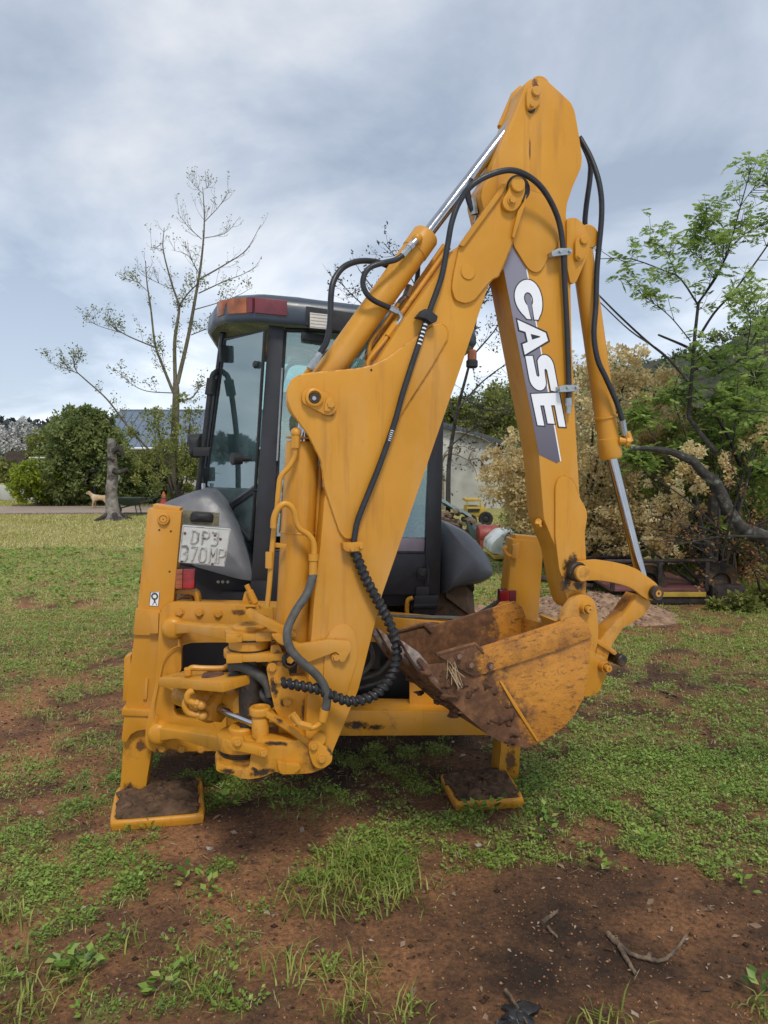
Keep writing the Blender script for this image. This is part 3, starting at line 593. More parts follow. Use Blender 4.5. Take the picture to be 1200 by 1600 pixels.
plates('hump_plate', BPl, [(hump, -0.014, 0.022)], M['paint'], boom, 0.004, 5); plates('hump_plate', BPl, [(hump, 0.225, 0.025)], M['paint'], boom, 0.004, 5)
mb = MB(); mb.cyl(BPl((487, 624), 0.0), BPl((487, 624), 0.24), 0.045, 24); mb.build('cross_tube', M['paint'], boom)
plates('foot_plate', BPl, [(cH((20, 1030), (30, 760), (70, 680), (130, 652), (185, 670), (215, 740), (222, 860), (150, 1090)), -0.008, 0.012)], M['paint'], boom, 0.003, 8)
# pin at the hump
oval = cD((205, 965), (215, 925), (250, 902), (300, 905), (400, 955), (430, 1000), (425, 1040), (400, 1070), (365, 1078), (250, 1020), (215, 1000))
pr = plates('pin_retainer', BPl, [(oval, -0.036, 0.024)], M['paint'], boom, 0.004, 6)
mb = MB(); p = BPl(cD((283, 965))[0], -0.036); mb.lathe(p, -BPl.n, [(.036, 0), (.036, .012), (.030, .016), (.0265, .016), (.024, .002)], 28, False); mb.build('pin', M['paint'], pr)
mb = MB(); disc(mb, BPl, cD((283, 968))[0], -0.036, 0.008, 8.5, .001); mb.build('pin_hole', M['grease'], pr)
mb = MB(); disc(mb, BPl, cD((283, 970))[0], -0.044, 0.004, 3.4, .001); mb.build('grease_fitting', M['steel'], pr)
put('bolt', boltB, BPl(cD((384, 1010))[0], -0.036), pr)
plates('pin_stop', BPl, [(cD((350, 1010), (365, 962), (395, 965), (400, 985), (385, 1050), (348, 1050)), -0.045, 0.012)], M['paint'], pr, 0.003, 2)
mb = MB(); disc(mb, BPl, (731, 425), -0.016, 0.006, 12, .003, 30); mb.build('pin_boss', M['paint'], boom)
mb = MB(); disc(mb, BPl, (497, 1152), 0.0, 0.03, 11, .004, 24); mb.build('pin_boss', M['paint'], boom)
mb = MB(); disc(mb, BPl, (580, 578), -0.0145, 0.002, 1.8, .0005, 10); mb.build('drain_hole', M['ink'], boom)
# top pin retainer at boom tip
rt = plates('pin_retainer', BPl, [(c4((555, 620), (560, 580), (590, 555), (622, 565), (635, 600), (632, 640), (605, 705), (575, 728), (545, 722), (525, 700), (522, 670)), -0.040, 0.022)], M['paint'], boom, 0.004, 6)
mb = MB(); disc(mb, BPl, c4((592, 598))[0], -0.040, 0.016, 11.5, .003); mb.build('pin', M['paint'], rt); put('bolt', boltB, BPl(c4((566, 675))[0], -0.040), rt)
mb = MB(); disc(mb, BPl, c4((598, 615))[0], -0.018, 0.006, 20, .002); mb.build('grease', M['grease'], rt)
# pipes along the top of the boom
for k, (a, b) in enumerate((((705, 392), (585, 560)), ((698, 388), (575, 566)))):
    t = MB(); t.tube([BPl(a, 0.07+.1*k)-BPl.u*.012+Vector((0, 0, .012)), BPl(b, 0.07+.1*k)-BPl.u*.012+Vector((0, 0, .012))], .011, 10); t.build('hydraulic_pipe', M['paint_low'], boom)
t = MB(); t.tube(spline([BPl(q, .05) for q in ((574, 572), (578, 560), (596, 538), (612, 518))], 6), .009, 10); t.tube([BPl((606, 526), .05), BPl((619, 508), .05)], .016, 6); t.build('hydraulic_pipe', M['paint'], boom)
t = MB(); t.tube(spline([BPl(q, .12) for q in ((578, 562), (577, 545), (582, 530), (600, 508), (622, 475))], 6), .010, 10); t.build('hydraulic_pipe', M['paint'], boom)
t = MB(); t.tube(spline([BPl(q, .05) for q in ((612, 482), (622, 488), (627, 496), (622, 506), (616, 516))], 6), .010, 10); t.tube([BPl((609, 481), .05), BPl((621, 487), .05)], .015, 6); t.tube([BPl((623, 505), .05), BPl((614, 518), .05)], .014, 6); t.build('hose_fitting', M['steel'], boom)
t = MB(); t.tube(spline([BPl(q, .16) for q in ((636, 452), (634, 462), (626, 470), (618, 482))], 5), .012, 8); t.tube([BPl((640, 446), .16), BPl((634, 463), .16)], .017, 6); t.build('hose_fitting', M['steel'], boom)

# ---- dipper
dl = c4((632, 100), (655, 74), (692, 65), (740, 78), (785, 118), (862, 190), (880, 232), (900, 345), (916, 458), (912, 510), (872, 600), (842, 688), (836, 752))
dl += [(897, 400), (892, 442), (894, 542), (897, 607), (900, 672), (904, 737), (906, 775), (913, 840), (917, 909), (915, 940), (900, 956), (890, 948), (880, 915), (870, 860), (850, 812), (842, 712), (787, 424), (772, 395)]
dl += c4((430, 720), (415, 660), (425, 605), (465, 545), (470, 500), (575, 260), (622, 140))
d_ = MB(); d_.plate(BPl.many(rnd(dl, 5), 0.045), BPl.n*0.15); dip = d_.build('dipper_arm', M['paint'], BH, 0.007, 40)
plates('cheek_plate', BPl, [(c4((640, 620), (720, 640), (775, 720), (812, 800), (790, 905), (742, 960), (720, 1012), (690, 1032), (650, 1012), (572, 888), (600, 740)), 0.033, 0.014)], M['paint'], dip, 0.003, 8)
plates('cheek_plate', BPl, [([(868, 840), (868, 762), (872, 748), (881, 743), (892, 747), (900, 760), (905, 775), (917, 797), (918, 808), (914, 832), (916, 872), (918, 905), (905, 925), (885, 920), (874, 890)], 0.032, 0.016)], M['paint'], dip, 0.004, 5)
plates('cheek_plate', BPl, [([(868, 840), (868, 762), (872, 748), (881, 743), (892, 747), (900, 760), (905, 775), (917, 797), (918, 808), (914, 832), (916, 872), (918, 905), (905, 925), (885, 920), (874, 890)], 0.19, 0.016)], M['paint'], dip, 0.004, 5)
tp = plates('pin_retainer', BPl, [(c4((642, 150), (650, 120), (685, 106), (712, 125), (716, 160), (705, 200), (672, 225), (652, 222), (643, 205)), 0.026, 0.02)], M['paint'], dip, 0.004, 5)
mb = MB(); disc(mb, BPl, c4((684, 138))[0], 0.026, 0.014, 7, .003); mb.build('pin', M['paint'], tp); put('bolt', boltS, BPl(c4((664, 205))[0], 0.026), tp)
mb = MB(); disc(mb, BPl, c4((662, 222))[0], 0.044, 0.005, 6.5, .001); mb.build('grease', M['grease'], tp)
# weld beads along the inner face
for q in ((841, 818), (857, 822)):
    mb = MB(); mb.blob(BPl(q, 0.075), .016, 2, .3, (1, 1, 1.4)); mb.build('weld_bead', M['paint_low'], dip)
# bucket-cylinder bracket at the dipper knee
br = plates('cylinder_bracket', BPl, [(c4((840, 760), (885, 756), (920, 785), (952, 850), (958, 885), (945, 940), (885, 1080), (858, 1086), (840, 1000)), 0.03, 0.022), (c4((840, 760), (885, 756), (920, 785), (952, 850), (958, 885), (945, 940), (885, 1080), (858, 1086), (840, 1000)), 0.175, 0.022)], M['paint'], dip, 0.004, 6)
pr2 = plates('pin_retainer', BPl, [(c4((882, 870), (905, 845), (940, 855), (945, 890), (925, 960), (900, 975), (882, 960)), 0.012, 0.018)], M['paint'], dip, 0.004, 5)
mb = MB(); disc(mb, BPl, c4((920, 870))[0], 0.012, 0.012, 6.5, .003); mb.build('pin', M['paint'], pr2); put('bolt', boltS, BPl(c4((897, 952))[0], 0.012), pr2)
# decal and lettering
stripe = c5((246, 12), (316, 126), (480, 1044), (462, 1058), (376, 1016), (206, 124))
plates('decal_stripe', BPl, [(stripe, 0.0435, 0.002)], M['decal'], dip, 0, 0)
wb = MB()
for a, b in (((312, 120), (476, 1044)),):
    qs = c5((314, 124), (319, 124), (483, 1046), (478, 1050)); wb.plate(BPl.many(qs, 0.0428), BPl.n*.001)
wb.build('decal_edge', M['white'], dip)
def quadmap(q00, q01, q10, q11):        # letter advance a (down the arm), letter height h (to the right)
    q = [Vector(c5(x)[0]) for x in (q00, q01, q10, q11)]
    return lambda a, h: tuple((q[0]*(1-h)+q[1]*h)*(1-a)+(q[2]*(1-h)+q[3]*h)*a)
def arc(cx, cy, rx, ry, a0, a1, n=10): return [(cx+rx*math.cos(R(a0+(a1-a0)*k/n)), cy+ry*math.sin(R(a0+(a1-a0)*k/n))) for k in range(n+1)]
GL = {
 'C': [arc(.5, .5, .5, .5, 20, 340, 26)[::1] and ([(1, .60), (1, .72)] + arc(.52, .5, .5, .5, 35, 325, 24) + [(1, .28), (1, .40), (.66, .40)] + arc(.50, .5, .20, .20, 330, 30, 14)[::1] + [(.66, .60)])],
 'A': [[(0, 0), (.34, 1), (.72, 1), (1, 0), (.70, 0), (.66, .22), (.601, .22), (.601, .40), (.53, .74), (.49, .74), (.40, .40), (.599, .40), (.599, .22), (.34, .22), (.29, 0)], [(0, 0), (.34, 1), (.72, 1), (1, 0), (.70, 0), (.66, .22), (.34, .22), (.29, 0)]],
 'S': [[(0, .02), (.62, .0)] + arc(.68, .29, .30, .29, -80, 70, 8) + [(.42, .60), (.36, .68), (.42, .76), (.96, .76), (.98, 1), (.36, 1)] + arc(.34, .70, .30, .30, 100, 235, 8) + [(.58, .42), (.64, .33), (.58, .25), (.02, .25)]],
 'E': [[(0, 0), (0, 1), (1, 1), (1, .80), (.34, .80), (.34, .61), (.92, .61), (.92, .40), (.34, .40), (.34, .20), (1, .20), (1, 0)]],
}
boxes = {'C': ((243, 195), (370, 158), (288, 358), (402, 368)), 'A': ((272, 368), (398, 398), (308, 536), (428, 496)), 'S': ((312, 546), (432, 528), (344, 704), (468, 716)), 'E': ((342, 728), (470, 722), (372, 872), (500, 880))}
for L_, bx in boxes.items():
    f = quadmap(*bx); pts = GL[L_][0]; pp = [f(a, h) for a, h in pts]
    def offset(P, d):
        o = []; n_ = len(P); area = sum(P[i][0]*P[(i+1) % n_][1]-P[(i+1) % n_][0]*P[i][1] for i in range(n_)); sg = 1 if area > 0 else -1
        for i in range(n_):
            a, b, c = Vector(P[i-1]), Vector(P[i]), Vector(P[(i+1) % n_]); e1 = (b-a); e2 = (c-b)
            if e1.length < 1e-6: e1 = e2
            if e2.length < 1e-6: e2 = e1
            e1.normalize(); e2.normalize(); m1 = Vector((e1.y, -e1.x))*sg; m2 = Vector((e2.y, -e2.x))*sg; mm = m1+m2
            k = d/max(.45, (mm.length/2)) if mm.length > 1e-6 else d
            o.append(tuple(b+(mm.normalized() if mm.length > 1e-6 else m1)*min(k, d*1.6)))
        return o
    oo = [f(a, h) for a, h in GL[L_][-1]]; z = MB(); z.plate(BPl.many(offset(oo, 2.7), 0.0425), BPl.n*.0008); z.build('letter_outline', M['ink'], dip)
    z = MB(); z.plate(BPl.many(pp if L_ == 'A' else offset(pp, 1.0), 0.0413), BPl.n*.0008); z.build('letter', M['white'], dip)

# ---- cylinders of boom and dipper
def cylinder(name, pl, a, b, w_, rad, rod_to, rod_r, m='paint', head=1.12):
    A, B, E = pl(a, w_), pl(b, w_), pl(rod_to, w_); d = (B-A).normalized(); T = MB()
    T.tube([A, B-d*.10, B-d*.098, B-d*.012, B], [rad, rad, rad*head, rad*head, rad*(head-.12)], 32)
    o = T.build(name, M[m], BH, 0, 35)
    t_ = MB(); t_.tube([B-d*.03, E], rod_r, 24); t_.build('rod', M['chrome'], o); return o, A, B, d
dc, A, B, d = cylinder('dipper_cylinder', BPl, (492, 612), (667, 366), 0.115, 0.056, (826, 160), 0.026, head=1.06)
t = MB(); e = BPl((836, 145), .115); t.cyl(e-BPl.n*.055, e+BPl.n*.055, .05, 26, .006); t.tube([e, e-d*.12], [.045, .036], 20); t.build('rod_eye', M['paint'], dc)
t = MB(); e = BPl((800, 170), .17); t.tube([BPl((783, 200), .19), BPl((806, 150), .19), BPl((815, 140), .19)], [.02, .025, .02], 8); t.build('pipe_guard', M['paint'], dc)
t = MB(); q = BPl((652, 373), .05); t.blob(q, .024, 2, .05); t.build('port', M['paint'], dc)
t = MB(); q0, q1, q2 = BPl((650, 376), .04), BPl((640, 386), .035), BPl((629, 399), .035); t.tube([q0, q1], .014, 10); t.tube([q0.lerp(q1, .6), q1.lerp(q2, .1), q1, q2], [.017, .017, .0145, .0145], 6); t.build('hose_fitting', M['steel'], dc)
t = MB(); q0, q1 = BPl((484, 577), .04), BPl((500, 552), .04); t.tube([q0, q0.lerp(q1, .48), q0.lerp(q1, .5), q1], [.017, .017, .014, .014], 6); t.build('hose_fitting', M['steel'], dc)
t = MB(); t.tube([BPl((474, 590), .06), BPl((487, 574), .04)], .012, 10); t.build('hydraulic_pipe', M['paint'], dc)
bc, A, B, d = cylinder('boom_cylinder', BPl, (455, 1003), (473, 690), 0.11, 0.070, (486, 625), 0.035, head=1.0)
t = MB(); e = BPl((484, 626), .11); t.cyl(e-BPl.n*.09, e+BPl.n*.09, .085, 30, .01); t.build('rod_eye', M['paint'], bc)

for f_ in (.46, .855): t = MB(); t.tube([A+d*f_, A+d*(f_+.002), A+d*(f_+.006), A+d*(f_+.008)], [.0705, .072, .072, .0705], 32); t.build('clamp_band', M['paint'], bc)
t = MB(); t.plate(BPl.many([(426, 848), (448, 850), (446, 857), (426, 855)], .03), BPl.n*.02); t.build('pipe_clip', M['paint'], bc, .002)
P1 = c2((250, 465), (247, 560), (240, 620), (205, 680), (155, 740), (140, 830), (130, 950), (115, 1050), (100, 1200), (85, 1400), (70, 1550))
t = MB(); t.tube(spline([BPl(q, .015) for q in P1], 6), .0105, 10); q = BPl(P1[0], .015); t.blob(q, .022, 2, 0); t.tube([q, BPl(P1[1], .015)], .018, 8); t.tube([BPl(c2((84, 1210))[0], .01), BPl(c2((82, 1310))[0], .01)], .016, 8); t.build('hydraulic_pipe', M['paint'], bc)
P2 = c2((108, 1060), (112, 1000), (130, 950), (155, 920), (185, 908), (220, 925), (242, 965), (252, 1020), (275, 1065), (325, 1100), (355, 1140), (364, 1190), (361, 1250))
t = MB(); t.tube(spline([BPl(q, -.02) for q in P2], 6), .0125, 12); a_, b_2 = BPl((490, 866), -.02), BPl((489, 898), -.02); t.tube([a_, a_.lerp(b_2, .3), a_.lerp(b_2, .32), b_2], [.021, .021, .017, .017], 12); t.build('hydraulic_pipe', M['paint'], bc)
t = MB(); t.tube([BPl((500, 728), .1), BPl((497, 800), .1), BPl((491, 985), .1)], .012, 10); t.build('hydraulic_pipe', M['paint'], bc)
uc, A, B, d = cylinder('bucket_cylinder', BPl, (908, 385), (955, 716), 0.12, 0.050, (1003, 905), 0.026, head=1.08)
t = MB(); e = BPl((911, 374), .12); t.cyl(e-BPl.n*.05, e+BPl.n*.05, .055, 26, .006); t.build('base_eye', M['paint'], uc)
t = MB(); q = A+(B-A)*.80; t.tube([q-d*.006, q-d*.005, q+d*.005, q+d*.006], [.051, .057, .057, .051], 28); t.build('clamp_band', M['paint_low'], uc)
t = MB(); q0, q1 = BPl((967, 688), .07), BPl((984, 690), .05); t.tube([q0, q1], .018, 12); t.tube([q1.lerp(q0, .35), q1], [.027, .027], 8); t.tube([q1, BPl((979, 676), .05)], .018, 8); t.build('port', M['paint'], uc)

weld(BPl, rnd(hump, 5), -.004, boom); weld(BPl, rnd(up, 6), -.001, boom, .004)
weld(BPl, [(868, 840), (868, 762), (872, 748), (881, 743), (892, 747), (900, 760), (905, 775)], .044, dip, .004, False)
weld(BPl, rnd(c4((640, 620), (720, 640), (775, 720), (812, 800), (790, 905), (742, 960), (720, 1012), (690, 1032), (650, 1012), (572, 888)), 8), .044, dip, .004, False)
smear(BPl, (893, 880), .0312, 11, 16, 'stain', dip, 1, rot=.5); smear(BPl, (884, 910), .0312, 9, 18, 'stain', dip, 2, rot=.2); smear(BPl, (905, 915), .0312, 10, 8, 'stain', dip, 3)
smear(BPl, (836, 135), .0446, 5, 14, 'stain_brown', dip, 4); smear(BPl, (828, 235), .0446, 1.2, 18, 'stain_brown', dip, 5); smear(BPl, (505, 640), -.0145, 18, 7, 'stain_brown', boom, 6, rot=.5)
smear(BPl, (525, 1010), -.009, 5, 12, 'stain_brown', boom, 9)
# ---- linkage
ln = c1 and cE((490, 182), (560, 172), (640, 165), (770, 185), (860, 205), (945, 238), (1090, 345), (1118, 400), (1100, 450), (1040, 480), (975, 440), (935, 405), (880, 372), (780, 342), (650, 320), (545, 325), (500, 335), (458, 300), (442, 255), (455, 205))
lk = plates('bucket_link', BPl, [(ln, 0.005, 0.026)], M['paint_low'], BH, 0.005, 6); plates('far_plate', BPl, [(ln, 0.205, 0.026)], M['paint_low'], lk, 0.005, 6)
mb = MB(); p = BPl(cE((480, 255))[0], 0.005); mb.lathe(p, -BPl.n, [(.046, -.01), (.047, .02), (.040, .028), (.038, .024)], 30); mb.build('seal_ring', M['grease'], lk)
mb = MB(); p = BPl(cE((498, 262))[0], 0.0); mb.lathe(p, -BPl.n, [(.037, 0), (.037, .038), (.033, .043), (.003, .043)], 30); mb.build('pin', M['paint_dirty'], lk)
mb = MB(); p = BPl(cE((1070, 412))[0], 0.005); mb.lathe(p, -BPl.n, [(.033, -.01), (.034, .016), (.030, .024), (.022, .024), (.021, .018), (.017, .018), (.016, .03), (.007, .03), (.006, .018)], 28); mb.build('pin', M['paint_dirty'], lk)
mb = MB(); p = BPl(cE((1070, 412))[0], 0.0); mb.lathe(p, -BPl.n, [(.0345, 0), (.036, .012), (.0345, .022), (.0315, .026), (.03, .0245)], 28); mb.build('seal_ring', M['grease'], lk)
far_l = cE((800, 350), (860, 380), (800, 470), (740, 560), (745, 600), (800, 600), (790, 640), (740, 650), (690, 730), (650, 760), (655, 700), (725, 610), (712, 550), (722, 480))
near_l = cE((945, 430), (1046, 480), (1030, 530), (980, 592), (900, 640), (845, 668), (820, 700), (790, 745), (762, 790), (745, 830), (720, 900), (700, 980), (650, 985), (630, 880), (640, 800), (700, 720), (770, 640), (830, 590), (880, 520))
tl = plates('tipping_link', BPl, [(near_l, 0.035, 0.022)], M['paint_low'], BH, 0.004, 5)
plates('flange', BPl, [(near_l, 0.165, 0.022)], M['paint_low'], tl, 0.004, 5)
plates('web', BPl, [(cE((860, 560), (900, 600), (845, 650), (790, 730), (740, 810), (690, 830), (680, 780), (740, 690), (800, 630)), 0.06, 0.105)], M['paint_low'], tl, 0.004, 4)
web = MB()
for a_, b_2, k0 in ((cE((960, 430))[0], cE((845, 590))[0], .0),):
    p0, p1 = BPl(a_, .057), BPl(b_2, .057); web.plate([p0, p1, p1+BPl.n*.11, p0+BPl.n*.11], Vector((.012, 0, -.01)))
web.build('web', M['paint_dirty'], tl, 0.003)
plates('collar', BPl, [(cE((640, 765), (660, 765), (780, 850), (790, 870), (770, 885), (740, 860), (660, 810), (640, 795)), 0.02, 0.175)], M['paint_low'], tl, 0.004, 3)
mb = MB(); p = BPl(cE((738, 885))[0], .1); mb.cyl(p-BPl.n*.1, p+BPl.n*.08, .028, 18, .005); mb.build('grease', M['grease'], tl)

# ---- bucket
BW0, BW1 = -0.175, 0.425
prof = [(659, 1042), (672, 1064), (700, 1092), (726, 1117), (761, 1147), (785, 1161), (803, 1167), (825, 1168), (848, 1158), (880, 1136), (898, 1115), (912, 1090), (920, 1040), (924, 992), (918, 974), (905, 963), (888, 968)]
top = [(752, 1012), (684, 1024), (692, 1036)]
q = BPl((659, 1042), BW0); q2 = BPl((924, 992), BW0); bx0 = q.x-BASE[BH.name].x; bx1 = q2.x-BASE[BH.name].x
qr = BPl((800, 1090), BW0)-BASE[BH.name]; MBk = bucket_mat('bucket_paint', qr.x+.65*qr.z, .65); qi = BPl((770, 955), BW1)-BASE[BH.name]; MBin = bucket_mat('bucket_inside', qi.x+.3*qi.z, .3)
BN = (BPl.n+Vector((0, 0, -.075))); BN.normalize()       # the bucket hangs a little out of square on its worn pins
P3 = BPl.many(prof, BW0); T = MB()
def inset(P, k):                    # the same curve moved inwards by k metres
    o = []; c = sum(P, Vector())/len(P)
    for i in range(len(P)):
        a, b = P[max(i-1, 0)], P[min(i+1, len(P)-1)]; t = (b-a).normalized(); nn = t.cross(BPl.n).normalized()
        if nn.dot(c-P[i]) < 0: nn = -nn
        o.append(P[i]+nn*k)
    return o
shell = P3[:14]; inn = inset(shell, .022); sh = shell + inn[::-1]
T.plate(sh, BN*(BW1-BW0)); bk = T.build('bucket', MBin, BH, 0.003, 30)
side = prof + top
for k, w0 in enumerate((BW0-.004, BW1-.016)):
    base = BPl.many(side, BW0); off = BN*(w0-BW0)
    z = MB(); z.plate([p+off for p in base], BPl.n*.02); z.build('side_plate', MBk if k == 0 else MBin, bk, 0.003)
# doubler strips along the top edges
strip = cE((-230, 910), (0, 770), (360, 640), (400, 600), (480, 592), (560, 655), (592, 740), (330, 840), (0, 944), (-230, 1030))
edge = [(684, 1024), (742, 1005), (752, 1014)]
st = [(752, 1014), (800, 1002), (875, 974), (883, 965), (900, 963), (917, 976), (923, 994), (869, 1015), (800, 1037), (757, 1050)]
base = BPl.many(rnd(st, 3), BW0-.004); 
for o_ in (-.014, BW1-BW0+.003): z = MB(); z.plate([p+BN*o_ for p in base], BN*.016); z.build('doubler_plate', MBk, bk, 0.003)
sc_ = cB((478, 442), (770, 360), (832, 430), (862, 580), (760, 600), (700, 575), (560, 490))
base = BPl.many(rnd(sc_, 2), BW0-.004); 
for o_ in (-.012, BW1-BW0+.003): z = MB(); z.plate([p+BN*o_ for p in base], BN*.014); z.build('side_cutter', MBk, bk, 0.003)
for s_ in (0, 1):
    rr = MB(); pp = [p+BN*((BW1-BW0-.008)*s_-.010) for p in BPl.many(cB((480, 442), (770, 362), (832, 432)), BW0)]
    for a, b in zip(pp, pp[1:]): rr.tube([a, b], .010, 6)
    rr.build('cutter_rim', MBin, bk)
for q in cB((650, 455), (740, 520), (890, 530)): put('bolt', bolt_mesh(.013, .02, -BPl.n, 'rust'), BPl(q, BW0-.016), bk)
# ridge across the side plate
rd = cB((965, 650), (985, 650), (1110, 850), (1260, 1095), (1245, 1100), (1080, 850)); z = MB(); z.plate(BPl.many(rd, BW0-.012), BPl.n*.012); z.build('wear_rib', M['paint_low'], bk, .003)
# lip and teeth
lipA = BPl((659, 1042), BW0); lipB = lipA+BN*(BW1-BW0); ld = (BPl((640, 1010), BW0)-BPl((700, 1092), BW0)).normalized()
upn = ld.cross(BPl.n).normalized(); upn = upn if upn.z > 0 else -upn
z = MB(); z.plate([lipA-BPl.n*.006-ld*.10, lipA-BPl.n*.006+ld*.03, lipB+BPl.n*.006+ld*.03, lipB+BPl.n*.006-ld*.10], upn*.02); z.build('cutting_edge', M['rust'], bk, .004)
tm = MB()
tm.loft([[ld*0-BPl.n*.035-upn*.012, ld*0+BPl.n*.035-upn*.012, ld*0+BPl.n*.035+upn*.036, ld*0-BPl.n*.035+upn*.036],
         [ld*.09-BPl.n*.034-upn*.010, ld*.09+BPl.n*.034-upn*.010, ld*.09+BPl.n*.034+upn*.030, ld*.09-BPl.n*.034+upn*.030],
         [ld*.17-BPl.n*.030+upn*.000, ld*.17+BPl.n*.030+upn*.000, ld*.17+BPl.n*.030+upn*.006, ld*.17-BPl.n*.030+upn*.006]])
tmm = tm.mesh('tooth', M['worn'], bevel=.005, fixn=True)
for k in range(4): put('tooth', tmm, lipA.lerp(lipB, (k+.35)/3.85)-ld*.04, bk)
# caked soil on the digging side
mz = MB(); rr = random.Random(5)
for k in range(60):
    x = rr.uniform(662, 800); y = rr.uniform(1030, 1165)
    if y > 1042+(x-659)*.86+4 or y < 1045+(x-745)*1.0 or y < 1042: continue
    mz.blob(BPl((x, y), BW0-.004), rr.uniform(.006, .022), 2, .5, (1.4, .2, 1.1), rr)
for k in range(45):
    f = rr.random(); p = lipA.lerp(lipB, f)-ld*rr.uniform(.03, .34)+upn*.018; mz.blob(p, rr.uniform(.006, .028), 2, .5, (1, 1, .45), rr)
o = mz.build('mud', M['caked'], bk, 0, 180); o['kind'] = 'stuff'
z = MB()
for k in range(16):
    a = BPl((rr.uniform(695, 712), rr.uniform(1030, 1050)), BW0-.02); z.tube([a, a+Vector((rr.uniform(-.01, .05), -.008, rr.uniform(-.10, -.03)))], .0013, 4)
for k in range(6):
    a = lipA.lerp(lipB, rr.uniform(.5, 1))+upn*.03; z.tube([a, a+ld*rr.uniform(-.12, .05)+BPl.n*rr.uniform(-.12, .12)+upn*.006], .0016, 4)
o = z.build('dry_grass', simple('dry_straw', (.42, .31, .18), .8), bk); o['kind'] = 'stuff'
# ears
ear = cE((362, 622), (400, 530), (450, 460), (510, 425), (580, 435), (622, 480), (640, 560), (650, 700), (645, 790), (622, 870), (660, 880), (710, 900), (728, 950), (705, 1050), (640, 1180), (540, 1200), (480, 1000), (420, 760))
er = plates('mounting_ear', BPl, [(ear, 0.0, 0.03)], M['paint_low'], bk, 0.004, 5); plates('mounting_ear', BPl, [(ear, 0.215, 0.03)], M['paint_low'], bk, 0.004, 5)
boss(bk, BPl, cE((540, 527))[0], 0.0, 9, 0.05); boss(bk, BPl, cE((678, 962))[0], 0.0, 9, 0.055)
z = MB(); pts = BPl.many(cE((362, 640), (420, 640), (500, 760), (560, 960), (600, 1120), (540, 1200), (480, 1000), (420, 800)), .02); z.plate(pts, BPl.n*.2); z.build('back_wall', M['paint_low'], bk, .004)
# loose plate lying at the frame side of the bucket
z = MB(); pts = [MPl(q, -.14) for q in cB((240, 245), (355, 308), (575, 262))]; a, b, c = pts; dd = MPl(cB((480, 180))[0], .10)
z.plate([a, b, c, dd], Vector((0, .01, -.012))); z.build('step_plate', M['rust'], fr, .003)

# ---- hoses
def hose(pts, pl, w_, r, m='hose', par=BH, ws=None):
    n_ = len(pts); P = [pl(q, (ws[i] if ws else w_)) for i, q in enumerate(pts)]
    t_ = MB(); t_.tube(spline(P, 9), r, 12); return t_.build('hydraulic_hose', M[m], par)
h1 = [(667, 499), (674, 478), (690, 432), (699, 385), (706, 347), (718, 315), (738, 289), (766, 273), (797, 266), (823, 274), (846, 293), (864, 322), (875, 353), (880, 391), (882, 432), (886, 512), (889, 601), (888, 632)]
hose(h1, BPl, -.03, .0125, ws=[-.03]*6+[-.05, -.06, -.065, -.055, -.04, -.02, 0, .01, .02, .022, .024, .024])
h2 = [(667, 499), (650, 550), (630, 612), (615, 665), (590, 735), (575, 772), (560, 810), (555, 832), (553, 850), (555, 864)]
hb = hose(h2, BPl, -.035, .0125, ws=[-.03, -.032, -.034, -.034, -.034, -.03, -.028, -.024, -.022, -.022])
# printed line on the hose: small white dashes
for a, b in (((665, 505), (654, 541)), ((613, 672), (607, 690))):
    for k in range(6):
        f = (k+.2)/6; g = (k+.55)/6; x0, y0, x1, y1 = *a, *b
        t = MB(); t.tube([BPl((x0+(x1-x0)*f, y0+(y1-y0)*f), -.0385), BPl((x0+(x1-x0)*g, y0+(y1-y0)*g), -.0385)], .0096, 6); t.build('hose_print', M['white'], hb)
sp = [(555, 864), (572, 905), (593, 944), (607, 971), (617, 997), (620, 1027), (613, 1053), (596, 1077), (575, 1091), (548, 1096), (524, 1089), (497, 1077), (471, 1072), (440, 1066)]
ws = [-.022, -.03, -.04, -.05, -.06, -.07, -.085, -.10, -.105, -.10, -.085, -.07, -.05, -.02]
h3 = hose(sp, BPl, 0, .0145, ws=ws)
path = spline([BPl(q, ws[i]) for i, q in enumerate(sp)], 26); wr = []; tt = Vector((0, 0, 1)); prev = None
aa = (path[1]-path[0]).orthogonal().normalized()
L = 0.0
for i, p in enumerate(path):
    t_ = (path[min(i+1, len(path)-1)]-path[max(i-1, 0)]).normalized(); aa = (aa-t_*aa.dot(t_)).normalized(); bb = t_.cross(aa)
    if i: L += (p-path[i-1]).length
    ph = L/0.027*2*math.pi
    wr.append((p, aa.copy(), bb.copy(), ph))
sg = MB(); seq = []
for (p, a, b, ph), (p2, a2, b2, ph2) in zip(wr, wr[1:]):
    for k in range(3):
        f = k/3; q = p.lerp(p2, f); an = ph+(ph2-ph)*f; seq.append(q+(a*math.cos(an)+b*math.sin(an))*.0135)
sg.tube(seq, .0105, 6); sg.build('spiral_guard', M['rubber'], h3)
hg = [(490, 897), (480, 927), (462, 955), (449, 985), (452, 1010), (467, 1030), (493, 1053), (507, 1073), (511, 1093), (508, 1112)]
h4 = hose(hg, BPl, -.04, .0175, 'hose_old', ws=[-.02, -.03, -.05, -.07, -.08, -.085, -.085, -.085, -.08, -.075])
t = MB(); t.tube(spline([BPl(q, -.07) for q in [(506, 1118), (500, 1130), (488, 1137), (470, 1133), (460, 1122), (457, 1116)]], 6), .012, 10); q0, q1 = BPl((508, 1108), -.075), BPl((504, 1126), -.07); t.tube([q0, q1], .02, 10); t.tube([BPl((484, 1136), -.07), BPl((466, 1131), -.07)], .018, 6); t.tube([BPl((466, 1131), -.065), BPl((456, 1116), -.04)], .019, 6); t.build('hose_fitting', M['paint'], h4)
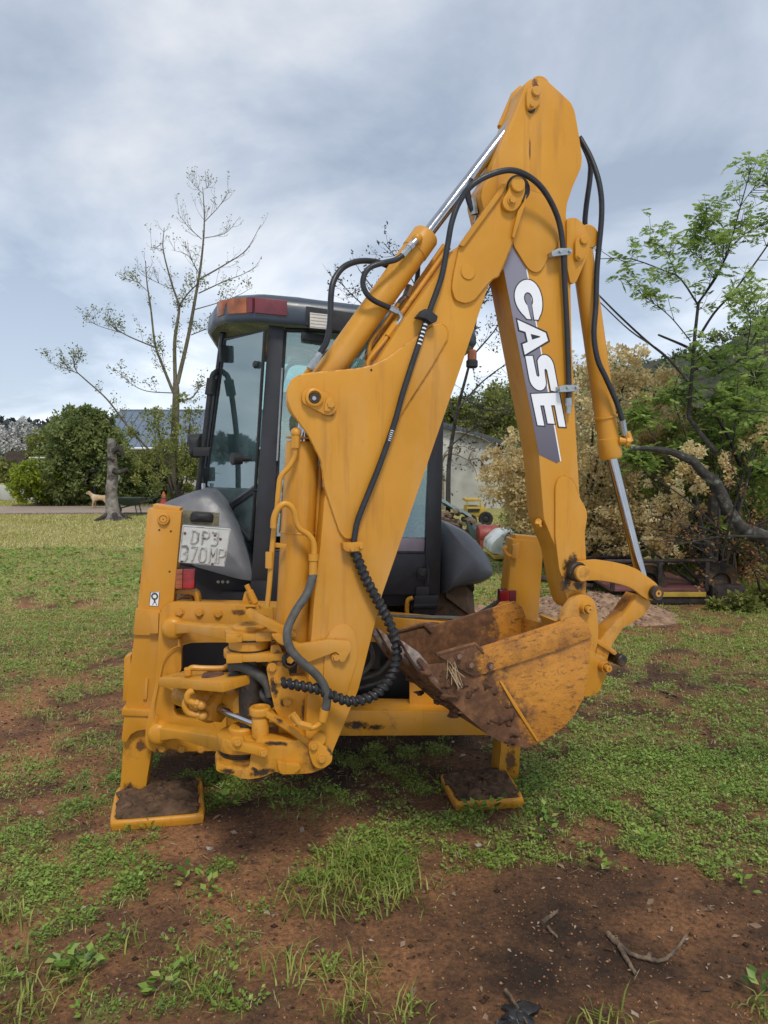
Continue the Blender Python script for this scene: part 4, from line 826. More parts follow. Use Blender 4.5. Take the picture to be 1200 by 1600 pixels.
hl1 = [(907, 217), (924, 249), (937, 290), (940, 337), (933, 417), (931, 477), (928, 523), (934, 562), (947, 591), (964, 630), (972, 656), (975, 668)]
h5 = hose(hl1, BPl, .05, .0125, ws=[.12, .09, .06, .05, .05, .04, .03, .03, .03, .035, .04, .05])
t = MB(); t.tube([BPl((972, 656), .042), BPl((974, 668), .05), BPl((977, 680), .05)], [.016, .016, .013], 8); t.build('hose_fitting', M['steel'], h5)
hose([(905, 214), (921, 250), (922, 277), (916, 322), (914, 352), (918, 380)], BPl, .12, .0125, ws=[.13, .15, .16, .17, .18, .19])
hose([(500, 552), (511, 532), (516, 500), (517, 465), (521, 440), (535, 419), (556, 409), (580, 408), (603, 414), (625, 428)], BPl, .05, .0125, ws=[.04, .03, .02, .02, .03, .05, .09, .13, .17, .20])
hose([(629, 399), (618, 406), (598, 411), (580, 417), (570, 428), (567, 444), (573, 459), (585, 470), (609, 481)], BPl, .03, .0115, ws=[.035, .03, .02, .02, .02, .02, .02, .03, .05])
hose([(690, 330), (680, 345), (666, 362), (655, 400), (651, 440), (640, 470)], BPl, .22, .011)
hose([(752, 325), (740, 330), (730, 300), (735, 280)], BPl, .1, .014)
t = MB(); t.tube([BPl((742, 335), .1), BPl((738, 310), .1)], .018, 8); t.tube([BPl((750, 330), .12), BPl((744, 350), .12)], .014, 8); t.build('hose_fitting', M['steel'], boom)
# clamps
for quad, w0 in ((c4((764, 925), (800, 908), (862, 908), (864, 938), (812, 944), (768, 950)), -.006), (c5((476, 688), (500, 681), (562, 681), (566, 708), (520, 714), (478, 716)), .004)):
    cl = plates('hose_clamp', BPl, [(quad, w0, .04)], M['steel'], dip, .003, 2)
    x0 = min(q[0] for q in quad); x1 = max(q[0] for q in quad); yy = sum(q[1] for q in quad)/len(quad)
    for f in (.42, .9): put('bolt', boltZ, BPl((x0+(x1-x0)*f, yy-1), w0), cl)
t = MB(); q0, q1, q2 = BPl((888, 622), .022), BPl((889, 634), .022), BPl((889, 646), .022); t.tube([q0, q1, q1, q2], [.016, .016, .011, .011], 8); t.build('hose_fitting', M['steel'], dip)
plates('hose_clamp', BPl, [(cD((930, 458), (970, 410), (1000, 412), (1058, 456), (1048, 492), (1020, 500), (985, 470)), -.06, .05)], M['rubber'], boom, .004, 2)
cl = plates('hose_clamp', BPl, [(c2((545, 1152), (600, 1152), (665, 1145), (672, 1180), (662, 1200), (600, 1210), (560, 1205), (548, 1190)), -.045, .04)], M['paint'], boom, .004, 2)
for q in c2((600, 1192), (655, 1178)): put('bolt', boltS, BPl(q, -.045), cl)
# ---- cab
CB = BH
def wallbar(name, pl, quad, w0, th, m='black', par=None, bev=.008): return plates(name, pl, [(quad, w0, th)], M[m], par or CB, bev, 2)
A_ = atY((404, 720), 4.38); B_ = atY((338, 720), 5.02); QPl = Plane(A_, math.atan2(A_.y-B_.y, A_.x-B_.x))
cab = wallbar('cab', CPl, [(420, 508), (444, 510), (428, 800), (424, 905), (393, 905), (397, 840)], 0.0, .07)
wallbar('pillar', CPl, [(696, 520), (716, 520), (693, 660), (690, 800), (687, 928), (664, 928), (667, 800), (674, 660)], 0.0, .07, par=cab)
wallbar('rear_panel', CPl, [(424, 862), (668, 866), (687, 866), (687, 929), (600, 929), (424, 950)], 0.008, .05, par=cab)
wallbar('lower_panel', CPl, [(392, 905), (424, 905), (424, 950), (388, 955)], 0.01, .05, par=cab)
wallbar('window_sill', CPl, [(440, 838), (664, 841), (663, 863), (440, 860)], 0.03, .03, 'lilac', cab, .004)
g = MB(); gp = [(446, 516), (698, 524), (676, 660), (667, 840), (430, 838), (436, 660)]; g.plate(CPl.many(gp, .03), CPl.n*.006); rg = g.build('rear_window', M['glass'], cab)
t = MB(); q = CPl.many([(445, 515), (699, 523), (676, 660), (666, 864), (429, 860), (436, 660), (445, 515)], .022); t.tube(q, .013, 8); t.build('frame', M['rubber'], rg)
t = MB(); t.tube([CPl((441, 575), -.012), CPl((433, 720), -.012)], .006, 8); t.build('gas_strut', M['steel'], cab)
t = MB(); t.tube(spline([CPl(q, .5) for q in ((440, 600), (452, 572), (480, 566), (500, 572), (512, 600))], 6), .012, 8); t.build('grab_rail', M['rubber'], cab)
# step and latch below the rear window
wallbar('latch_plate', CPl, [(653, 888), (672, 888), (672, 906), (653, 906)], -.012, .012, par=cab, bev=.002)
t = MB(); disc(t, CPl, (660, 896), -.012, .014, 5, .003, 16); t.tube([CPl((669, 884), -.02), CPl((669, 910), -.02)], .008, 8); t.build('latch', M['black'], cab)
wallbar('hinge_plate', CPl, [(651, 917), (671, 917), (670, 934), (649, 934)], -.02, .02, par=cab, bev=.002)
wallbar('step_bracket', CPl, [(648, 932), (686, 930), (684, 946), (680, 960), (646, 960)], -.03, .12, par=cab, bev=.006); wallbar('step_bracket', CPl, [(646, 945), (685, 944), (685, 949), (646, 950)], -.045, .05, par=cab, bev=.003)
t = MB(); t.tube(spline([CPl(q, -.02) for q in ((645, 934), (638, 937), (636, 945), (636, 962))], 5), .014, 8); t.build('grab_handle', M['paint_low'], cab)
# quarter window on the left rear corner
qp = [(352, 530), (414, 516), (399, 762), (357, 790), (322, 758)]
g = MB(); g.plate(QPl.many(qp, .0), QPl.n*.006); qg = g.build('quarter_window', M['glass'], cab)
t = MB(); t.tube(QPl.many(qp+qp[:1], .0), .010, 8); t.build('frame', M['rubber'], qg)
qp2 = [(399, 768), (361, 795), (372, 820), (393, 846)]
g = MB(); g.plate(QPl.many(qp2, .0), QPl.n*.006); qg2 = g.build('lower_quarter_window', M['glass'], cab); t = MB(); t.tube(QPl.many(rnd(qp2, 5)+qp2[:1], .0), .011, 8); t.build('frame', M['rubber'], qg2)
t = MB(); t.tube(QPl.many([(402, 762), (357, 793)], .01), .024, 8); t.build('rail', M['black'], cab)
t = MB(); t.tube(QPl.many([(349, 520), (318, 762)], .03), .022, 8); t.build('pillar', M['black'], cab)
for y0, y1, xo in ((540, 566, 349), (730, 752, 321)):
    t = MB(); c_ = QPl((xo, (y0+y1)/2), -.02); t.box(c_, .04, .05, (y1-y0)*c_.y/FPX, (QPl.u, QPl.n, Vector((0, 0, 1)))); t.build('hinge', M['rubber'], cab, .008)
t = MB(); q = QPl((401, 570), -.004); t.lathe(q, -QPl.n, [(.022, 0), (.024, .008), (.016, .02), (.003, .022)], 18); t.build('glass_button', M['rubber'], cab)
t = MB(); q = QPl((390, 717), -.005); t.tube([q, q-QPl.n*.05, q-QPl.n*.052, q-QPl.n*.11, q-QPl.n*.115], [.016, .016, .034, .038, .03], 18); t.build('window_knob', M['rubber'], cab)
t = MB(); q = QPl((318, 765), -.03); t.box(q, .03, .02, .09, (QPl.u, QPl.n, Vector((0, 0, 1)))); t.build('bracket', M['white'], cab, .004)
# front of the cab, seen through the glass
def cabp(lx, ly, z): return CPl.o*1-Vector((0, 0, CPl.o.z)) + CPl.u*lx + CPl.n*ly + Vector((0, 0, z))
zr, zf = 2.62, 1.0
for lx in (-.36, 1.02):
    t = MB(); t.tube([cabp(lx, 1.55, zf), cabp(lx+(.05 if lx < 0 else -.05), 1.35, zr)], .035, 8); t.build('pillar', M['black'], cab)
g = MB(); g.plate([cabp(-.33, 1.53, 1.45), cabp(.99, 1.53, 1.45), cabp(.94, 1.36, zr), cabp(-.28, 1.36, zr)], CPl.n*.006); g.build('windscreen', M['glass'], cab)
g = MB(); g.plate([cabp(1.03, .12, 1.3), cabp(1.03, 1.5, 1.3), cabp(.98, 1.33, zr), cabp(1.0, .12, zr)], CPl.u*.006); g.build('side_window', M['glass'], cab)
t = MB(); t.box(cabp(.33, .8, .98), 1.3, 1.45, .1, (CPl.u, CPl.n, Vector((0, 0, 1)))); t.build('floor', M['black'], cab)
t = MB(); t.box(cabp(.33, 1.45, 1.22), 1.3, .1, .5, (CPl.u, CPl.n, Vector((0, 0, 1)))); t.box(cabp(1.0, .8, 1.18), .06, 1.3, .4, (CPl.u, CPl.n, Vector((0, 0, 1)))); t.build('console', M['black'], cab, .02)
t = MB(); t.box(cabp(-.25, .95, 1.28), .2, .5, .4, (CPl.u, CPl.n, Vector((0, 0, 1)))); t.build('side_console', M['fender'], cab, .03)
st_ = MB(); st_.box(cabp(.15, .72, 1.38), .48, .46, .14, (CPl.u, CPl.n, Vector((0, 0, 1)))); st_.build('seat', M['seat'], cab, .05)
st_ = MB(); st_.loft([[cabp(.15+sx*hw, y+sy*.05, z) for sx, sy in ((-1, -1), (1, -1), (1, 1), (-1, 1))] for hw, y, z in ((.22, .50, 1.45), (.24, .47, 1.6), (.23, .43, 1.9), (.19, .40, 2.05))]); st_.build('backrest', M['seat'], cab, .04)
st_ = MB(); st_.loft([[cabp(.15+sx*hw, .40+sy*.04, z) for sx, sy in ((-1, -1), (1, -1), (1, 1), (-1, 1))] for hw, z in ((.10, 2.08), (.13, 2.12), (.13, 2.22), (.09, 2.27))]); st_.build('headrest', M['seat'], cab, .03)
t = MB(); t.tube([cabp(.25, 1.3, 1.4), cabp(.25, 1.15, 1.75)], .03, 10); t.lathe(cabp(.25, 1.14, 1.77), Vector((0, -.45, 1)), [(.19, -.014), (.204, 0), (.19, .014), (.176, 0)], 30, True); t.tube([cabp(.06, 1.14, 1.77), cabp(.44, 1.14, 1.77)], .012, 6); t.build('steering_wheel', M['rubber'], cab)
t = MB(); t.tube(spline([QPl(q, .12) for q in ((350, 722), (351, 731), (357, 736), (364, 735), (369, 724))], 6), .011, 8); t.build('grab_handle', M['lime'], cab)
for lx, ly, h_ in ((-.02, .45, .62), (.38, .42, .6), (.30, .35, .55), (-.12, .9, .4)):
    t = MB(); t.tube([cabp(lx, ly, 1.05), cabp(lx+.02, ly-.04, 1.05+h_)], .009, 6); t.blob(cabp(lx+.02, ly-.04, 1.07+h_), .028, 2, 0, (1, 1, 1.4)); t.build('control_lever', M['rubber'], cab)
# roof
zt = atY((420, 462), 4.3).z; zb = atY((420, 500), 4.3).z
def roofpt(px, py, Y): q = atY((px, py), Y); return q
pl_ = [roofpt(423, 462, 4.28), roofpt(600, 486, 4.42), roofpt(736, 505, 4.52), roofpt(745, 515, 4.75)]
pl_ = [Vector((p.x, p.y, 0)) for p in pl_]
ax_r = CPl.u; ax_f = CPl.n; P0 = pl_[0]; P2 = pl_[2]
outl = [P0-ax_r*.10+ax_f*.02, P0-ax_r*.27+ax_f*.16, P0-ax_r*.36+ax_f*.36, P0-ax_r*.44+ax_f*.75, P0-ax_r*.45+ax_f*1.9, P2+ax_r*.10+ax_f*1.9, P2+ax_r*.10+ax_f*.4, P2+ax_r*.06+ax_f*.10, P2+ax_r*.0, P0+(P2-P0)*.6-ax_f*.02, P0+(P2-P0)*.3-ax_f*.01]
tilt = lambda p: -(p-P0).dot(ax_r)*0.075
cc = sum(outl, Vector())/len(outl)
def ring(k, z, sh=0): return [cc+(p-cc)*k+Vector((0, 0, z+tilt(p))) for p in outl]
def rring(k, z):
    pts = ring(k, z); o = []; n_ = len(pts)
    for i in range(n_):
        a, b, c = pts[i-1], pts[i], pts[(i+1) % n_]
        o += [b.lerp(a, .18), b.lerp(a, .06)*.6+b.lerp(c, .06)*.4-(b-b.lerp(a, .06))*0, b.lerp(c, .18)]
    return o
T = MB(); T.loft([rring(.90, zb+.045), rring(.97, zb-.012), rring(1.0, zb+.01), rring(1.0, zb+.05), rring(.99, zt-.045), rring(.965, zt-.012), rring(.90, zt+.012), rring(.5, zt+.045)])
roof = T.build('roof', M['roof'], cab, 0, 60)
def strip_on(name, a, b, z0, z1, m, out_=.006, par=roof):
    """lens strip lying on the roof rim between outline points a and b"""
    t_ = MB(); n_ = 6; rows = []
    d_ = (b-a).normalized(); nn = Vector((d_.y, -d_.x, 0))
    if nn.y > 0 and abs(nn.y) > .3 or (abs(nn.y) <= .3 and nn.x > 0): nn = -nn
    f0 = [a+nn*out_, b+nn*out_, b-nn*.05, a-nn*.05]
    t_.loft([[p+Vector((0, 0, z0+tilt(p))) for p in f0], [p+Vector((0, 0, z1+tilt(p))) for p in f0]]); return t_.build(name, M[m], par, .005)
o0, o1, o2 = outl[0], outl[1], outl[2]
strip_on('amber_light', o1.lerp(o0, .12), o1.lerp(o0, .80), zb+.030, zt-.018, 'amber', .01); strip_on('amber_light', o1.lerp(o2, .10), o1.lerp(o2, .55), zb+.030, zt-.018, 'amber', .01)
aa_ = o0.lerp(outl[10], .02); strip_on('red_light', o1.lerp(o0, .82), o0.lerp(outl[10], .0), zb+.030, zt-.018, 'redfade', .01); strip_on('red_light', aa_, o0.lerp(outl[10], .42), zb+.030, zt-.018, 'redfade', .012)
wl = outl[10].lerp(outl[9], -.05)
def worklamp(px0, px1, py0, py1, Y):
    t_ = MB(); q = [atY((px0, py0), Y), atY((px1, py0+4), Y), atY((px1-1, py1+3), Y), atY((px0, py1), Y)]; t_.plate(q, Vector((0, .10, .01))); o = t_.build('work_lamp', M['rubber'], roof, .008)
    c_ = sum(q, Vector())/4; t_ = MB(); t_.plate([c_+(p-c_)*.86-Vector((0, .004, 0)) for p in q], Vector((0, .004, 0))); t_.build('lens', M['cream'], o, .002)
    for k in range(5):
        t_ = MB(); f = (k+.8)/5.6; t_.tube([q[0].lerp(q[3], f).lerp(q[1].lerp(q[2], f), .1)-Vector((0, .0045, 0)), q[0].lerp(q[3], f).lerp(q[1].lerp(q[2], f), .9)-Vector((0, .0045, 0))], .0022, 4); t_.build('reflector_line', M['steel'], o)
worklamp(482, 516, 486, 514, 4.265)
t = MB(); q = [atY(p, 4.29) for p in ((478, 478), (560, 490), (560, 522), (478, 508))]; t.plate(q, Vector((0, .06, .0))); t.build('lamp_recess', M['rubber'], roof, .004)
t = MB(); q = [atY(p, 4.36) for p in ((470, 517), (508, 524), (508, 534), (470, 530))]; t.plate(q, Vector((0, .2, 0))); t.build('wiper_motor', M['rubber'], cab, .01)
t = MB(); q = P2+ax_r*.02+ax_f*.05+Vector((0, 0, zb+tilt(P2)-.08)); t.cyl(q+Vector((0, 0, -.03)), q+Vector((0, 0, .04)), .028, 18, .008); t.build('amber_light', M['amber_dull'], roof); t = MB(); t.cyl(q+Vector((0, 0, -.07)), q+Vector((0, 0, -.02)), .036, 18, .008); t.build('lamp_base', M['rubber'], roof)
# ---- fenders
def fender(out_, w0, depth, bul, name='rear_fender'):
    yb_ = max(p[1] for p in out_); pts = [MPl(p, w0+.0014*(yb_-p[1])) for p in rnd(out_, 6, 3)]
    t_ = MB(); t_.dome(pts, -MPl.n*bul+Vector((0, 0, .02)), MPl.n*depth, 8); return t_.build(name, M['fender'], BH, 0, 40, True)
fl = [(246, 794), (262, 783), (290, 772), (312, 766), (330, 769), (347, 783), (358, 799), (370, 820), (381, 846), (388, 868), (393, 890), (395, 908), (370, 904), (335, 894), (306, 886), (292, 876), (262, 850), (250, 820)]
f1 = fender(fl, .50, .55, .035)
fr_ = [(686, 812), (697, 815), (710, 821), (730, 832), (749, 851), (763, 872), (770, 890), (770, 899), (762, 906), (748, 912), (730, 914), (713, 917), (689, 929)]
f2 = fender(fr_, .62, .45, .12)
t = MB(); t.plate(MPl.many([(282, 882), (394, 905), (398, 948), (282, 944)], .62), MPl.n*.03); t.build('mud_guard', M['black'], BH, .01)
for q in ((341, 909), (348, 909), (356, 909)):
    t = MB(); disc(t, MPl, q, .62, .004, 2.6, .001, 8); t.build('rivet', M['cream'], f1)
# ---- licence plate, tail lights, sticker
NP = Plane(MPl((320, 850), -.012), R(6))
plates('plate_bracket', NP, [(cL((430, 184), (715, 207), (708, 312), (424, 292)), .012, .006)], M['olive'], BH, .002, 1)
t = MB(); t.dome([NP(p, .012) for p in rnd(cL((490, 215), (510, 196), (650, 205), (670, 225), (664, 285), (484, 275)), 3)], -NP.n*.035, NP.n*.001, 5); t.build('plate_lamp', M['rubber'], BH, 0, 50, True)
pq = cL((426, 300), (804, 330), (755, 630), (394, 594)); npl = plates('licence_plate', NP, [(pq, 0, .003)], M['plate'], BH, .001, 2)
z = MB(); z.tube([NP(p, -.001) for p in rnd(cL((432, 308), (796, 337), (750, 622), (402, 588)), 2)]+[NP(cL((432, 308))[0], -.001)], .0022, 6); z.build('raised_rim', M['plate_letter'], npl)
z = plates('plate_seam', NP, [(cL((716, 322), (800, 332), (754, 628), (676, 618)), -.0012, .0012)], M['plate'], npl, .0004, 1)
DG = {'D': ([(0, 0), (0, 1)], [(0, 1), (.6, 1), (1, .8), (1, .2), (.6, 0), (0, 0)]), 'P': ([(0, 0), (0, 1), (.75, 1), (1, .87), (1, .6), (.75, .47), (0, .47)],), '3': ([(0, 1), (.8, 1), (1, .85), (1, .65), (.75, .52), (.35, .52)], [(.75, .52), (1, .38), (1, .15), (.8, 0), (0, 0)]),
      '7': ([(0, 1), (1, 1), (.35, 0)],), '0': ([(.2, 0), (0, .2), (0, .8), (.2, 1), (.8, 1), (1, .8), (1, .2), (.8, 0), (.2, 0)],), 'M': ([(0, 0), (0, 1), (.5, .4), (1, 1), (1, 0)],)}
def chars(txt, x0s, ytop, ybot, wd, slope):
    for ch, x0 in zip(txt, x0s):
        lt = MB()
        for stroke in DG[ch]:
            pts = []
            for a, h in stroke:
                y = ybot+(ytop-ybot)*h; x = x0+wd*a+(h-.5)*10; pts.append(NP(cL((x, y+(x-500)*slope))[0], -.0022))
            lt.tube([p for p in pts], .0068, 6)
        lt.build('plate_character', M['plate_letter'], npl)
chars('DP3', (498, 582, 652), 342, 440, 48, .08); chars('370MP', (415, 488, 560, 640, 708), 470, 580, 46, .08)
for q in cL((445, 366), (680, 386), (722, 412), (420, 585), (660, 608)):
    t = MB(); disc(t, NP, q, -.001, .003, 2.2, .001, 10); t.build('screw', M['rust'], npl)
def taillight(x0, x1, y0, y1, pl, w0, split, cols):
    t_ = MB(); t_.plate(pl.many([(x0, y0), (x1, y0), (x1-1, y1), (x0-1, y1)], w0), pl.n*.05); o = t_.build('tail_light', M['rubber'], BH, .004)
    xm = x0+(x1-x0)*split
    for a, b, m_ in ((x0+.6, xm-.2, cols[0]), (xm+.2, x1-.6, cols[1])):
        t_ = MB(); t_.plate(pl.many([(a, y0+.8), (b, y0+.8), (b-1, y1-.8), (a-1, y1-.8)], w0-.022), pl.n*.024); t_.build('lens', M[m_], o, .005)
    for f in (.25, .5, .75):
        t_ = MB(); y = y0+(y1-y0)*f; t_.tube(pl.many([(x0+1, y), (x1-1.4, y)], w0-.0225), .0012, 4); t_.build('lens_rib', M['red'], o)
taillight(274, 305, 889, 921, MPl, .01, .38, ('amber', 'red'))
taillight(781, 808, 922, 949, MPl, .03, .55, ('red', 'redfade'))
def bentbar(pts, w0, th, wid, m='paint', name='lamp_bracket'):
    P = spline([MPl(p, w0) for p in pts], 6); rings = []
    for i, p in enumerate(P):
        d_ = (P[min(i+1, len(P)-1)]-P[max(i-1, 0)]).normalized(); nn = d_.cross(MPl.n).normalized()*th
        rings.append([p-nn, p-nn+MPl.n*wid, p+nn+MPl.n*wid, p+nn])
    return MB().loft(rings).build(name, M[m], BH, .002, 40, True)
bentbar([(270, 925), (285, 925), (298, 926), (306, 931), (308, 942)], .05, .012, .10); bentbar([(275, 940), (285, 933), (297, 933), (302, 940)], .1, .004, .06)
bentbar([(810, 952), (790, 952), (776, 957), (768, 966), (764, 978)], .06, .010, .12)
t = MB(); t.tube(spline([MPl(q, .05) for q in ((735, 966), (755, 955), (772, 944), (783, 938))], 5), .013, 8); t.build('lamp_cable', M['hose_old'], BH)
stk = plates('warning_sticker', MPl, [(cL((178, 824), (248, 822), (238, 938), (164, 934)), -.0016, .0016)], M['white'], ls, 0, 0)
z = MB()
def lin(pts, r=.0032): z.tube([MPl(cL(p)[0], -.002) for p in pts], r, 6)
lin([(208+22*math.cos(a*.5), 858+22*math.sin(a*.5)) for a in range(14)], .004); lin([(206, 882), (206, 890), (212, 894), (210, 903), (202, 903)], .0035); lin([(190, 928), (203, 905)], .0016); lin([(226, 930), (214, 905)], .0016)
lin([(178, 826), (246, 824), (236, 936), (166, 932), (178, 826)], .0014)
z.build('pictogram', M['ink'], ls)
# ---- mirror
mr_ = MB(); mr_.tube(spline([atY((345, 578), 4.95), atY((337, 582), 4.92), atY((331, 592), 4.9), atY((325, 640), 4.88), atY((318, 700), 4.88), atY((309, 768), 4.92)], 6), .019, 10)
mr_.tube([atY((331, 592), 4.9), atY((327.5, 617), 4.89)], .032, 10)
ma = mr_.build('mirror_arm', M['rubber'], cab)
t = MB(); q = [atY(p, 4.92) for p in rnd([(292, 679), (316, 677), (317, 700), (314, 716), (297, 715)], 3)]; t.dome(q, Vector((0, -.06, 0)), Vector((0, .05, 0)), 5, .4); t.build('mirror', M['rubber'], ma, 0, 50, True)
t = MB(); t.box(atY((316, 706), 4.86), .11, .06, .06); t.build('mirror_clamp', M['rubber'], ma, .01)
# ================================================================== THE GROUND
def lattice(seed): return np.random.default_rng(seed).random((256, 256))
_L = [lattice(i) for i in range(6)]
def vnoise(x, y, k):
    L = _L[k % 6]; xi = np.floor(x).astype(int); yi = np.floor(y).astype(int); fx = x-xi; fy = y-yi
    fx = fx*fx*(3-2*fx); fy = fy*fy*(3-2*fy); a = L[xi % 256, yi % 256]; b = L[(xi+1) % 256, yi % 256]; c = L[xi % 256, (yi+1) % 256]; d = L[(xi+1) % 256, (yi+1) % 256]
    return (a*(1-fx)+b*fx)*(1-fy)+(c*(1-fx)+d*fx)*fy
def fbm(x, y, sc, k=0, o=4):
    s_ = 0; amp = .5; tot = 0
    for i in range(o): s_ = s_+amp*vnoise(x*sc*2**i+17.3*i+k*31, y*sc*2**i+9.1*i+k*13, k+i); tot += amp; amp *= .55
    return s_/tot
def gauss(x, y, cx, cy, rx, ry, p=1): return np.exp(-(((x-cx)/rx)**2+((y-cy)/ry)**2)**p)
def cover(x, y):
    """how much green covers the soil, 0..1 (world metres)"""
    base = 0.56 + .85*(fbm(x, y, 1.1, 0)-.5) + 1.7*(fbm(x, y, 5.5, 1)-.5) + 1.3*(fbm(x, y, 16, 5)-.5)
    far = np.clip((y-4.5)/4.5, 0, 1)*.32
    c = base + far
    c = c - 1.25*gauss(x, y, .95, 2.75, .95, .42, 2) - .9*gauss(x, y, -.78, 3.5, .42, .24, 2) - .16*gauss(x, y, -2.4, 5.2, .9, 1.0) - .12*gauss(x, y, -.8, 2.75, .5, .5)
    c = c + .25*gauss(x, y, 1.6, 4.3, 1.0, .8, 2) + .5*gauss(x, y, -.1, 3.3, .22, .28, 2) + .25*gauss(x, y, -1.6, 3.2, .5, .5) - .30*gauss(x, y, -.2, 4.6, 1.3, .7, 2) - .45*gauss(x, y, 3.1, 8.5, 1.2, .9, 2)
    return np.clip(c, 0, 1)
def height(x, y):
    near = np.exp(-np.maximum(0, y-14)/8)
    h = .05*(fbm(x, y, .55, 2)-.5) + .022*(fbm(x, y, 3.1, 3)-.5)*near + .012*(fbm(x, y, 11, 4)-.5)*near*np.exp(-np.maximum(0, y-6)/4)
    flat = gauss(x, y, -1.2, 3.85, .45, .4, 2)+gauss(x, y, .42, 4.0, .4, .4, 2)
    return h*(1-np.clip(flat, 0, 1))-.004
ys = np.concatenate([np.linspace(.9, 2.2, 14, False), np.linspace(2.2, 6.5, 190, False), np.linspace(6.5, 14, 130, False), np.linspace(14, 34, 90, False), np.array([34, 38, 44, 52, 65, 80, 110, 160, 260, 420])])
nx = 230
V = []; tx = np.linspace(-1, 1, nx)
for y in ys:
    half = .85*y+1.5 if y < 60 else .85*y+20; V.append(np.stack([tx*half, np.full(nx, y)], 1))
V = np.concatenate(V); Z = height(V[:, 0], V[:, 1]); C = cover(V[:, 0], V[:, 1])
far_ = np.clip((V[:, 1]-40)/30, 0, 1); Z = Z*(1-far_)-.3*far_
me = bpy.data.meshes.new('ground'); ny = len(ys); i = np.arange(ny-1)[:, None]*nx+np.arange(nx-1)[None]
quads = np.stack([i, i+1, i+nx+1, i+nx], -1).reshape(-1, 4)
def np_mesh(me, verts, faces, k):
    me.vertices.add(len(verts)); me.vertices.foreach_set('co', np.asarray(verts, np.float32).ravel())
    me.loops.add(faces.size); me.loops.foreach_set('vertex_index', faces.astype(np.int32).ravel())
    me.polygons.add(len(faces)); me.polygons.foreach_set('loop_start', np.arange(0, faces.size, k, dtype=np.int32))
    me.update(calc_edges=True)
np_mesh(me, np.column_stack([V, Z]), quads, 4)
damp_and_shade = np.clip(.42+.6*gauss(V[:, 0], V[:, 1], .75, 2.75, .85, .42, 2)+.9*gauss(V[:, 0], V[:, 1], -.25, 4.9, 1.25, 1.1, 2)+.45*gauss(V[:, 0], V[:, 1], 2.2, 5.0, 1.6, 1.6, 2)-.75*gauss(V[:, 0], V[:, 1], -.75, 2.95, 1.0, .6, 2)-.4*gauss(V[:, 0], V[:, 1], -2.2, 4.8, 1.0, 1.2, 2)-.5*gauss(V[:, 0], V[:, 1], .05, 2.75, .25, .25, 2)-.5*gauss(V[:, 0], V[:, 1], 1.2, 2.8, .18, .2, 2)-.2*gauss(V[:, 0], V[:, 1], -3, 9, 3, 4, 2)+.5*(fbm(V[:, 0], V[:, 1], 1.6, 2)-.5), 0, 1)  # dark damp soil, with the machine's shade on the ground painted in
me.attributes.new('damp_and_shade', 'FLOAT', 'POINT').data.foreach_set('value', damp_and_shade.astype(np.float32))
at = me.attributes.new('cover', 'FLOAT', 'POINT'); at.data.foreach_set('value', C.astype(np.float32))
me.polygons.foreach_set('use_smooth', [True]*len(me.polygons))
m, t, b = mat('soil_and_turf'); v = coords(t)
an = node(t, 'ShaderNodeAttribute', attribute_name='cover')
s1 = ramp(t, noise(t, 1.9, 7, .65, v), (.30, (.090, .045, .021)), (.43, (.22, .10, .042)), (.56, (.46, .21, .082)))
s2 = ramp(t, noise(t, 46, 5, .7, v), (.32, .38), (.68, 1.35)); soil = mix(t, 1, s1, s2, 'MULTIPLY')
gr = ramp(t, noise(t, 160, 2, .5, v), (.60, 0), (.66, .8)); soil = mix(t, gr, soil, (.26, .125, .055))
da = node(t, 'ShaderNodeAttribute', attribute_name='damp_and_shade'); soil = mix(t, mix(t, 1, da.outputs['Fac'], ramp(t, noise(t, 2.6, 6, .65, v), (.42, 1), (.62, .45)), 'MULTIPLY'), soil, mix(t, 1, soil, (.17, .17, .165), 'MULTIPLY'))
dk = ramp(t, noise(t, 7, 6, .7, v), (.56, 0), (.70, .6)); soil = mix(t, dk, soil, (.045, .028, .017))
g1 = ramp(t, noise(t, 9, 6, .7, v), (.3, (.14, .14, .036)), (.5, (.30, .28, .075)), (.7, (.44, .36, .14)))
g2 = ramp(t, noise(t, 90, 3, .7, v), (.3, .6), (.7, 1.35)); g1 = mix(t, 1, g1, g2, 'MULTIPLY')
yy = node(t, 'ShaderNodeSeparateXYZ'); t.links.new(v, yy.inputs[0]); md = node(t, 'ShaderNodeMapRange'); md.inputs[1].default_value = 5; md.inputs[2].default_value = 15; t.links.new(yy.outputs[1], md.inputs[0])
f1_ = node(t, 'ShaderNodeMath', operation='MULTIPLY'); t.links.new(an.outputs['Fac'], f1_.inputs[0]); t.links.new(ramp(t, md.outputs[0], (0, .5), (1, 1)), f1_.inputs[1])
fac = ramp(t, f1_.outputs[0], (.25, 0), (.70, 1)); t.links.new(mix(t, fac, soil, g1), b.inputs['Base Color'])
b.inputs['Roughness'].default_value = .92; bump(t, b, mix(t, .5, noise(t, 60, 8, .8, v), noise(t, 14, 6, .75, v)), 1.0, .04)
me.materials.append(m); o = bpy.data.objects.new('ground', me); COL.objects.link(o); o['kind'] = 'structure'; o['label'] = 'patchy lawn of weeds and bare reddish brown soil'; o['category'] = 'ground'

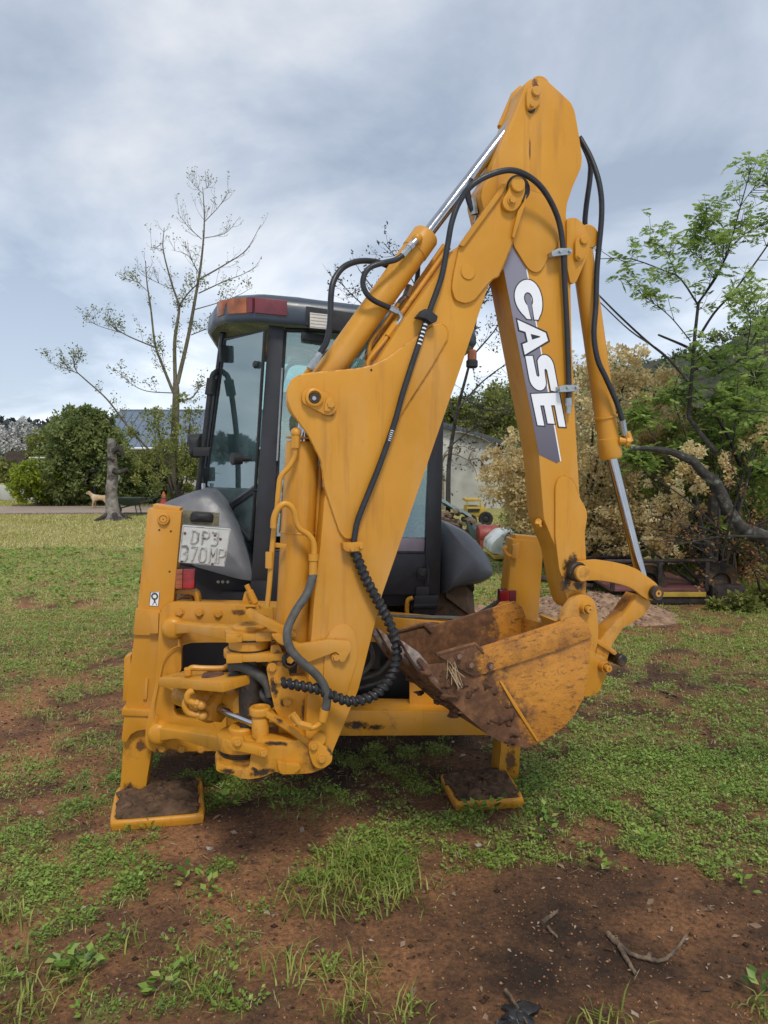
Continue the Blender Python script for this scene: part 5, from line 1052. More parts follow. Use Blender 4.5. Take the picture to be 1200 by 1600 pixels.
# ---- leaves and blades, many at once
def leaf_mat(name, cols, trans=.25, rough=.55):
    m, t, b = mat(name); a = node(t, 'ShaderNodeAttribute', attribute_name='tint'); st = [(i/(len(cols)-1), c) for i, c in enumerate(cols)]
    c = ramp(t, a.outputs['Fac'], *st); t.links.new(c, b.inputs['Base Color']); b.inputs['Roughness'].default_value = rough; b.inputs['Specular IOR Level'].default_value = .3
    tr = node(t, 'ShaderNodeBsdfTranslucent'); t.links.new(c, tr.inputs[0]); ms = node(t, 'ShaderNodeMixShader'); ms.inputs[0].default_value = trans
    o = t.nodes['Material Output']; t.links.new(b.outputs[0], ms.inputs[1]); t.links.new(tr.outputs[0], ms.inputs[2]); t.links.new(ms.outputs[0], o.inputs[0]); return m
def unit(a): return a/np.maximum(1e-9, np.linalg.norm(a, axis=1, keepdims=True))
def leaves_mesh(name, P, D, size, wid, m, tint=None, fold=.25, base=(0, 0, 0), up=None, upn=.35):
    """rhombic leaves: P base points, D directions, size lengths, wid width ratio"""
    n = len(P); D = unit(D); r = RNG.normal(size=(n, 3)) if up is None else up+RNG.normal(size=(n, 3))*upn
    S_ = unit(np.cross(D, r)); Nn = np.cross(S_, D); sz = np.broadcast_to(size, (n,))[:, None]; P = P-np.asarray(base)
    mid = P+D*sz*.45-Nn*sz*fold*.2; tip = P+D*sz-Nn*sz*fold*.5; hw = S_*sz*wid*.5
    verts = np.stack([P, mid+hw+Nn*sz*fold*.25, tip, mid-hw+Nn*sz*fold*.25], 1).reshape(-1, 3)
    k = np.arange(n)[:, None]*4; faces = np.concatenate([np.stack([k[:, 0], k[:, 0]+1, k[:, 0]+2], 1), np.stack([k[:, 0], k[:, 0]+2, k[:, 0]+3], 1)])
    me = bpy.data.meshes.new(name); np_mesh(me, verts, faces, 3); tint = RNG.random(n) if tint is None else tint
    me.attributes.new('tint', 'FLOAT', 'POINT').data.foreach_set('value', np.repeat(np.clip(tint, 0, 1), 4).astype(np.float32)); me.materials.append(m); return me
def blades_mesh(name, P, H, W, lean, m, tint):
    n = len(P); a = RNG.random(n)*2*np.pi; d = np.stack([np.cos(a), np.sin(a), np.zeros(n)], 1); s_ = np.stack([-np.sin(a), np.cos(a), np.zeros(n)], 1)
    H = H[:, None]; W = W[:, None]; lean = lean[:, None]; z = np.array([0, 0, 1.])
    p1 = P+z*H*.55+d*H*lean*.35; p2 = P+z*H*(1-.35*lean)+d*H*lean
    verts = np.stack([P-s_*W*.5, P+s_*W*.5, p1+s_*W*.42, p1-s_*W*.42, p2], 1).reshape(-1, 3); k = np.arange(n)*5
    faces = np.concatenate([np.stack([k, k+1, k+2], 1), np.stack([k, k+2, k+3], 1), np.stack([k+3, k+2, k+4], 1)])
    me = bpy.data.meshes.new(name); np_mesh(me, verts, faces, 3)
    me.attributes.new('tint', 'FLOAT', 'POINT').data.foreach_set('value', np.repeat(np.clip(tint, 0, 1), 5).astype(np.float32)); me.materials.append(m); return me
def link(name, me, parent=None, kind=None, label=None, cat=None, loc=None):
    o = bpy.data.objects.new(name, me); COL.objects.link(o)
    if parent: o.parent = parent
    if kind: o['kind'] = kind
    if label: o['label'] = label
    if cat: o['category'] = cat
    if loc is not None: o.location = loc
    return o
def scatter(n, y0, y1, half=.64, p=1.0):
    y = np.sqrt(y0*y0+(y1*y1-y0*y0)*RNG.random(n)**p); x = (RNG.random(n)*2-1)*(half*y+.15); return x, y
G_GRASS = leaf_mat('grass_blade', [(.085, .125, .020), (.23, .28, .05), (.46, .44, .13), (.66, .56, .30)])
G_WEED = leaf_mat('weed_leaf', [(.05, .095, .016), (.12, .22, .034), (.24, .36, .06), (.38, .42, .12)], .25, .42)
G_DRY = leaf_mat('dry_leaf', [(.07, .042, .03), (.16, .095, .06), (.30, .20, .13), (.40, .33, .25)], .1, .7)
# short lawn grass
def grass(n, y0, y1, h, wd, name, label, thr=.42, tall=0):
    x, y = scatter(n, y0, y1); c = cover(x, y); k = RNG.random(n) < np.clip((c-thr)*2.2, 0, 1); x, y, c = x[k], y[k], c[k]
    P = np.column_stack([x, y, height(x, y)-.004]); n = len(x); H = h*(.45+.9*RNG.random(n))*(.7+.6*fbm(x, y, 2.2, 3)); tint = .12+.55*fbm(x, y, .9, 4)+.28*RNG.random(n)-.1+.26*np.clip((y-5)/5, 0, 1)-.16*gauss(x, y, 3, 6, 2.4, 3, 2)
    tint = np.where(RNG.random(n) < .14, 1, tint); return link(name, blades_mesh(name, P, H, wd*(.6+.8*RNG.random(n)), .3+.9*RNG.random(n), G_GRASS, tint), kind='stuff', label=label, cat='grass')
grass(110000, 2.3, 6.5, .032, .0030, 'short_grass', 'short green grass blades in the near patches of lawn', .42)
grass(210000, 6.5, 15, .038, .0060, 'lawn_grass', 'short mown grass of the lawn beside the machine', .30)
grass(120000, 15, 24.0, .05, .013, 'distant_lawn_grass', 'short grass of the far lawn before the paved drive', .2)
# taller tufts
def tufts(spots, name, label, h=.13, per=70, rad=.10):
    P = []; H = []
    for (x, y) in spots:
        n = int(per*random.uniform(.6, 1.4)); px = RNG.normal(x, rad, n); py = RNG.normal(y, rad*.9, n); P.append(np.column_stack([px, py, height(px, py)-.004])); H.append(h*(.35+.9*RNG.random(n)))
    P = np.concatenate(P); H = np.concatenate(H); n = len(P); return link(name, blades_mesh(name, P, H, .0035+.004*RNG.random(n), .35+1.0*RNG.random(n), G_GRASS, .1+.5*RNG.random(n)), kind='stuff', label=label, cat='grass')
gp_ = lambda px, py: tuple(atZ((px, py)))[:2]
tufts([gp_(*q) for q in ((500, 1400), (530, 1370), (560, 1390), (590, 1410), (615, 1400), (540, 1350), (600, 1360), (570, 1340), (630, 1385), (480, 1420))], 'tall_grass', 'taller green grass tufts in the centre of the foreground', .10, 52, .075)
tufts([gp_(*q) for q in ((20, 1520), (5, 1440), (40, 1580), (560, 1530), (540, 1590), (620, 1590), (10, 1585), (940, 1600), (1190, 1580), (330, 1560), (300, 1510), (90, 1540), (210, 1480), (450, 1520))], 'grass_tuft', 'thin grass tufts at the bottom edge of the photo', .085, 42, .05)
tufts([(RNG.uniform(3.8, 6.8), RNG.uniform(9.6, 11.2)) for _ in range(46)], 'rank_grass', 'rank pale green grass along the bush edge', .30, 90, .16)
# leafy weeds: little rosettes
def weeds(n, y0, y1, size, name, label, thr, leafn=7, rad=.035, region=None):
    x, y = scatter(n, y0, y1); c = cover(x, y) + (region(x, y) if region else 0); k = RNG.random(n) < np.clip((c-thr)*2.4, 0, 1); x, y = x[k], y[k]; n = len(x)
    X = np.repeat(x, leafn); Y = np.repeat(y, leafn); sc = np.repeat(.6+.8*RNG.random(n)+.6*(RNG.random(n) < .1), leafn); N_ = len(X)
    a = RNG.random(N_)*2*np.pi; r = rad*np.sqrt(RNG.random(N_))*sc; px = X+np.cos(a)*r; py = Y+np.sin(a)*r; P = np.column_stack([px, py, height(px, py)+.003+.026*RNG.random(N_)*sc])
    D = np.column_stack([np.cos(a), np.sin(a), .15+.5*RNG.random(N_)]); tint = np.clip(np.repeat(.2+.6*fbm(x, y, 1.3, 2), leafn)+.35*(RNG.random(N_)-.5)+.1, 0, 1)
    return link(name, leaves_mesh(name, P, D, size*(.6+.8*RNG.random(N_))*sc, .62, G_WEED, tint, .2, up=np.array([0, 0, 1.])), kind='stuff', label=label, cat='weeds')
rightw = lambda x, y: .12*gauss(x, y, 1.9, 4.3, 1.4, 1.1, 2)
weeds(24000, 2.3, 4.6, .0125, 'clover_weeds', 'small leafy green weeds scattered over the near soil', .50, 7, .026, rightw)
weeds(20000, 4.6, 9, .018, 'broadleaf_weeds', 'small leafy weeds over the middle of the lawn', .50, 6, .038, rightw)
weeds(9000, 9, 15, .040, 'lawn_weeds', 'low leafy weeds in the far lawn', .5, 6, .07)
def plantlets(spots, size, leafn, name, label):
    P = []; D = []
    for x, y in spots:
        for k in range(leafn):
            a = random.uniform(0, 6.28); r = random.uniform(.0, .05); P.append((x+math.cos(a)*r, y+math.sin(a)*r, .015+random.uniform(0, .07))); D.append((math.cos(a), math.sin(a), random.uniform(.2, .8)))
    return link(name, leaves_mesh(name, np.array(P), np.array(D), size, .6, G_WEED, None, .2, up=np.array([0, 0, 1.])), kind='stuff', label=label, cat='weeds')
plantlets([gp_(*q) for q in ((370, 1262), (345, 1258), (745, 1275), (770, 1268), (850, 1310), (855, 1290), (120, 1530), (100, 1515), (140, 1520), (325, 1400), (290, 1385), (940, 1365), (1010, 1330), (1160, 1390), (1190, 1570), (1130, 1260), (1040, 1290), (255, 1555))], .045, 13, 'seedlings', 'larger leafy seedlings dotted over the foreground')
# litter
x, y = scatter(9500, 2.3, 9); n = len(x); a = RNG.random(n)*6.28; sz = np.where(RNG.random(n) < .12, .045, .018)*(.6+.8*RNG.random(n))
link('leaf_litter', leaves_mesh('leaf_litter', np.column_stack([x, y, height(x, y)+.006]), np.column_stack([np.cos(a), np.sin(a), .12*RNG.normal(size=n)]), sz, .45, G_DRY, RNG.random(n)**1.4, .3, up=np.array([0, 0, 1.])), kind='stuff', label='dry brown leaves and chips littering the soil', cat='leaf litter')
def grains(n, y0, y1, r0, r1, name, label, m, fn=None):
    x, y = fn(n) if fn else scatter(n, y0, y1, .6); z = height(x, y) if fn is None else None
    base = np.array([[1, 0, 0], [-1, 0, 0], [0, 1, 0], [0, -1, 0], [0, 0, 1], [0, 0, -1]], float); fc = np.array([[0, 2, 4], [2, 1, 4], [1, 3, 4], [3, 0, 4], [2, 0, 5], [1, 2, 5], [3, 1, 5], [0, 3, 5]])
    r = r0+(r1-r0)*RNG.random(n)**3; Vv = base[None]*(r[:, None, None]*(.6+.8*RNG.random((n, 6, 1)))); Vv[:, :, 2] *= .7
    Vv = Vv+np.column_stack([x, y, z+r*.2])[:, None]; F = (fc[None]+np.arange(n)[:, None, None]*6).reshape(-1, 3); me = bpy.data.meshes.new(name); np_mesh(me, Vv.reshape(-1, 3), F, 3)
    me.attributes.new('tint', 'FLOAT', 'POINT').data.foreach_set('value', np.repeat(RNG.random(n), 6).astype(np.float32)); me.materials.append(m); return link(name, me, kind='stuff', label=label, cat='gravel')
M['grain'] = leaf_mat('soil_grains', [(.05, .03, .02), (.13, .065, .036), (.26, .115, .045), (.36, .22, .12)], 0, .9)
grains(26000, 2.3, 5.5, .0018, .0075, 'soil_crumbs', 'crumbs of reddish soil and grit over the bare patches', M['grain'])
# dead straw lying about
x, y = scatter(9000, 2.3, 8); k = cover(x, y) > .22; x, y = x[k], y[k]; n = len(x); a = RNG.random(n)*6.28
link('dead_straw', leaves_mesh('dead_straw', np.column_stack([x, y, height(x, y)+.006+.008*RNG.random(n)]), np.column_stack([np.cos(a), np.sin(a), .18*RNG.normal(size=n)]), .02+.09*RNG.random(n)**2.5, .045, leaf_mat('straw', [(.16, .10, .055), (.30, .22, .12), (.46, .38, .25)], .1, .8), RNG.random(n), .1, up=np.array([0, 0, 1.])), kind='stuff', label='dead straw and grass stalks lying over soil and turf', cat='straw')
M['clod'] = leaf_mat('soil_clod', [(.03, .018, .011), (.075, .036, .019), (.13, .06, .028)], 0, .95)
grains(4200, 2.3, 7, .004, .015, 'soil_clods', 'dark clods of soil over the bare ground', M['clod'])
# a few stones and sticks one can pick out
def stone(px, py, r, c, label):
    z = MB(); p = atZ((px, py)); z.blob(Vector((p.x, p.y, r*.25)), r, 3, .25, (1, .8, .55)); o = z.build('stone', c); tag(o, label, 'stone', 'loose stones on the soil'); return o
SG = simple('pale_stone', (.36, .32, .28), .85, 0, .2, 30, .4); SR = simple('red_stone', (.22, .10, .06), .9, 0, .2, 30, .4)
stone(327, 1327, .017, SG, 'pale grey stone on bare soil below the left foot pad'); stone(747, 1322, .017, SG, 'pale pinkish stone on the weeds right of the grass tufts'); stone(700, 1358, .018, SR, 'flat reddish chip of brick right of the tall grass tuft')
BARK = simple('stick_bark', (.20, .14, .09), .85, 0, .3, 25, .5, (.07, .05, .035), .55)
def stick(pts, r, label, h=.012, extra=()):
    z = MB()
    for P in (pts,)+tuple(extra):
        Q = [atZ(p, h) for p in P]; q = spline(Q, 6); q = [p+Vector((0, 0, random.uniform(-.002, .004))) for p in q]; n_ = len(q); z.tube(q, [r*(1-.45*i/n_)*random.uniform(.88, 1.12) for i in range(n_)], 8)
    return tag(z.build('fallen_stick', BARK), label, 'stick', 'fallen sticks')
stick([(950, 1458), (962, 1472), (985, 1490), (1010, 1498), (1035, 1500), (1055, 1485), (1072, 1463)], .010, 'curved forked stick lying on the dark soil at right', .012, (((952, 1462), (968, 1474)), ((968, 1480), (982, 1503), (993, 1522)), ((1014, 1498), (1014, 1490))))
stick([(847, 1441), (870, 1424)], .010, 'short thick twig left of the curved stick, upper of two'); stick([(856, 1449), (871, 1465)], .006, 'thin short twig left of the curved stick, lower of two')
stick([(790, 1546), (806, 1570), (824, 1600)], .006, 'straight thin stick at the bottom edge leaning over a black rag', .03); stick([(1000, 1072), (1030, 1078), (1060, 1089)], .012, 'pale thin stick on the grass right of the digging bucket')
stick([(600, 1335), (640, 1330), (660, 1328)], .006, 'dry grass stalk lying right of the tall grass tuft'); stick([(900, 1228), (896, 1240), (900, 1262)], .006, 'dark thin twig standing in the weeds right of the right foot pad')
z = MB()
for k in range(9): p = atZ((random.uniform(782, 828), random.uniform(1576, 1602)), .015); z.blob(p, random.uniform(.02, .04), 2, .45, (1, .8, .5))
tag(z.build('black_rag', simple('black_plastic_rag', (.025, .025, .027), .4, 0, .3, 20, .4, (.3, .3, .3), .62)), 'crumpled black plastic rag half buried at the bottom edge', 'rag')
# ================================================================== SURROUNDINGS
BRK = simple('brown_bark', (.15, .115, .08), .9, 0, .3, 9, .6, (.06, .045, .035), .58); BRKD = simple('dark_bark', (.045, .038, .032), .9, 0, .3, 9, .6, (.13, .13, .10), .64); BRKP = simple('pale_bark', (.25, .21, .15), .85, 0, .25, 7, .5, (.13, .12, .07), .55)
LICH = simple('lichened_bark', (.045, .040, .033), .9, 0, .3, 14, .7, (.20, .21, .17), .57)
# hills
def hill(name, x0, x1, prof, y0, y1, m, label, n=160, rows=24):
    xs = np.linspace(x0, x1, n); t_ = np.linspace(0, 1, rows); vs = []
    for r in t_:
        yy = y0+(y1-y0)*r; hh = np.interp(xs, *zip(*prof))*np.sin(np.pi/2*np.clip(r*1.15, 0, 1))**1.1; hh = hh+(fbm(xs*1.0, np.full(n, yy), .09, 1)-.5)*6*r+(fbm(xs, np.full(n, yy), .35, 2)-.5)*2.2*min(1, r*3)
        vs.append(np.column_stack([xs, np.full(n, yy), hh-.4]))
    v_ = np.concatenate(vs); i = np.arange(rows-1)[:, None]*n+np.arange(n-1)[None]; q = np.stack([i, i+1, i+n+1, i+n], -1).reshape(-1, 4); me = bpy.data.meshes.new(name); np_mesh(me, v_, q, 4); me.materials.append(m); me.polygons.foreach_set('use_smooth', [True]*len(me.polygons)); o = link(name, me, kind='structure', label=label, cat='hill'); return v_
def wood_mat(name, a, b_): return simple(name, a, .95, 0, .4, .25, .6, b_, .48)
vA = hill('hill', -420, 60, [(-420, 22), (-200, 19), (-130, 18), (0, 17), (60, 16)], 260, 420, wood_mat('far_wooded_slope', (.045, .055, .045), (.03, .035, .03)), 'low dark wooded ridge on the far left skyline')
vB = hill('hill', -60, 260, [(-60, 5), (10, 9), (22, 14), (45, 19), (62, 21), (75, 27), (100, 38), (150, 60), (260, 80)], 75, 165, wood_mat('near_wooded_slope', (.050, .060, .026), (.045, .040, .03)), 'wooded green hillside rising to the right')
LF_HILL = leaf_mat('hill_foliage', [(.06, .08, .045), (.11, .14, .06), (.17, .20, .075), (.24, .26, .08)], .15)
def clump_field(P, r, per, size, m, name, label):
    n = len(P); c = np.repeat(P, per, 0); rr = np.repeat(r, per)[:, None]; d = unit(RNG.normal(size=(n*per, 3))); d[:, 2] = np.abs(d[:, 2])*.9
    p = c+d*rr*RNG.random((n*per, 1))**.4; tint = np.clip(np.repeat(RNG.random(n)*.7, per)+.3*RNG.random(n*per), 0, 1)
    return link(name, leaves_mesh(name, p, d+RNG.normal(size=d.shape)*.7, size*(.6+.8*RNG.random(n*per)), .75, m, tint), kind='stuff', label=label, cat='woodland')
sel = RNG.choice(len(vB), 1500); Pb = vB[sel]+RNG.normal(size=(1500, 3))*[2, 2, .3]; k = (Pb[:, 0] > -20) & (Pb[:, 0] < 130); Pb = Pb[k]
clump_field(Pb, 1.2+1.6*RNG.random(len(Pb)), 60, .75, LF_HILL, 'hillside_bush', 'mixed green scrub covering the right hillside')
sel = RNG.choice(len(vA), 900); Pa = vA[sel]; LF_FAR = leaf_mat('far_hill_foliage', [(.05, .06, .055), (.07, .08, .07)], .1)
clump_field(Pa, 2+3*RNG.random(len(Pa)), 16, 2.6, LF_FAR, 'ridge_wood', 'grey green wood along the far left ridge')

# ---- generic vegetation
def limb_mb(mb, pts, r0, r1, seg=7, n=5):
    P = spline(pts, n); k = len(P); mb.tube(P, [r0+(r1-r0)*i/(k-1) for i in range(k)], seg); return P
def twigs(mb, P, n, ln, r, out_, up=.4, spread=.8, sub=1, start=.25):
    for _ in range(n):
        i = random.randrange(int(len(P)*start), len(P)-1); d = (P[i+1]-P[i]).normalized(); rv = Vector((random.gauss(0, 1), random.gauss(0, 1), random.gauss(0, 1))).normalized()
        dd = (d*.7+rv*spread+Vector((0, 0, up))).normalized(); L_ = ln*random.uniform(.5, 1.2); q = [P[i], P[i]+dd*L_*.5+rv*L_*.05, P[i]+(dd+Vector((0, 0, .15))).normalized()*L_]
        S2 = spline(q, 4); mb.tube(S2, [r*(1-.7*j/(len(S2)-1)) for j in range(len(S2))], 4, False); out_.append(S2)
        if sub: twigs(mb, S2, 2, ln*.5, r*.55, out_, up, spread, sub-1)
def leaves_on(tw, per, m, size, base, name, parent, wid=.5, jit=.04, tipb=.3, tintf=None, droop=0):
    P = []; D = []
    for S2 in tw:
        for _ in range(per):
            i = min(len(S2)-1, int(len(S2)*(tipb+(1-tipb)*random.random()))); P.append(S2[i]+Vector((random.gauss(0, jit), random.gauss(0, jit), random.gauss(0, jit)))); D.append((random.gauss(0, 1), random.gauss(0, 1), random.gauss(.2-droop, .7)))
    P = np.array(P); D = np.array(D); me = leaves_mesh(name, P, D, size*(.6+.8*RNG.random(len(P))), wid, m, tintf(P) if tintf else None, base=base); o = link(name, me, parent); o['kind'] = 'stuff'; return o
def crown(base, blobs, per, size, m, name, parent, wid=.55, surf=.55, tints=None):
    """leaf-sized faces through the volume of uneven lobes: blobs = (centre, (rx, ry, rz), weight)"""
    Ps = []; Ds = []; Ts = []
    for c, rr, wt in blobs:
        n = int(per*wt); sub = max(4, int(n/55)); sc = unit(RNG.normal(size=(sub, 3)))*np.array(rr)*(.30+.95*RNG.random((sub, 1))**.7); srt = RNG.random(sub)
        idx = RNG.integers(0, sub, n); d = unit(RNG.normal(size=(n, 3))); p = np.array(c)+sc[idx]+d*(np.mean(rr)*(.10+.24*RNG.random((sub, 1))[idx]))*RNG.random((n, 1))**surf; Ps.append(p); Ds.append(d+np.array([0, 0, .1])+RNG.normal(size=(n, 3))*.5); Ts.append(np.clip(.15+.6*srt[idx]+.3*RNG.random(n), 0, 1))
    P = np.concatenate(Ps); D = np.concatenate(Ds); T_ = np.concatenate(Ts); P[:, 2] = np.maximum(P[:, 2], .03)
    me = leaves_mesh(name, P, D, size*(.55+.9*RNG.random(len(P))), wid, m, T_, base=base, up=np.array([0, 0, 1.]), upn=.75); o = link(name, me, parent); o['kind'] = 'stuff'; return o
def px3(px, py, Y): return atY((px, py), Y)
def bush(label, cat, foot_, Y, blobs, per, size, m, trunk=True, group=None, name='garden_shrub', bark=None, wid=.55):
    b0 = px3(*foot_, Y); b0.z = 0; t_ = thing(name, label, cat, b0, group); bl_ = []
    for (px, py, rx, ry, wt) in blobs:
        c = px3(px, py, Y+random.uniform(-.5, .5)*rx*Y/FPX); k = Y/FPX; bl_.append((tuple(c), (rx*k, min(rx, ry)*k, ry*k), wt))
    crown(tuple(b0), bl_, per, size, m, 'crown', t_, wid)
    if trunk:
        mb = MB()
        for c, rr, wt in bl_: limb_mb(mb, [b0+Vector((random.uniform(-.1, .1),)*2+(0,)), b0.lerp(Vector(c), .55)+Vector((0, 0, rr[2]*.2)), Vector(c)+Vector((0, 0, rr[2]*.5))], .012*Y/10+.02, .008)
        mb.build('trunk', bark or BRKD, t_)
    return t_

# ---- left: drive, wall, house
mpv = simple('brick_paving', (.36, .29, .235), .85, 0, .12, 2, .2)
pave = MB(); ya, yb = 24.3, 28.0
def strip(y0a, y1a, x0, x1, z, name, m, label, cat):
    n_ = 24; v_ = []; mb = MB()
    for i in range(n_+1):
        x = x0+(x1-x0)*i/n_; c_ = .35*math.sin((x+8)*.16); mb.v += [(x, y0a+c_, z), (x, y1a+c_, z)]
    mb.f = [(2*i, 2*i+2, 2*i+3, 2*i+1) for i in range(n_)]; o = mb.build(name, m); o['kind'] = 'structure'; o['label'] = label; o['category'] = cat; return o
m, t, b = mat('brick_paving_bond'); v = coords(t); br_ = node(t, 'ShaderNodeTexBrick'); br_.inputs['Scale'].default_value = 1.0; br_.inputs['Brick Width'].default_value = .22; br_.inputs['Row Height'].default_value = .11; br_.inputs['Mortar Size'].default_value = .012
br_.inputs['Color1'].default_value = (.40, .31, .25, 1); br_.inputs['Color2'].default_value = (.30, .225, .18, 1); br_.inputs['Mortar'].default_value = (.17, .14, .11, 1); t.links.new(v, br_.inputs['Vector'])
t.links.new(mix(t, .4, br_.outputs[0], ramp(t, noise(t, .9, 5, .6, v), (.3, (.28, .21, .17)), (.7, (.46, .37, .29)))), b.inputs['Base Color']); b.inputs['Roughness'].default_value = .85
strip(ya, yb, -24, -5, .03, 'drive', m, 'brick paved drive crossing behind the lawn', 'drive')
kb = MB()
for i in range(90): x = -23+.2*i; kb.box(Vector((x, ya-.06+.35*math.sin((x+8)*.16), .02)), .185, .09, .07)
o = kb.build('drive_edging', simple('edging_brick', (.28, .22, .18), .9, 0, .2, 6, .3), None, .006); o['kind'] = 'structure'; o['label'] = 'row of edging bricks along the near side of the drive'; o['category'] = 'kerb'
x_, y_ = RNG.uniform(-20, -4, 26000), RNG.uniform(28.2, 33, 26000); k = len(x_)
link('verge_grass', blades_mesh('verge_grass', np.column_stack([x_, y_, np.zeros(k)]), .07*(.5+RNG.random(k)), np.full(k, .02), .3+.8*RNG.random(k), G_GRASS, .45+.4*RNG.random(k)), kind='stuff', label='bright grass verge beyond the paved drive', cat='grass')
WALL = simple('grey_plaster', (.50, .49, .45), .9, 0, .12, .8, .2, (.18, .17, .15), .66)
z = MB(); p0, p1 = px3(-60, 780, 33), px3(58, 783, 31); p0.z = p1.z = 0; d_ = p1-p0; z.plate([p0, p1, p1+Vector((0, 0, .60)), p0+Vector((0, 0, .72))], Vector((0, .2, 0))); tag(z.build('garden_wall', WALL, None, .02), 'low grey plastered garden wall left of the shrubs', 'wall')
hs = thing('house', 'house with grey blue ribbed metal roof behind the shrubs', 'house', tuple(px3(240, 760, 42).xy)+(0,))
Yh = 40.0; xa, xb = px3(112, 645, Yh).x, px3(345, 645, Yh).x; zr_ = px3(200, 643, Yh+4).z; ze = px3(200, 700, Yh).z
ROOFM = simple('blue_grey_metal_roof', (.17, .215, .275), .45, .3, .08, 1.5, .05, (.13, .15, .17), .66); HW = simple('house_plaster', (.40, .38, .33), .9, 0, .08, 1, .2)
z = MB(); z.plate([(xa+.3, Yh+.6, 0), (xb, Yh+.6, 0), (xb, Yh+.6, ze), (xa+.3, Yh+.6, ze)], (0, 7, 0)); z.build('wall', HW, hs)
z = MB(); z.plate([(xa+1.2, Yh+4, zr_), (xb+3, Yh+4, zr_), (xb+3, Yh, ze-.02), (xa-.6, Yh, ze-.02)], (0, .02, .06)); z.plate([(xa+1.2, Yh+4, zr_), (xa-.6, Yh, ze-.02), (xa-.6, Yh+8, ze-.02)], (.02, 0, .06)); rf = z.build('roof', ROOFM, hs)
rb = MB(); rb.tube([(0, 0, .07), (0, -4, ze-zr_+.05)], .035, 5); rbm = rb.mesh('roof_rib', ROOFM)
for i in range(24):
    x = xa+1.6+i*.42
    if x < xb+3: put('roof_rib', rbm, (x, Yh+4, zr_), rf)
z = MB(); z.tube([(xa+1.2, Yh+4, zr_+.06), (xb+3, Yh+4, zr_+.06)], .07, 6); z.build('ridge_cap', ROOFM, rf); z = MB(); z.tube([(xa-.6, Yh-.06, ze-.02), (xb+3, Yh-.06, ze-.02)], .06, 6); z.build('gutter', M['white'], hs)
for px_ in (228, 300): z = MB(); q = px3(px_, 730, Yh+.55); z.box(q, 1.3, .1, 1.1); wn = z.build('window', M['white'], hs, .01); z = MB(); z.box(q-Vector((0, .04, 0)), 1.14, .06, .95); z.build('pane', M['rubber'], wn)
z = MB(); p = px3(300, 703, 36); z.box(p, 2.6, 1.6, .10); z.box(p-Vector((1.1, 0, p.z/2)), .08, .08, p.z); z.box(p-Vector((-1.1, 0, p.z/2)), .08, .08, p.z); tag(z.build('carport', M['white'], None, .01), 'flat white carport roof in front of the house', 'carport')
z = MB(); p = px3(290, 772, 31); p.z = .35; z.box(p, 3.4, .2, .7); tag(z.build('garden_wall', M['white'], None, .02), 'low white wall behind the bare tree foot', 'wall')
fn = thing('wooden_fence', 'weathered brown board fence under the white flowering tree', 'fence', tuple(px3(32, 726, 36).xy)+(0,)); fm = MB(); fm.box((0, 0, .9), .13, .03, 1.8); fmm = fm.mesh('board', simple('weathered_board', (.085, .065, .05), .9, 0, .25, 4, .4))
for i in range(11): p = px3(12+i*4.2, 726, 36); p.z = random.uniform(-.06, .04)+.35; put('board', fmm, p, fn)
z = MB(); p = px3(68, 715, 35); z.box(p, 1.0, .8, .06); z.box(p-Vector((.3, 0, p.z/2)), .06, .06, p.z); tag(z.build('bird_table', M['white'], None, .01), 'small white topped garden table among the shrubs', 'table')

# ---- left vegetation
LF_DK = leaf_mat('dark_shrub_leaf', [(.065, .10, .035), (.15, .20, .065), (.25, .30, .10), (.34, .38, .14)], .45); LF_YE = leaf_mat('yellow_shrub_leaf', [(.12, .18, .025), (.28, .36, .04), (.50, .54, .07)], .4); LF_MID = leaf_mat('mid_shrub_leaf', [(.09, .115, .03), (.20, .23, .055), (.33, .34, .10)], .4)
LF_WH = leaf_mat('white_blossom', [(.30, .33, .30), (.60, .60, .58), (.72, .71, .69)], .2); LF_TAN = leaf_mat('dry_blossom', [(.30, .20, .085), (.56, .42, .19), (.76, .63, .34), (.84, .75, .48)], .45, .7); LF_FEA = leaf_mat('feathery_leaf', [(.13, .20, .045), (.28, .40, .085), (.46, .56, .16)], .5); LF_RED = leaf_mat('rusty_leaf', [(.12, .055, .022), (.24, .115, .04), (.34, .20, .08)])
bush('tall dense dark green shrub behind the tree stump', 'shrub', (120, 795), 28.5, [(125, 690, 42, 40, 1.3), (105, 735, 42, 36, 1), (160, 725, 36, 42, 1), (130, 655, 28, 18, .5), (170, 680, 24, 26, .5), (95, 770, 36, 20, .6), (160, 770, 34, 20, .6)], 7000, .13, LF_DK)
bush('yellow green bush beside the low grey wall', 'shrub', (62, 786), 28, [(55, 742, 30, 18, 1), (70, 762, 28, 18, .8), (42, 760, 22, 18, .6)], 3200, .13, LF_YE)
bush('small tree covered in white blossom above the board fence', 'tree', (28, 780), 38, [(15, 690, 30, 22, 1), (48, 688, 20, 18, .7), (-15, 700, 25, 24, .6), (35, 670, 14, 12, .3)], 2800, .16, LF_WH, name='blossom_tree')
bush('olive green bush between white blossom and dark shrub', 'shrub', (75, 780), 36, [(70, 700, 24, 26, 1), (85, 680, 16, 16, .5), (10, 740, 26, 18, .6)], 2600, .15, LF_MID)
bush('loose mid green bush behind the bare tree trunk', 'shrub', (235, 790), 29.5, [(225, 735, 34, 28, 1), (265, 725, 34, 30, 1), (205, 760, 24, 20, .6), (250, 762, 38, 18, .7), (300, 720, 26, 26, .7)], 3600, .12, LF_MID)
bush('dark clipped hedge right of the wheelbarrow', 'hedge', (228, 784), 29, [(222, 768, 20, 12, 1), (240, 768, 14, 11, .6)], 2400, .09, LF_DK, name='hedge')
bush('small upright plant against the white wall', 'plant', (297, 790), 26, [(297, 765, 9, 16, 1)], 420, .10, LF_MID, name='garden_plant')
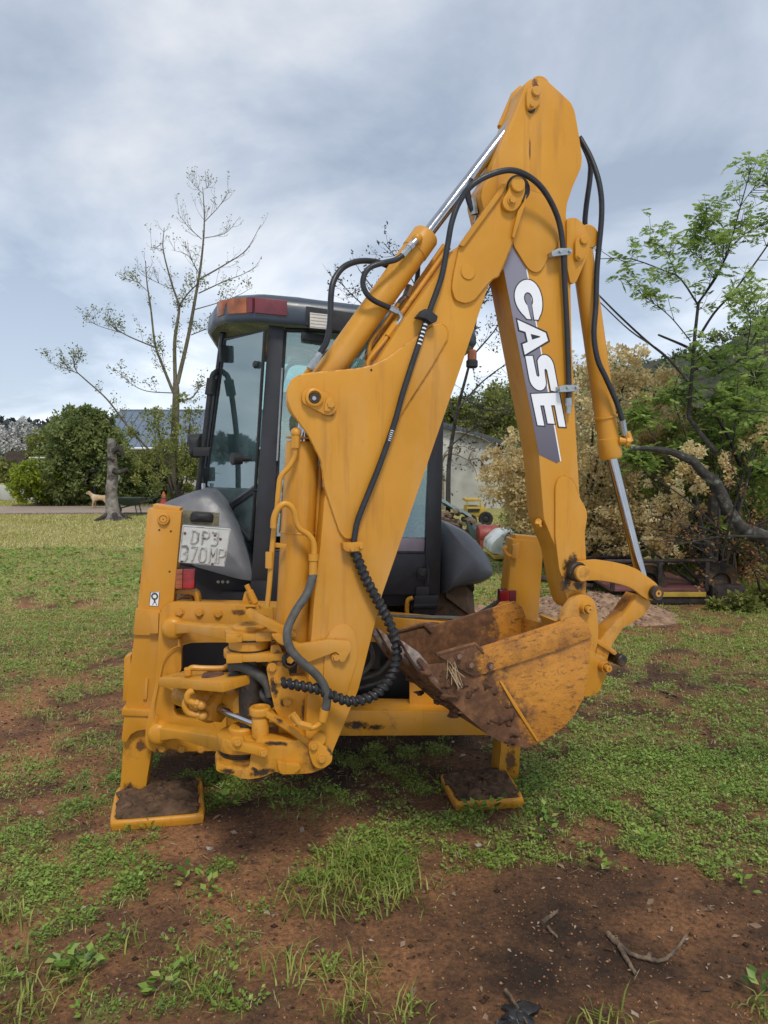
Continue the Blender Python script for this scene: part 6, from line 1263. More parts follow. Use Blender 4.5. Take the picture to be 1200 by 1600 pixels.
# bare tree
b0 = px3(270, 782, 27); b0.z = 0; bt = thing('bare_tree', 'tall thin nearly bare tree left of the cab', 'tree', b0); Yt = 27.0
limbs = [([(640, 1600), (655, 1300), (662, 1100), (660, 1040)], .20, .14), ([(650, 1090), (590, 940), (560, 850), (540, 680), (522, 560), (515, 455)], .085, .018), ([(658, 1050), (655, 850), (668, 750), (675, 670), (640, 560), (600, 400), (605, 295)], .11, .015), ([(675, 670), (720, 610), (770, 560)], .05, .03), ([(668, 1045), (720, 820), (760, 600), (785, 440), (798, 260), (790, 100)], .12, .015),
 ([(560, 1395), (430, 1250), (330, 1120), (220, 1020), (180, 980), (165, 920)], .065, .014), ([(640, 1460), (560, 1395)], .07, .065), ([(190, 995), (110, 965), (45, 942)], .022, .008), ([(560, 870), (420, 810), (330, 750)], .04, .016), ([(400, 800), (300, 770), (235, 740)], .02, .008), ([(770, 545), (900, 470), (1000, 400), (1070, 280)], .045, .01), ([(770, 610), (900, 550), (980, 520), (1060, 475)], .035, .008), ([(745, 690), (850, 660), (960, 620), (1030, 580)], .03, .007), ([(680, 1130), (740, 1110), (780, 1060), (830, 1045)], .05, .015), ([(735, 810), (800, 785), (850, 770)], .03, .01),
 ([(800, 265), (870, 190), (925, 105)], .022, .006), ([(795, 345), (900, 320), (970, 240)], .022, .006), ([(785, 350), (720, 290), (665, 215)], .022, .006), ([(790, 130), (750, 90), (708, 42)], .014, .005), ([(775, 520), (720, 430), (640, 400)], .022, .006), ([(600, 400), (560, 390), (540, 390)], .012, .005), ([(535, 610), (480, 560), (430, 545)], .018, .006), ([(640, 590), (500, 520), (470, 470)], .018, .006), ([(655, 1090), (520, 1080), (440, 1040), (370, 975)], .03, .008), ([(795, 110), (815, 100), (838, 75)], .01, .005), ([(760, 500), (730, 430), (715, 350)], .016, .005)]
mb = MB(); tw = []; crown_tw = []
for k, (pts, r0, r1) in enumerate(limbs):
    dep = 0 if k == 0 else random.uniform(-1.2, 1.2); P = cT(*pts); n_ = len(P); q = [px3(*p, Yt+(dep*(i/(n_-1)) if k > 4 else dep*.5*i/(n_-1))) for i, p in enumerate(P)]
    S1 = limb_mb(mb, q, r0*(.85 if k == 0 else .68), r1*.75, 8 if k < 5 else 6)
    if k == 0: continue
    twigs(mb, S1, 15 if k in (1, 2, 4, 5) else 7, .62, .0085, tw, .35, .7, 1, .1)
mb.build('trunk', simple('grey_brown_bark', (.155, .13, .085), .85, 0, .25, 7, .5, (.09, .085, .045), .52), bt)
bush('loose young olive green tree around the foot of the bare tree', 'tree', (280, 790), 26.2, [(272, 680, 46, 44, .8), (240, 655, 30, 26, .35), (300, 650, 34, 30, .4), (215, 700, 26, 30, .4), (300, 730, 40, 36, .6), (255, 745, 40, 28, .6)], 1500, .10, LF_MID, name='young_tree')
LF_BT = leaf_mat('sparse_tree_leaf', [(.10, .115, .045), (.18, .20, .07), (.30, .31, .11)])
low = [s_ for s_ in tw if s_[-1].z < 8.4]; leaves_on(low, 9, LF_BT, .085, tuple(b0), 'leaves', bt, .5, .08); leaves_on(tw, 2, LF_BT, .06, tuple(b0), 'buds', bt, .6, .01, .8)
# stump, wheelbarrow, dog, post, figure
b0 = atZ((178, 812)); st = thing('tree_stump', 'tall dead tree stump with grey peeling bark at the lawn edge', 'stump', b0); Ys = b0.y
mb = MB(); q = [px3(*p, Ys) for p in ((178, 812), (176, 795), (174, 770), (176, 740), (175, 712), (174, 685))]; S1 = spline(q, 6); n_ = len(S1); mb.tube(S1, [(.17*math.exp(-i*.45)+.20-.09*i/n_)*random.uniform(.95, 1.05) for i in range(n_)], 14); mb.build('trunk', simple('dead_wood', (.27, .24, .21), .9, 0, .3, 6, .8, (.045, .035, .03), .53), st)
mb = MB()
for P, r in ((((177, 706), (186, 700), (190, 706), (192, 714)), .10), (((177, 735), (188, 738), (199, 733)), .10), (((178, 720), (170, 716), (162, 718)), .06)): limb_mb(mb, [px3(*p, Ys-.1) for p in P], r, r*.55)
mb.build('broken_branch', BRKD, st)
for k in range(5): mb = MB(); a = k*1.3; limb_mb(mb, [b0+Vector((math.cos(a)*.1, math.sin(a)*.1, .18)), b0+Vector((math.cos(a)*.38, math.sin(a)*.38, .06)), b0+Vector((math.cos(a)*.62, math.sin(a)*.62, -.03))], .10, .04); mb.build('root', BRKD, st)
b0 = atZ((198, 808)); Yw = b0.y+.6; wb = thing('wheelbarrow', 'dark green wheelbarrow standing beside the tree stump', 'wheelbarrow', (b0.x, Yw, 0)); GRN = simple('dark_green_steel', (.03, .045, .035), .55, 0, .15, 6, .1)
def wp(x, y, z): return Vector((b0.x+x, Yw+y, z))
mb = MB(); mb.loft([[wp(x, y*.26, .34) for x, y in ((-.22, -1), (.22, -1), (.22, 1), (-.22, 1))], [wp(x, y*.34, .58) for x, y in ((-.48, -1), (.34, -1), (.34, 1), (-.48, 1))], [wp(x, y*.32, .575) for x, y in ((-.45, -1), (.31, -1), (.31, 1), (-.45, 1))], [wp(x, y*.24, .37) for x, y in ((-.2, -1), (.2, -1), (.2, 1), (-.2, 1))]]); mb.build('tray', GRN, wb, .004)
for s_ in (-1, 1):
    mb = MB(); mb.tube(spline([wp(-.55, s_*.06, .2), wp(-.1, s_*.18, .32), wp(.45, s_*.26, .46), wp(.68, s_*.27, .62), wp(.78, s_*.27, .66)], 6), .02, 8); mb.build('handle', GRN, wb); mb = MB(); mb.tube([wp(.14, s_*.2, .34), wp(.2, s_*.22, .0)], .018, 6); mb.build('leg', GRN, wb)
mb = MB(); mb.lathe(wp(-.55, 0, .19), (0, 1, 0), [(.13, -.03), (.18, -.04), (.19, 0), (.18, .04), (.13, .03)], 22, True); mb.lathe(wp(-.55, 0, .19), (0, 1, 0), [(.02, -.05), (.13, -.02), (.13, .02), (.02, .05)], 16); mb.build('wheel', M['rubber'], wb)
# dog: side view, facing left, standing on the drive
dgb = atZ((155, 812)); Yd = 26.6; dgx = px3(155, 790, Yd).x
def skin(name, verts, edges, radii, m, loc, sub=2, parent=None):
    me = bpy.data.meshes.new(name); me.from_pydata(verts, edges, []); o = bpy.data.objects.new(name, me); COL.objects.link(o); o.location = loc
    sk = o.modifiers.new('skin', 'SKIN'); sk.use_smooth_shade = True; o.modifiers.new('sub', 'SUBSURF').levels = sub; o.modifiers['sub'].render_levels = sub
    for v_, r in zip(me.skin_vertices[0].data, radii): v_.radius = r if hasattr(r, '__len__') else (r, r); v_.use_root = False
    me.skin_vertices[0].data[0].use_root = True; me.materials.append(m); return o
DOG = simple('tan_dog_coat', (.52, .36, .20), .8, 0, .2, 9, .2, (.60, .50, .38), .55)
dv = [(.22, 0, .40), (.05, 0, .385), (-.14, 0, .40), (-.24, 0, .44), (-.31, 0, .52), (-.37, 0, .55), (-.46, 0, .525), (.30, 0, .43), (.37, 0, .52), (.38, 0, .60),
      (-.17, .065, .27), (-.16, .07, .15), (-.18, .07, .02), (-.205, .07, .015), (-.17, -.065, .27), (-.20, -.07, .15), (-.22, -.07, .02), (-.245, -.07, .015), (.19, .065, .29), (.27, .07, .17), (.24, .07, .02), (.21, .07, .015), (.21, -.065, .29), (.29, -.07, .17), (.27, -.07, .02), (.24, -.07, .015), (-.34, .04, .61), (-.34, -.04, .61)]
de = [(0, 1), (1, 2), (2, 3), (3, 4), (4, 5), (5, 6), (0, 7), (7, 8), (8, 9), (2, 10), (10, 11), (11, 12), (12, 13), (2, 14), (14, 15), (15, 16), (16, 17), (0, 18), (18, 19), (19, 20), (20, 21), (0, 22), (22, 23), (23, 24), (24, 25), (5, 26), (5, 27)]
dr = [(.085, .10), (.085, .095), (.10, .125), .08, .06, .062, .03, .04, .022, .012, .042, .025, .02, .018, .042, .025, .02, .018, .05, .027, .02, .018, .05, .027, .02, .018, .018, .018]
dg = skin('dog', dv, de, dr, DOG, (dgx, Yd, .03)); tag(dg, 'small tan dog standing on the drive left of the tree stump', 'dog')
for nm, pos, r in (('nose', (-.495, 0, .53), .014), ('eye', (-.39, -.052, .565), .010), ('eye', (-.39, .052, .565), .010)):
    z = MB(); z.blob((0, 0, 0), r, 2, 0); o = z.build(nm, M['rubber']); o.parent = dg; o.location = pos
pb = px3(149, 790, 28); pb.z = 0; ps = thing('plant_stand', 'dark post carrying a bowl of green plants before the dark shrub', 'plant stand', pb); z = MB(); z.tube([pb, pb+Vector((0, 0, 1.2))], .05, 8); z.lathe(pb+Vector((0, 0, 1.2)), (0, 0, 1), [(.05, 0), (.30, .10), (.36, .22), (.33, .22), (.02, .12)], 20); z.build('stand', M['black'], ps)
crown(tuple(pb), [(tuple(pb+Vector((0, 0, 1.55))), (.40, .3, .16), 1)], 700, .10, leaf_mat('blue_green_leaf', [(.05, .10, .06), (.10, .18, .12)]), 'foliage', ps)
gb = px3(256, 786, 25.8); gb.z = .0; gn = thing('garden_gnome', 'small red and orange garden figure right of the bare tree', 'garden figure', gb); hz = px3(256, 768, 25.8).z
z = MB(); z.lathe(gb, (0, 0, 1), [(.10, 0), (.13, .05), (.13, hz*.4), (.09, hz*.62), (.03, hz*.64)], 14); z.build('body', simple('red_glaze', (.45, .06, .04), .4), gn); z = MB(); z.blob(gb+Vector((0, 0, hz*.72)), .075, 2, 0); z.build('head', simple('orange_glaze', (.55, .26, .12), .4), gn); z = MB(); z.lathe(gb+Vector((0, 0, hz*.76)), (0, 0, 1), [(.085, 0), (.05, .10), (.005, hz*.26)], 14); z.build('hat', simple('orange_hat', (.62, .20, .04), .4), gn)

# ---- right: shed, wood pile, carts, trailer, sand
Yb = 27.0; shx = thing('shed', 'pale grey plastered shed with curved gable and dark tin roof', 'shed', (px3(740, 800, Yb).x, Yb, 0)); out_p = [(560, 812), (560, 668), (640, 655), (694, 666), (740, 680), (776, 694), (788, 712), (797, 740), (802, 812)]
z = MB(); P = [px3(*p, Yb) for p in out_p]; [setattr(p, 'z', -.1) for p in (P[0], P[-1])]; z.plate(P, (0, 6, 0)); z.build('wall', WALL, shx, .01)
rfp = [(555, 662), (640, 648), (694, 660), (740, 673), (784, 688), (786, 697), (740, 682), (694, 669), (640, 657), (555, 671)]; z = MB(); z.plate([px3(*p, Yb-.25) for p in rfp], (0, 6.6, 0)); z.build('roof', simple('dark_tin', (.075, .085, .10), .6, .3, .2, 2, .2), shx, .005)
rfp = [(786, 697), (792, 712), (806, 760), (800, 760), (787, 716)]; z = MB(); z.plate([px3(*p, Yb-.1) for p in rfp], (0, 6.2, 0)); z.build('roof_edge', simple('tin_edge', (.12, .12, .12), .7), shx, .003)
# creeper on the shed
cb0 = px3(693, 812, Yb-.6); cb0.z = 0; cr = thing('bare_creeper', 'bare arching creeper with small dark pods before the shed wall', 'creeper', cb0); mb = MB(); tw = []
cs = crop(680, 640, 6)
for pts in (((60, 520), (90, 440), (150, 415), (240, 440), (320, 490), (380, 580), (400, 680)), ((60, 470), (110, 390), (200, 350), (270, 345), (340, 380)), ((310, 480), (340, 400), (420, 330)), ((320, 470), (400, 460), (450, 510), (490, 550), (560, 460)), ((90, 250), (200, 210), (350, 240), (480, 290), (600, 380), (640, 450)), ((120, 800), (130, 720), (60, 600))):
    S1 = limb_mb(mb, [px3(*p, Yb-.7+random.uniform(-.1, .1)) for p in cs(*pts)], .035, .012, 6); twigs(mb, S1, 7, .55, .008, tw, -.1, .9, 1, .1)
mb.tube([cb0, px3(690, 720, Yb-.7)], .05, 6); mb.build('stem', BRKP, cr); leaves_on(tw, 2, leaf_mat('dark_pod', [(.05, .035, .03), (.10, .07, .05)]), .10, tuple(cb0), 'pods', cr, .55, .03, .5, None, 1)
# hill scrub right behind the shed
bush('yellow green bush rising behind the shed roof', 'shrub', (740, 700), 36, [(735, 655, 55, 26, 1), (790, 640, 40, 34, .8), (700, 645, 30, 22, .5)], 4600, .17, LF_MID)
# wood pile with tarpaulin
wpb = atZ((712, 852)); Yp = wpb.y; wpl = thing('wood_pile', 'heap of cut firewood logs behind the right fender', 'wood pile', (wpb.x, Yp, 0)); lgm = MB(); lgm.lathe((-.14, 0, 0), (1, 0, 0), [(.045, 0), (.06, .01), (.066, .13), (.058, .27), (.05, .28)], 8); lmesh = lgm.mesh('log', simple('cut_log', (.24, .165, .11), .9, 0, .3, 9, .6, (.09, .06, .045), .55)); 
for k in range(90):
    u, v_ = random.random(), random.random(); h_ = .95*(1-abs(u-.4)*1.4)*max(.1, 1-v_*.4); put('log', lmesh, (wpb.x-.9+u*2.0, Yp-.2+v_*.9, max(.09, random.uniform(.3, 1)*h_)), wpl, (random.uniform(-.4, .4), random.uniform(-.5, .5), random.uniform(0, 3.1)))
mb = MB(); n_ = 14
for i in range(n_+1):
    for j in range(n_+1): mb.v.append((wpb.x-1.3+1.7*i/n_, Yp+.2+1.1*j/n_, 1.15-.55*abs(i/n_-.35)*1.6-.25*(j/n_-.5)**2+random.uniform(-.05, .05)))
mb.f = [(i*(n_+1)+j, i*(n_+1)+j+1, (i+1)*(n_+1)+j+1, (i+1)*(n_+1)+j) for i in range(n_) for j in range(n_)]; o = mb.build('tarpaulin', simple('grey_green_tarp', (.17, .23, .23), .5, 0, .15, 3, .2)); tag(o, 'crumpled grey green tarpaulin draped over the firewood', 'tarpaulin')
mb = MB(); q = [px3(*p, Yp-.3) for p in ((730, 815), (745, 830), (754, 838), (748, 846), (738, 842), (731, 826))]; mb.plate(q, (.15, .5, .05)); tag(mb.build('plastic_sheet', simple('dark_green_sheet', (.05, .08, .075), .4), None, .01), 'folded dark green plastic sheet leaning on the firewood', 'plastic sheet')
# yellow cart
ycb = atZ((745, 822)); Yc = ycb.y; yc = thing('yellow_cart', 'small yellow flat cart parked before the shed wall', 'cart', (ycb.x, Yc, 0)); YEL = simple('faded_yellow', (.52, .35, .05), .6, 0, .15, 4, .15, (.16, .11, .06), .62)
def yq(*pts): return [px3(*p, Yc) for p in pts]
mb = MB(); mb.plate(yq((730, 792), (758, 792), (763, 800), (759, 810), (730, 806)), (0, .9, 0)); mb.build('body', YEL, yc, .02); mb = MB(); mb.plate(yq((728, 780), (752, 780), (752, 783), (728, 784)), (0, .9, 0)); mb.plate(yq((729, 781), (731, 781), (731, 794), (729, 794)), (0, .05, 0)); mb.plate(yq((750, 781), (752, 781), (752, 794), (750, 794)), (0, .05, 0)); mb.build('rail', YEL, yc, .01); mb = MB(); mb.plate(yq((731, 795), (750, 795), (749, 799), (731, 800)), (0, -.03, 0)); mb.build('dark_panel', M['rubber'], yc)
for px_, r in ((759, .20), (736, .16)): mb = MB(); c_ = px3(px_, 817, Yc-.05); c_.z = r; mb.lathe(c_, (0, 1, 0), [(r*.5, -.05), (r*.9, -.06), (r, 0), (r*.9, .06), (r*.5, .05)], 20, True); mb.lathe(c_, (0, 1, 0), [(.02, -.05), (r*.5, -.02), (r*.5, .02), (.02, .05)], 16); mb.build('wheel', M['rubber'], yc)
# white boat-shaped shell and red tank
wsb = atZ((800, 876)); Yv = wsb.y; wt_ = thing('white_fibreglass_shell', 'upturned white fibreglass canopy lying left of the dipper arm', 'canopy', (wsb.x, Yv, 0)); q = [px3(*p, Yv) for p in rnd([(766, 864), (768, 850), (785, 834), (812, 830), (850, 829), (862, 845), (862, 868), (800, 871)], 4)]
mb = MB(); mb.plate(q, Vector((0, 1.0, 0))); mb.build('shell', simple('white_gelcoat', (.62, .65, .62), .3, 0, .08, 3, .05, (.35, .33, .27), .66), wt_, .02, 50, True); mb = MB(); mb.plate([px3(*p, Yv-.05) for p in ((772, 868), (860, 869), (860, 874), (772, 874))], (0, .9, 0)); mb.build('base_board', YEL, wt_, .01)
rtb = atZ((767, 858)); mb = MB(); c_ = Vector((rtb.x, rtb.y+.3, .26)); mb.lathe(c_-Vector((.25, 0, 0)), (1, .2, 0), [(.02, 0), (.16, .02), (.2, .08), (.2, .42), (.16, .5), (.02, .52)], 20); mb.box(c_+Vector((0, 0, -.18)), .4, .3, .16); tag(mb.build('red_tank', simple('rusty_red', (.30, .055, .045), .5, 0, .2, 9, .2, (.09, .05, .04), .58)), 'small rusty red tank beside the white canopy', 'tank')
# tractor lamp at the cab side
# sand heap
sb = atZ((930, 985)); sh_ = MB(); n_ = 40; rows_ = 12; rings = []
for j in range(rows_+1):
    r_ = 1-j/rows_; rings.append([Vector((sb.x+.10+(1.05*r_*math.cos(2*math.pi*k/n_))*(1+.12*math.sin(k*.7+1)), sb.y+.75+(.72*r_*math.sin(2*math.pi*k/n_))*(1+.1*math.sin(k*1.1)), -.02+.30*(1-r_**1.5)+random.uniform(-.012, .012)*(r_ < .98))) for k in range(n_)])
sh_.loft(rings); SAND = simple('building_sand', (.34, .215, .135), .95, 0, .25, 16, .7, (.16, .085, .05), .56); tag(sh_.build('sand_heap', SAND, None, 0, 180), 'low heap of pinkish building sand behind the bucket linkage', 'sand heap')
s2 = MB(); s2.loft([[Vector((px3(768, 925, 7.4).x+.9*r_*math.cos(2*math.pi*k/24), 8.2+.7*r_*math.sin(2*math.pi*k/24), -.02+.22*(1-r_)+random.uniform(-.01, .01)*(r_ < .9))) for k in range(24)] for r_ in (1, .8, .6, .4, .2, .02)]); tag(s2.build('sand_heap', SAND, None, 0, 180), 'smaller sand heap behind the right rear wheel', 'sand heap')
def sandpts(n):
    a = RNG.random(n)*6.28; r_ = np.sqrt(RNG.random(n)); return sb.x+.1+1.05*r_*np.cos(a), sb.y+.75+.72*r_*np.sin(a), -.01+.30*(1-r_**1.5)
_x, _y, _z = sandpts(500); Pn = np.column_stack([_x, _y, _z+.01]); a = RNG.random(500)*6.28
link('heap_litter', leaves_mesh('heap_litter', Pn, np.column_stack([np.cos(a), np.sin(a), np.zeros(500)]), .03+.03*RNG.random(500), .5, leaf_mat('heap_leaf', [(.10, .04, .03), (.22, .12, .08)], 0), None, .3, up=np.array([0, 0, 1.])), kind='stuff', label='fallen petals and chips on the sand heap', cat='leaf litter')
# red trailer
trb = atZ((1040, 948)); Yr = 9.2; tr = thing('trailer', 'old low trailer with red deck and yellow edge strip under the bushes', 'trailer', (px3(1040, 930, Yr).x, Yr, 0)); RED = simple('rusty_red_deck', (.20, .075, .075), .75, 0, .25, 3, .3, (.10, .06, .05), .58); STL = simple('dark_rusty_steel', (.05, .04, .037), .8, .2, .3, 9, .3)
x0, x1 = px3(955, 920, Yr).x, px3(1108, 920, Yr).x; zt_ = px3(1030, 922, Yr).z
for k in range(6):
    mb = MB(); mb.box(((x0+x1)/2, Yr+.14+k*.27, zt_), x1-x0, .255, .04); mb.build('deck_board', RED, tr, .004)
mb = MB(); mb.box(((x0+x1)/2+.2, Yr-.02, zt_-.05), x1-x0-.5, .03, .06); mb.build('edge_strip', YEL, tr, .004)
mb = MB(); mb.box(((x0+x1)/2, Yr+.02, zt_-.12), x1-x0, .06, .10); mb.box(((x0+x1)/2, Yr+1.5, zt_-.12), x1-x0, .06, .10); mb.build('frame', STL, tr, .004)
for f in (.02, .5, .98):
    for yy_ in (.03, 1.62): mb = MB(); mb.box((x0+(x1-x0)*f, Yr+yy_, zt_+.17), .05, .05, .36); mb.build('rail_post', STL, tr, .004)
for yy_ in (.03, 1.62): mb = MB(); mb.tube([(x0-.1, Yr+yy_, zt_+.36), (x1+.1, Yr+yy_, zt_+.37)], .025, 8); mb.build('side_rail', STL, tr)
mb = MB(); mb.loft([[Vector((x1+.02+dx, Yr+y, z)) for y, z in ((-.05, zt_-.16), (-.05, zt_+.06), (.5, zt_+.06), (.5, zt_-.16))] for dx in (0, .42)]); mb.build('mudguard', STL, tr, .02)
for xx in (x1+.2, x0+.5): mb = MB(); r = .26; mb.lathe((xx, Yr+.2, r), (0, 1, 0), [(r*.5, -.09), (r*.9, -.10), (r, 0), (r*.9, .1), (r*.5, .09)], 22, True); mb.lathe((xx, Yr+.2, r), (0, 1, 0), [(.03, -.08), (r*.5, -.03), (r*.5, .03), (.03, .08)], 16); mb.build('wheel', M['tyre'], tr)
mb = MB(); mb.tube([(x0, Yr+.8, zt_-.1), (x0-1.1, Yr+.5, .3)], .04, 8); mb.build('drawbar', STL, tr)
# pile of loose poles on the trailer
for k in range(7):
    mb = MB(); a = px3(925+random.uniform(-10, 10), 868+random.uniform(-4, 8), Yr+1+.05*k); mb.tube([a-Vector((.4, 0, .03)), a+Vector((.75, random.uniform(-.1, .3), random.uniform(-.06, .02)))], .022, 6); tag(mb.build('scrap_pole', STL), 'thin grey scrap pole in a heap behind the bucket cylinder', 'pole', 'scrap poles on the trailer')

# ---- right vegetation
b0 = px3(900, 905, 11.5); b0.z = 0
tanb = [(830, 740, 46, 55, 1.0), (790, 745, 36, 42, .9), (835, 690, 34, 34, .7), (865, 800, 52, 52, 1.1), (815, 800, 28, 30, .5), (950, 640, 70, 60, 1.0), (960, 720, 75, 70, 1.4), (1000, 800, 80, 55, 1.2), (930, 820, 60, 50, 1.0), (985, 575, 45, 34, .4), (940, 580, 44, 44, .5), (1030, 620, 50, 44, .5), (1050, 690, 50, 44, .7), (1080, 760, 60, 50, .8), (1000, 690, 60, 50, .8), (1120, 745, 50, 40, .6), (1170, 720, 46, 36, .6), (1150, 800, 60, 40, .7), (1190, 780, 40, 40, .5), (1060, 830, 50, 36, .6), (950, 870, 50, 26, .4)]
bush('large bush covered in dry tan blossom behind the dipper arm', 'shrub', (900, 905), 11.2, tanb, 4000, .046, LF_TAN, True, None, 'blossom_bush', BRKD, .75)
bush('dark green understorey bush within the dry blossom', 'shrub', (960, 900), 12.6, [(930, 770, 100, 90, 1.2), (1040, 800, 100, 80, 1.2), (1120, 840, 90, 70, 1.0), (860, 810, 60, 60, .7), (1150, 690, 90, 70, .9)], 6000, .075, LF_MID)
bush('rust brown dying bush at the right edge', 'shrub', (1160, 920), 10.6, [(1150, 830, 60, 50, .8), (1190, 790, 40, 40, .5), (1100, 860, 50, 40, .5), (1180, 870, 50, 50, .7)], 1500, .05, LF_RED, True)
# feathery tree
b0 = px3(1100, 900, 10.0); b0.z = 0; ft_ = thing('feathery_tree', 'feathery leaved green tree with dark branches at the right edge', 'tree', b0); mb = MB(); tw = []
FL = [([(690, 1380), (705, 1200), (720, 1000), (740, 810)], .045, .028), ([(740, 810), (830, 680), (890, 540), (950, 330), (1005, 130)], .026, .007), ([(735, 815), (650, 690), (570, 650), (400, 590), (250, 590)], .022, .007), ([(740, 985), (820, 860), (920, 750), (1060, 560), (1150, 420)], .03, .010), ([(740, 810), (860, 620), (900, 540)], .014, .008), ([(240, 770), (350, 880), (480, 1000), (600, 1100), (700, 1220), (820, 1360)], .018, .03), ([(240, 800), (400, 950), (560, 1060), (690, 1200)], .012, .02), ([(820, 1360), (900, 1500), (960, 1650)], .03, .05), ([(690, 1380), (740, 1450), (830, 1560)], .045, .05), ([(540, 970), (680, 1030), (740, 1070), (770, 1110), (840, 1160)], .022, .05), ([(840, 1160), (960, 1080), (1060, 900), (1120, 760)], .03, .012), ([(980, 1050), (1000, 900), (960, 780)], .012, .005), ([(720, 990), (800, 1080), (880, 1160)], .015, .02), ([(700, 1000), (600, 880), (500, 800), (380, 700)], .014, .005), ([(950, 330), (1000, 260), (1088, 200)], .010, .004), ([(890, 540), (980, 460), (1088, 400)], .012, .004), ([(830, 690), (760, 600), (700, 520), (740, 430)], .010, .003), ([(640, 690), (600, 600), (560, 520), (480, 510)], .010, .003), ([(890, 570), (830, 530), (780, 480)], .008, .003), ([(900, 520), (840, 400), (740, 380)], .009, .003)]
for k, (pts, r0, r1) in enumerate(FL):
    r0, r1 = r0*.62, r1*.7; P = cR(*pts); dep = random.uniform(-.8, .8); q = [px3(*p, 10+dep*i/(len(P)-1)) for i, p in enumerate(P)]; S1 = limb_mb(mb, q, r0, r1, 7)
    if k not in (5, 6, 7, 8): twigs(mb, S1, 11 if r1 < .02 else 4, .36, .005, tw, .15, .75, 1, .25)
q = [px3(*p, 9.0) for p in ((1083, 720), (1100, 740), (1119, 756), (1137, 796), (1152, 818), (1168, 832), (1200, 846), (1235, 900))]; mb2 = MB(); limb_mb(mb2, q, .055, .11, 10); limb_mb(mb2, [px3(*p, 9.0) for p in ((985, 700), (1040, 704), (1083, 720))], .025, .055, 8); mb2.build('leaning_trunk', LICH, ft_); mb.tube([px3(1119, 756, 9.9), Vector((b0.x, 10, .0))], .08, 8); mb.build('trunk', BRKD, ft_)
def fronds(tw, per, ln, m, base, name, parent, pairs=8):
    P = []; D = []; U = []
    for S2 in tw:
        for _ in range(per):
            i = random.randrange(len(S2)//3, len(S2)); o = S2[i]; d = Vector((random.gauss(0, 1), random.gauss(0, 1), random.gauss(.1, .35))).normalized(); s_ = d.cross(Vector((random.gauss(0, .3), random.gauss(0, .3), 1))).normalized(); L_ = ln*random.uniform(.6, 1.2); tn = random.random()
            for j in range(pairs):
                f = (j+1)/pairs; p = o+d*L_*f-Vector((0, 0, .25*L_*f*f)); k = math.sin(math.pi*(.15+.8*f))
                for sg_ in (-1, 1): P.append(p); D.append((s_*sg_+d*.5)*k); U.append(tn)
    P = np.array(P); D = np.array(D); kk = np.linalg.norm(D, axis=1); me = leaves_mesh(name, P, D, ln*.36*kk, .34, m, np.clip(np.array(U)*.8+.2*RNG.random(len(U)), 0, 1), base=base, fold=.1, up=np.array([0, 0, 1.]), upn=.8); o = link(name, me, parent); o['kind'] = 'stuff'; return o
fronds(tw, 2, .18, LF_FEA, tuple(b0), 'fronds', ft_)
def feathery_bush(label, foot_, Y, spots, nfr, ln):
    b0 = px3(*foot_, Y); b0.z = 0; t_ = thing('feathery_bush', label, 'shrub', b0); mb = MB(); tw = []
    for px, py, r in spots:
        c = px3(px, py, Y+random.uniform(-.6, .6)); S1 = limb_mb(mb, [b0+Vector((random.uniform(-.2, .2), random.uniform(-.2, .2), 0)), b0.lerp(c, .6)+Vector((0, 0, .2)), c], .016, .006, 6)
        for _ in range(nfr): e = c+Vector((random.gauss(0, r*Y/FPX*.6), random.gauss(0, r*Y/FPX*.5), random.gauss(0, r*Y/FPX*.45))); S2 = spline([c.lerp(e, .1), c.lerp(e, .6)+Vector((0, 0, .05)), e], 4); mb.tube(S2, .006, 4, False); tw.append(S2)
    mb.build('trunk', BRKD, t_); fronds(tw, 4, ln, LF_FEA, tuple(b0), 'fronds', t_)
feathery_bush('bright green feathery bush at the right behind the leaning trunk', (1130, 900), 10.0, [(1150, 640, 50), (1180, 590, 45), (1110, 690, 45), (1060, 720, 40), (1190, 680, 45), (1130, 620, 34), (1050, 620, 34), (1000, 650, 30), (960, 690, 26), (1000, 720, 26), (1175, 740, 36), (1080, 770, 30), (1130, 830, 24)], 26, .20)
feathery_bush('pale feathery tree standing higher on the right edge', (1200, 860), 13.5, [(1180, 480, 34), (1195, 520, 30)], 9, .2)
bush('light green small leaved bush filling the right edge below the feathery tree', 'shrub', (1150, 910), 10.8, [(1160, 660, 60, 50, 1), (1090, 690, 50, 40, .7), (1190, 740, 50, 50, .9), (1040, 740, 44, 40, .5), (1120, 790, 60, 44, .8), (1180, 840, 50, 40, .7), (1060, 850, 50, 34, .5)], 3400, .06, leaf_mat('light_green_leaf', [(.07, .11, .03), (.18, .26, .055), (.34, .42, .10)], .45), True, None, 'leafy_bush', BRKD)
bush('spray of dry cream blossom at the right edge over the leaning trunk', 'shrub', (1120, 920), 9.5, [(1075, 720, 34, 24, .5), (1125, 735, 36, 22, .3), (1185, 690, 36, 24, .3), (1045, 800, 40, 36, .7), (1080, 770, 36, 28, .5), (1000, 855, 36, 18, .4), (1040, 860, 30, 20, .3)], 1500, .042, LF_TAN, True, None, 'blossom_bush', BRKD, .75)
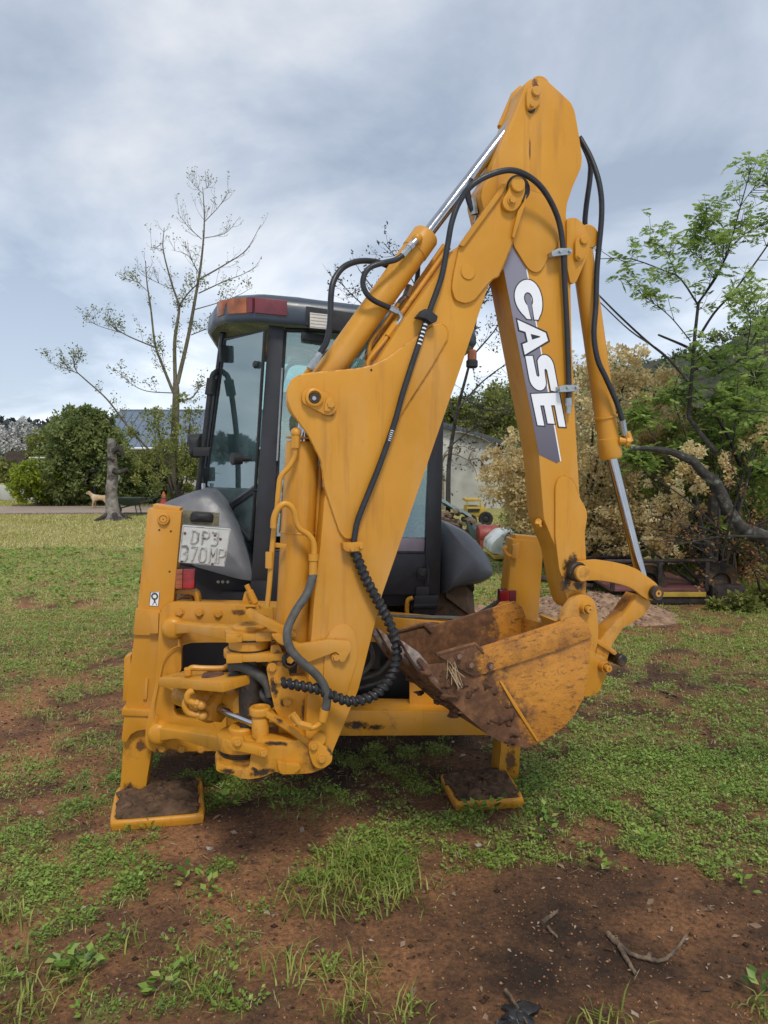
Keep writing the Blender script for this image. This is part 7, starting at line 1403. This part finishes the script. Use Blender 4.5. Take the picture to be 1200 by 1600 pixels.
# brushwood tangle under the bushes
bw = thing('brushwood', 'tangle of dead dark branches at the right edge of the lawn', 'brushwood', tuple(px3(1130, 930, 9.4).xy)+(0,)); mb = MB(); tw = []
for k in range(18):
    a = px3(random.uniform(1110, 1240), random.uniform(820, 935), random.uniform(8.6, 10)); a.z = max(a.z, .05); d = Vector((random.gauss(-.6, .6), random.gauss(0, .4), random.gauss(.25, .25))).normalized(); L_ = random.uniform(.6, 1.5); S1 = limb_mb(mb, [a, a+d*L_*.5+Vector((0, 0, .06)), a+d*L_], random.uniform(.008, .02), .004, 5); twigs(mb, S1, 6, .3, .004, tw, .1, .9, 1, .1)
mb.build('branch', BRKD, bw); leaves_on(tw, 3, LF_RED, .05, tuple(BASE[bw.name]), 'dead_leaves', bw, .5, .03)
bush('low dark leafy plants along the foot of the brushwood', 'plant', (1150, 960), 8.9, [(1150, 948, 36, 16, .8), (1195, 944, 36, 22, .9)], 1500, .06, LF_MID, False, None, 'garden_plant')
# small bare tree with pods behind the boom
b0 = px3(700, 800, 17); b0.z = 0; pt = thing('pod_tree', 'bare twiggy tree with small dark pods seen between boom and dipper', 'tree', b0); mb = MB(); tw = []
for pts in (((700, 800), (702, 720), (715, 640), (735, 560), (745, 480), (740, 420)), ((715, 640), (750, 600), (790, 570), (820, 560)), ((712, 660), (690, 580), (670, 500), (640, 430), (600, 380)), ((735, 560), (770, 520), (790, 490)), ((720, 620), (760, 640), (800, 640)), ((690, 580), (620, 520), (560, 470), (530, 440)), ((640, 520), (590, 460), (560, 420)), ((700, 700), (740, 670), (780, 660)), ((740, 540), (710, 500), (720, 440)), ((745, 480), (765, 450), (775, 420))):
    S1 = limb_mb(mb, [px3(*p, 17+random.uniform(-.3, .3)) for p in pts], .06 if pts[0][1] > 790 else .025, .008, 6); twigs(mb, S1, 13, .6, .007, tw, .1, .9, 1, .2)
mb.build('trunk', BRKD, pt); leaves_on(tw, 4, leaf_mat('small_dark_leaf', [(.03, .03, .02), (.06, .065, .03), (.10, .09, .05)]), .07, tuple(b0), 'leaves', pt, .55, .04, .4)
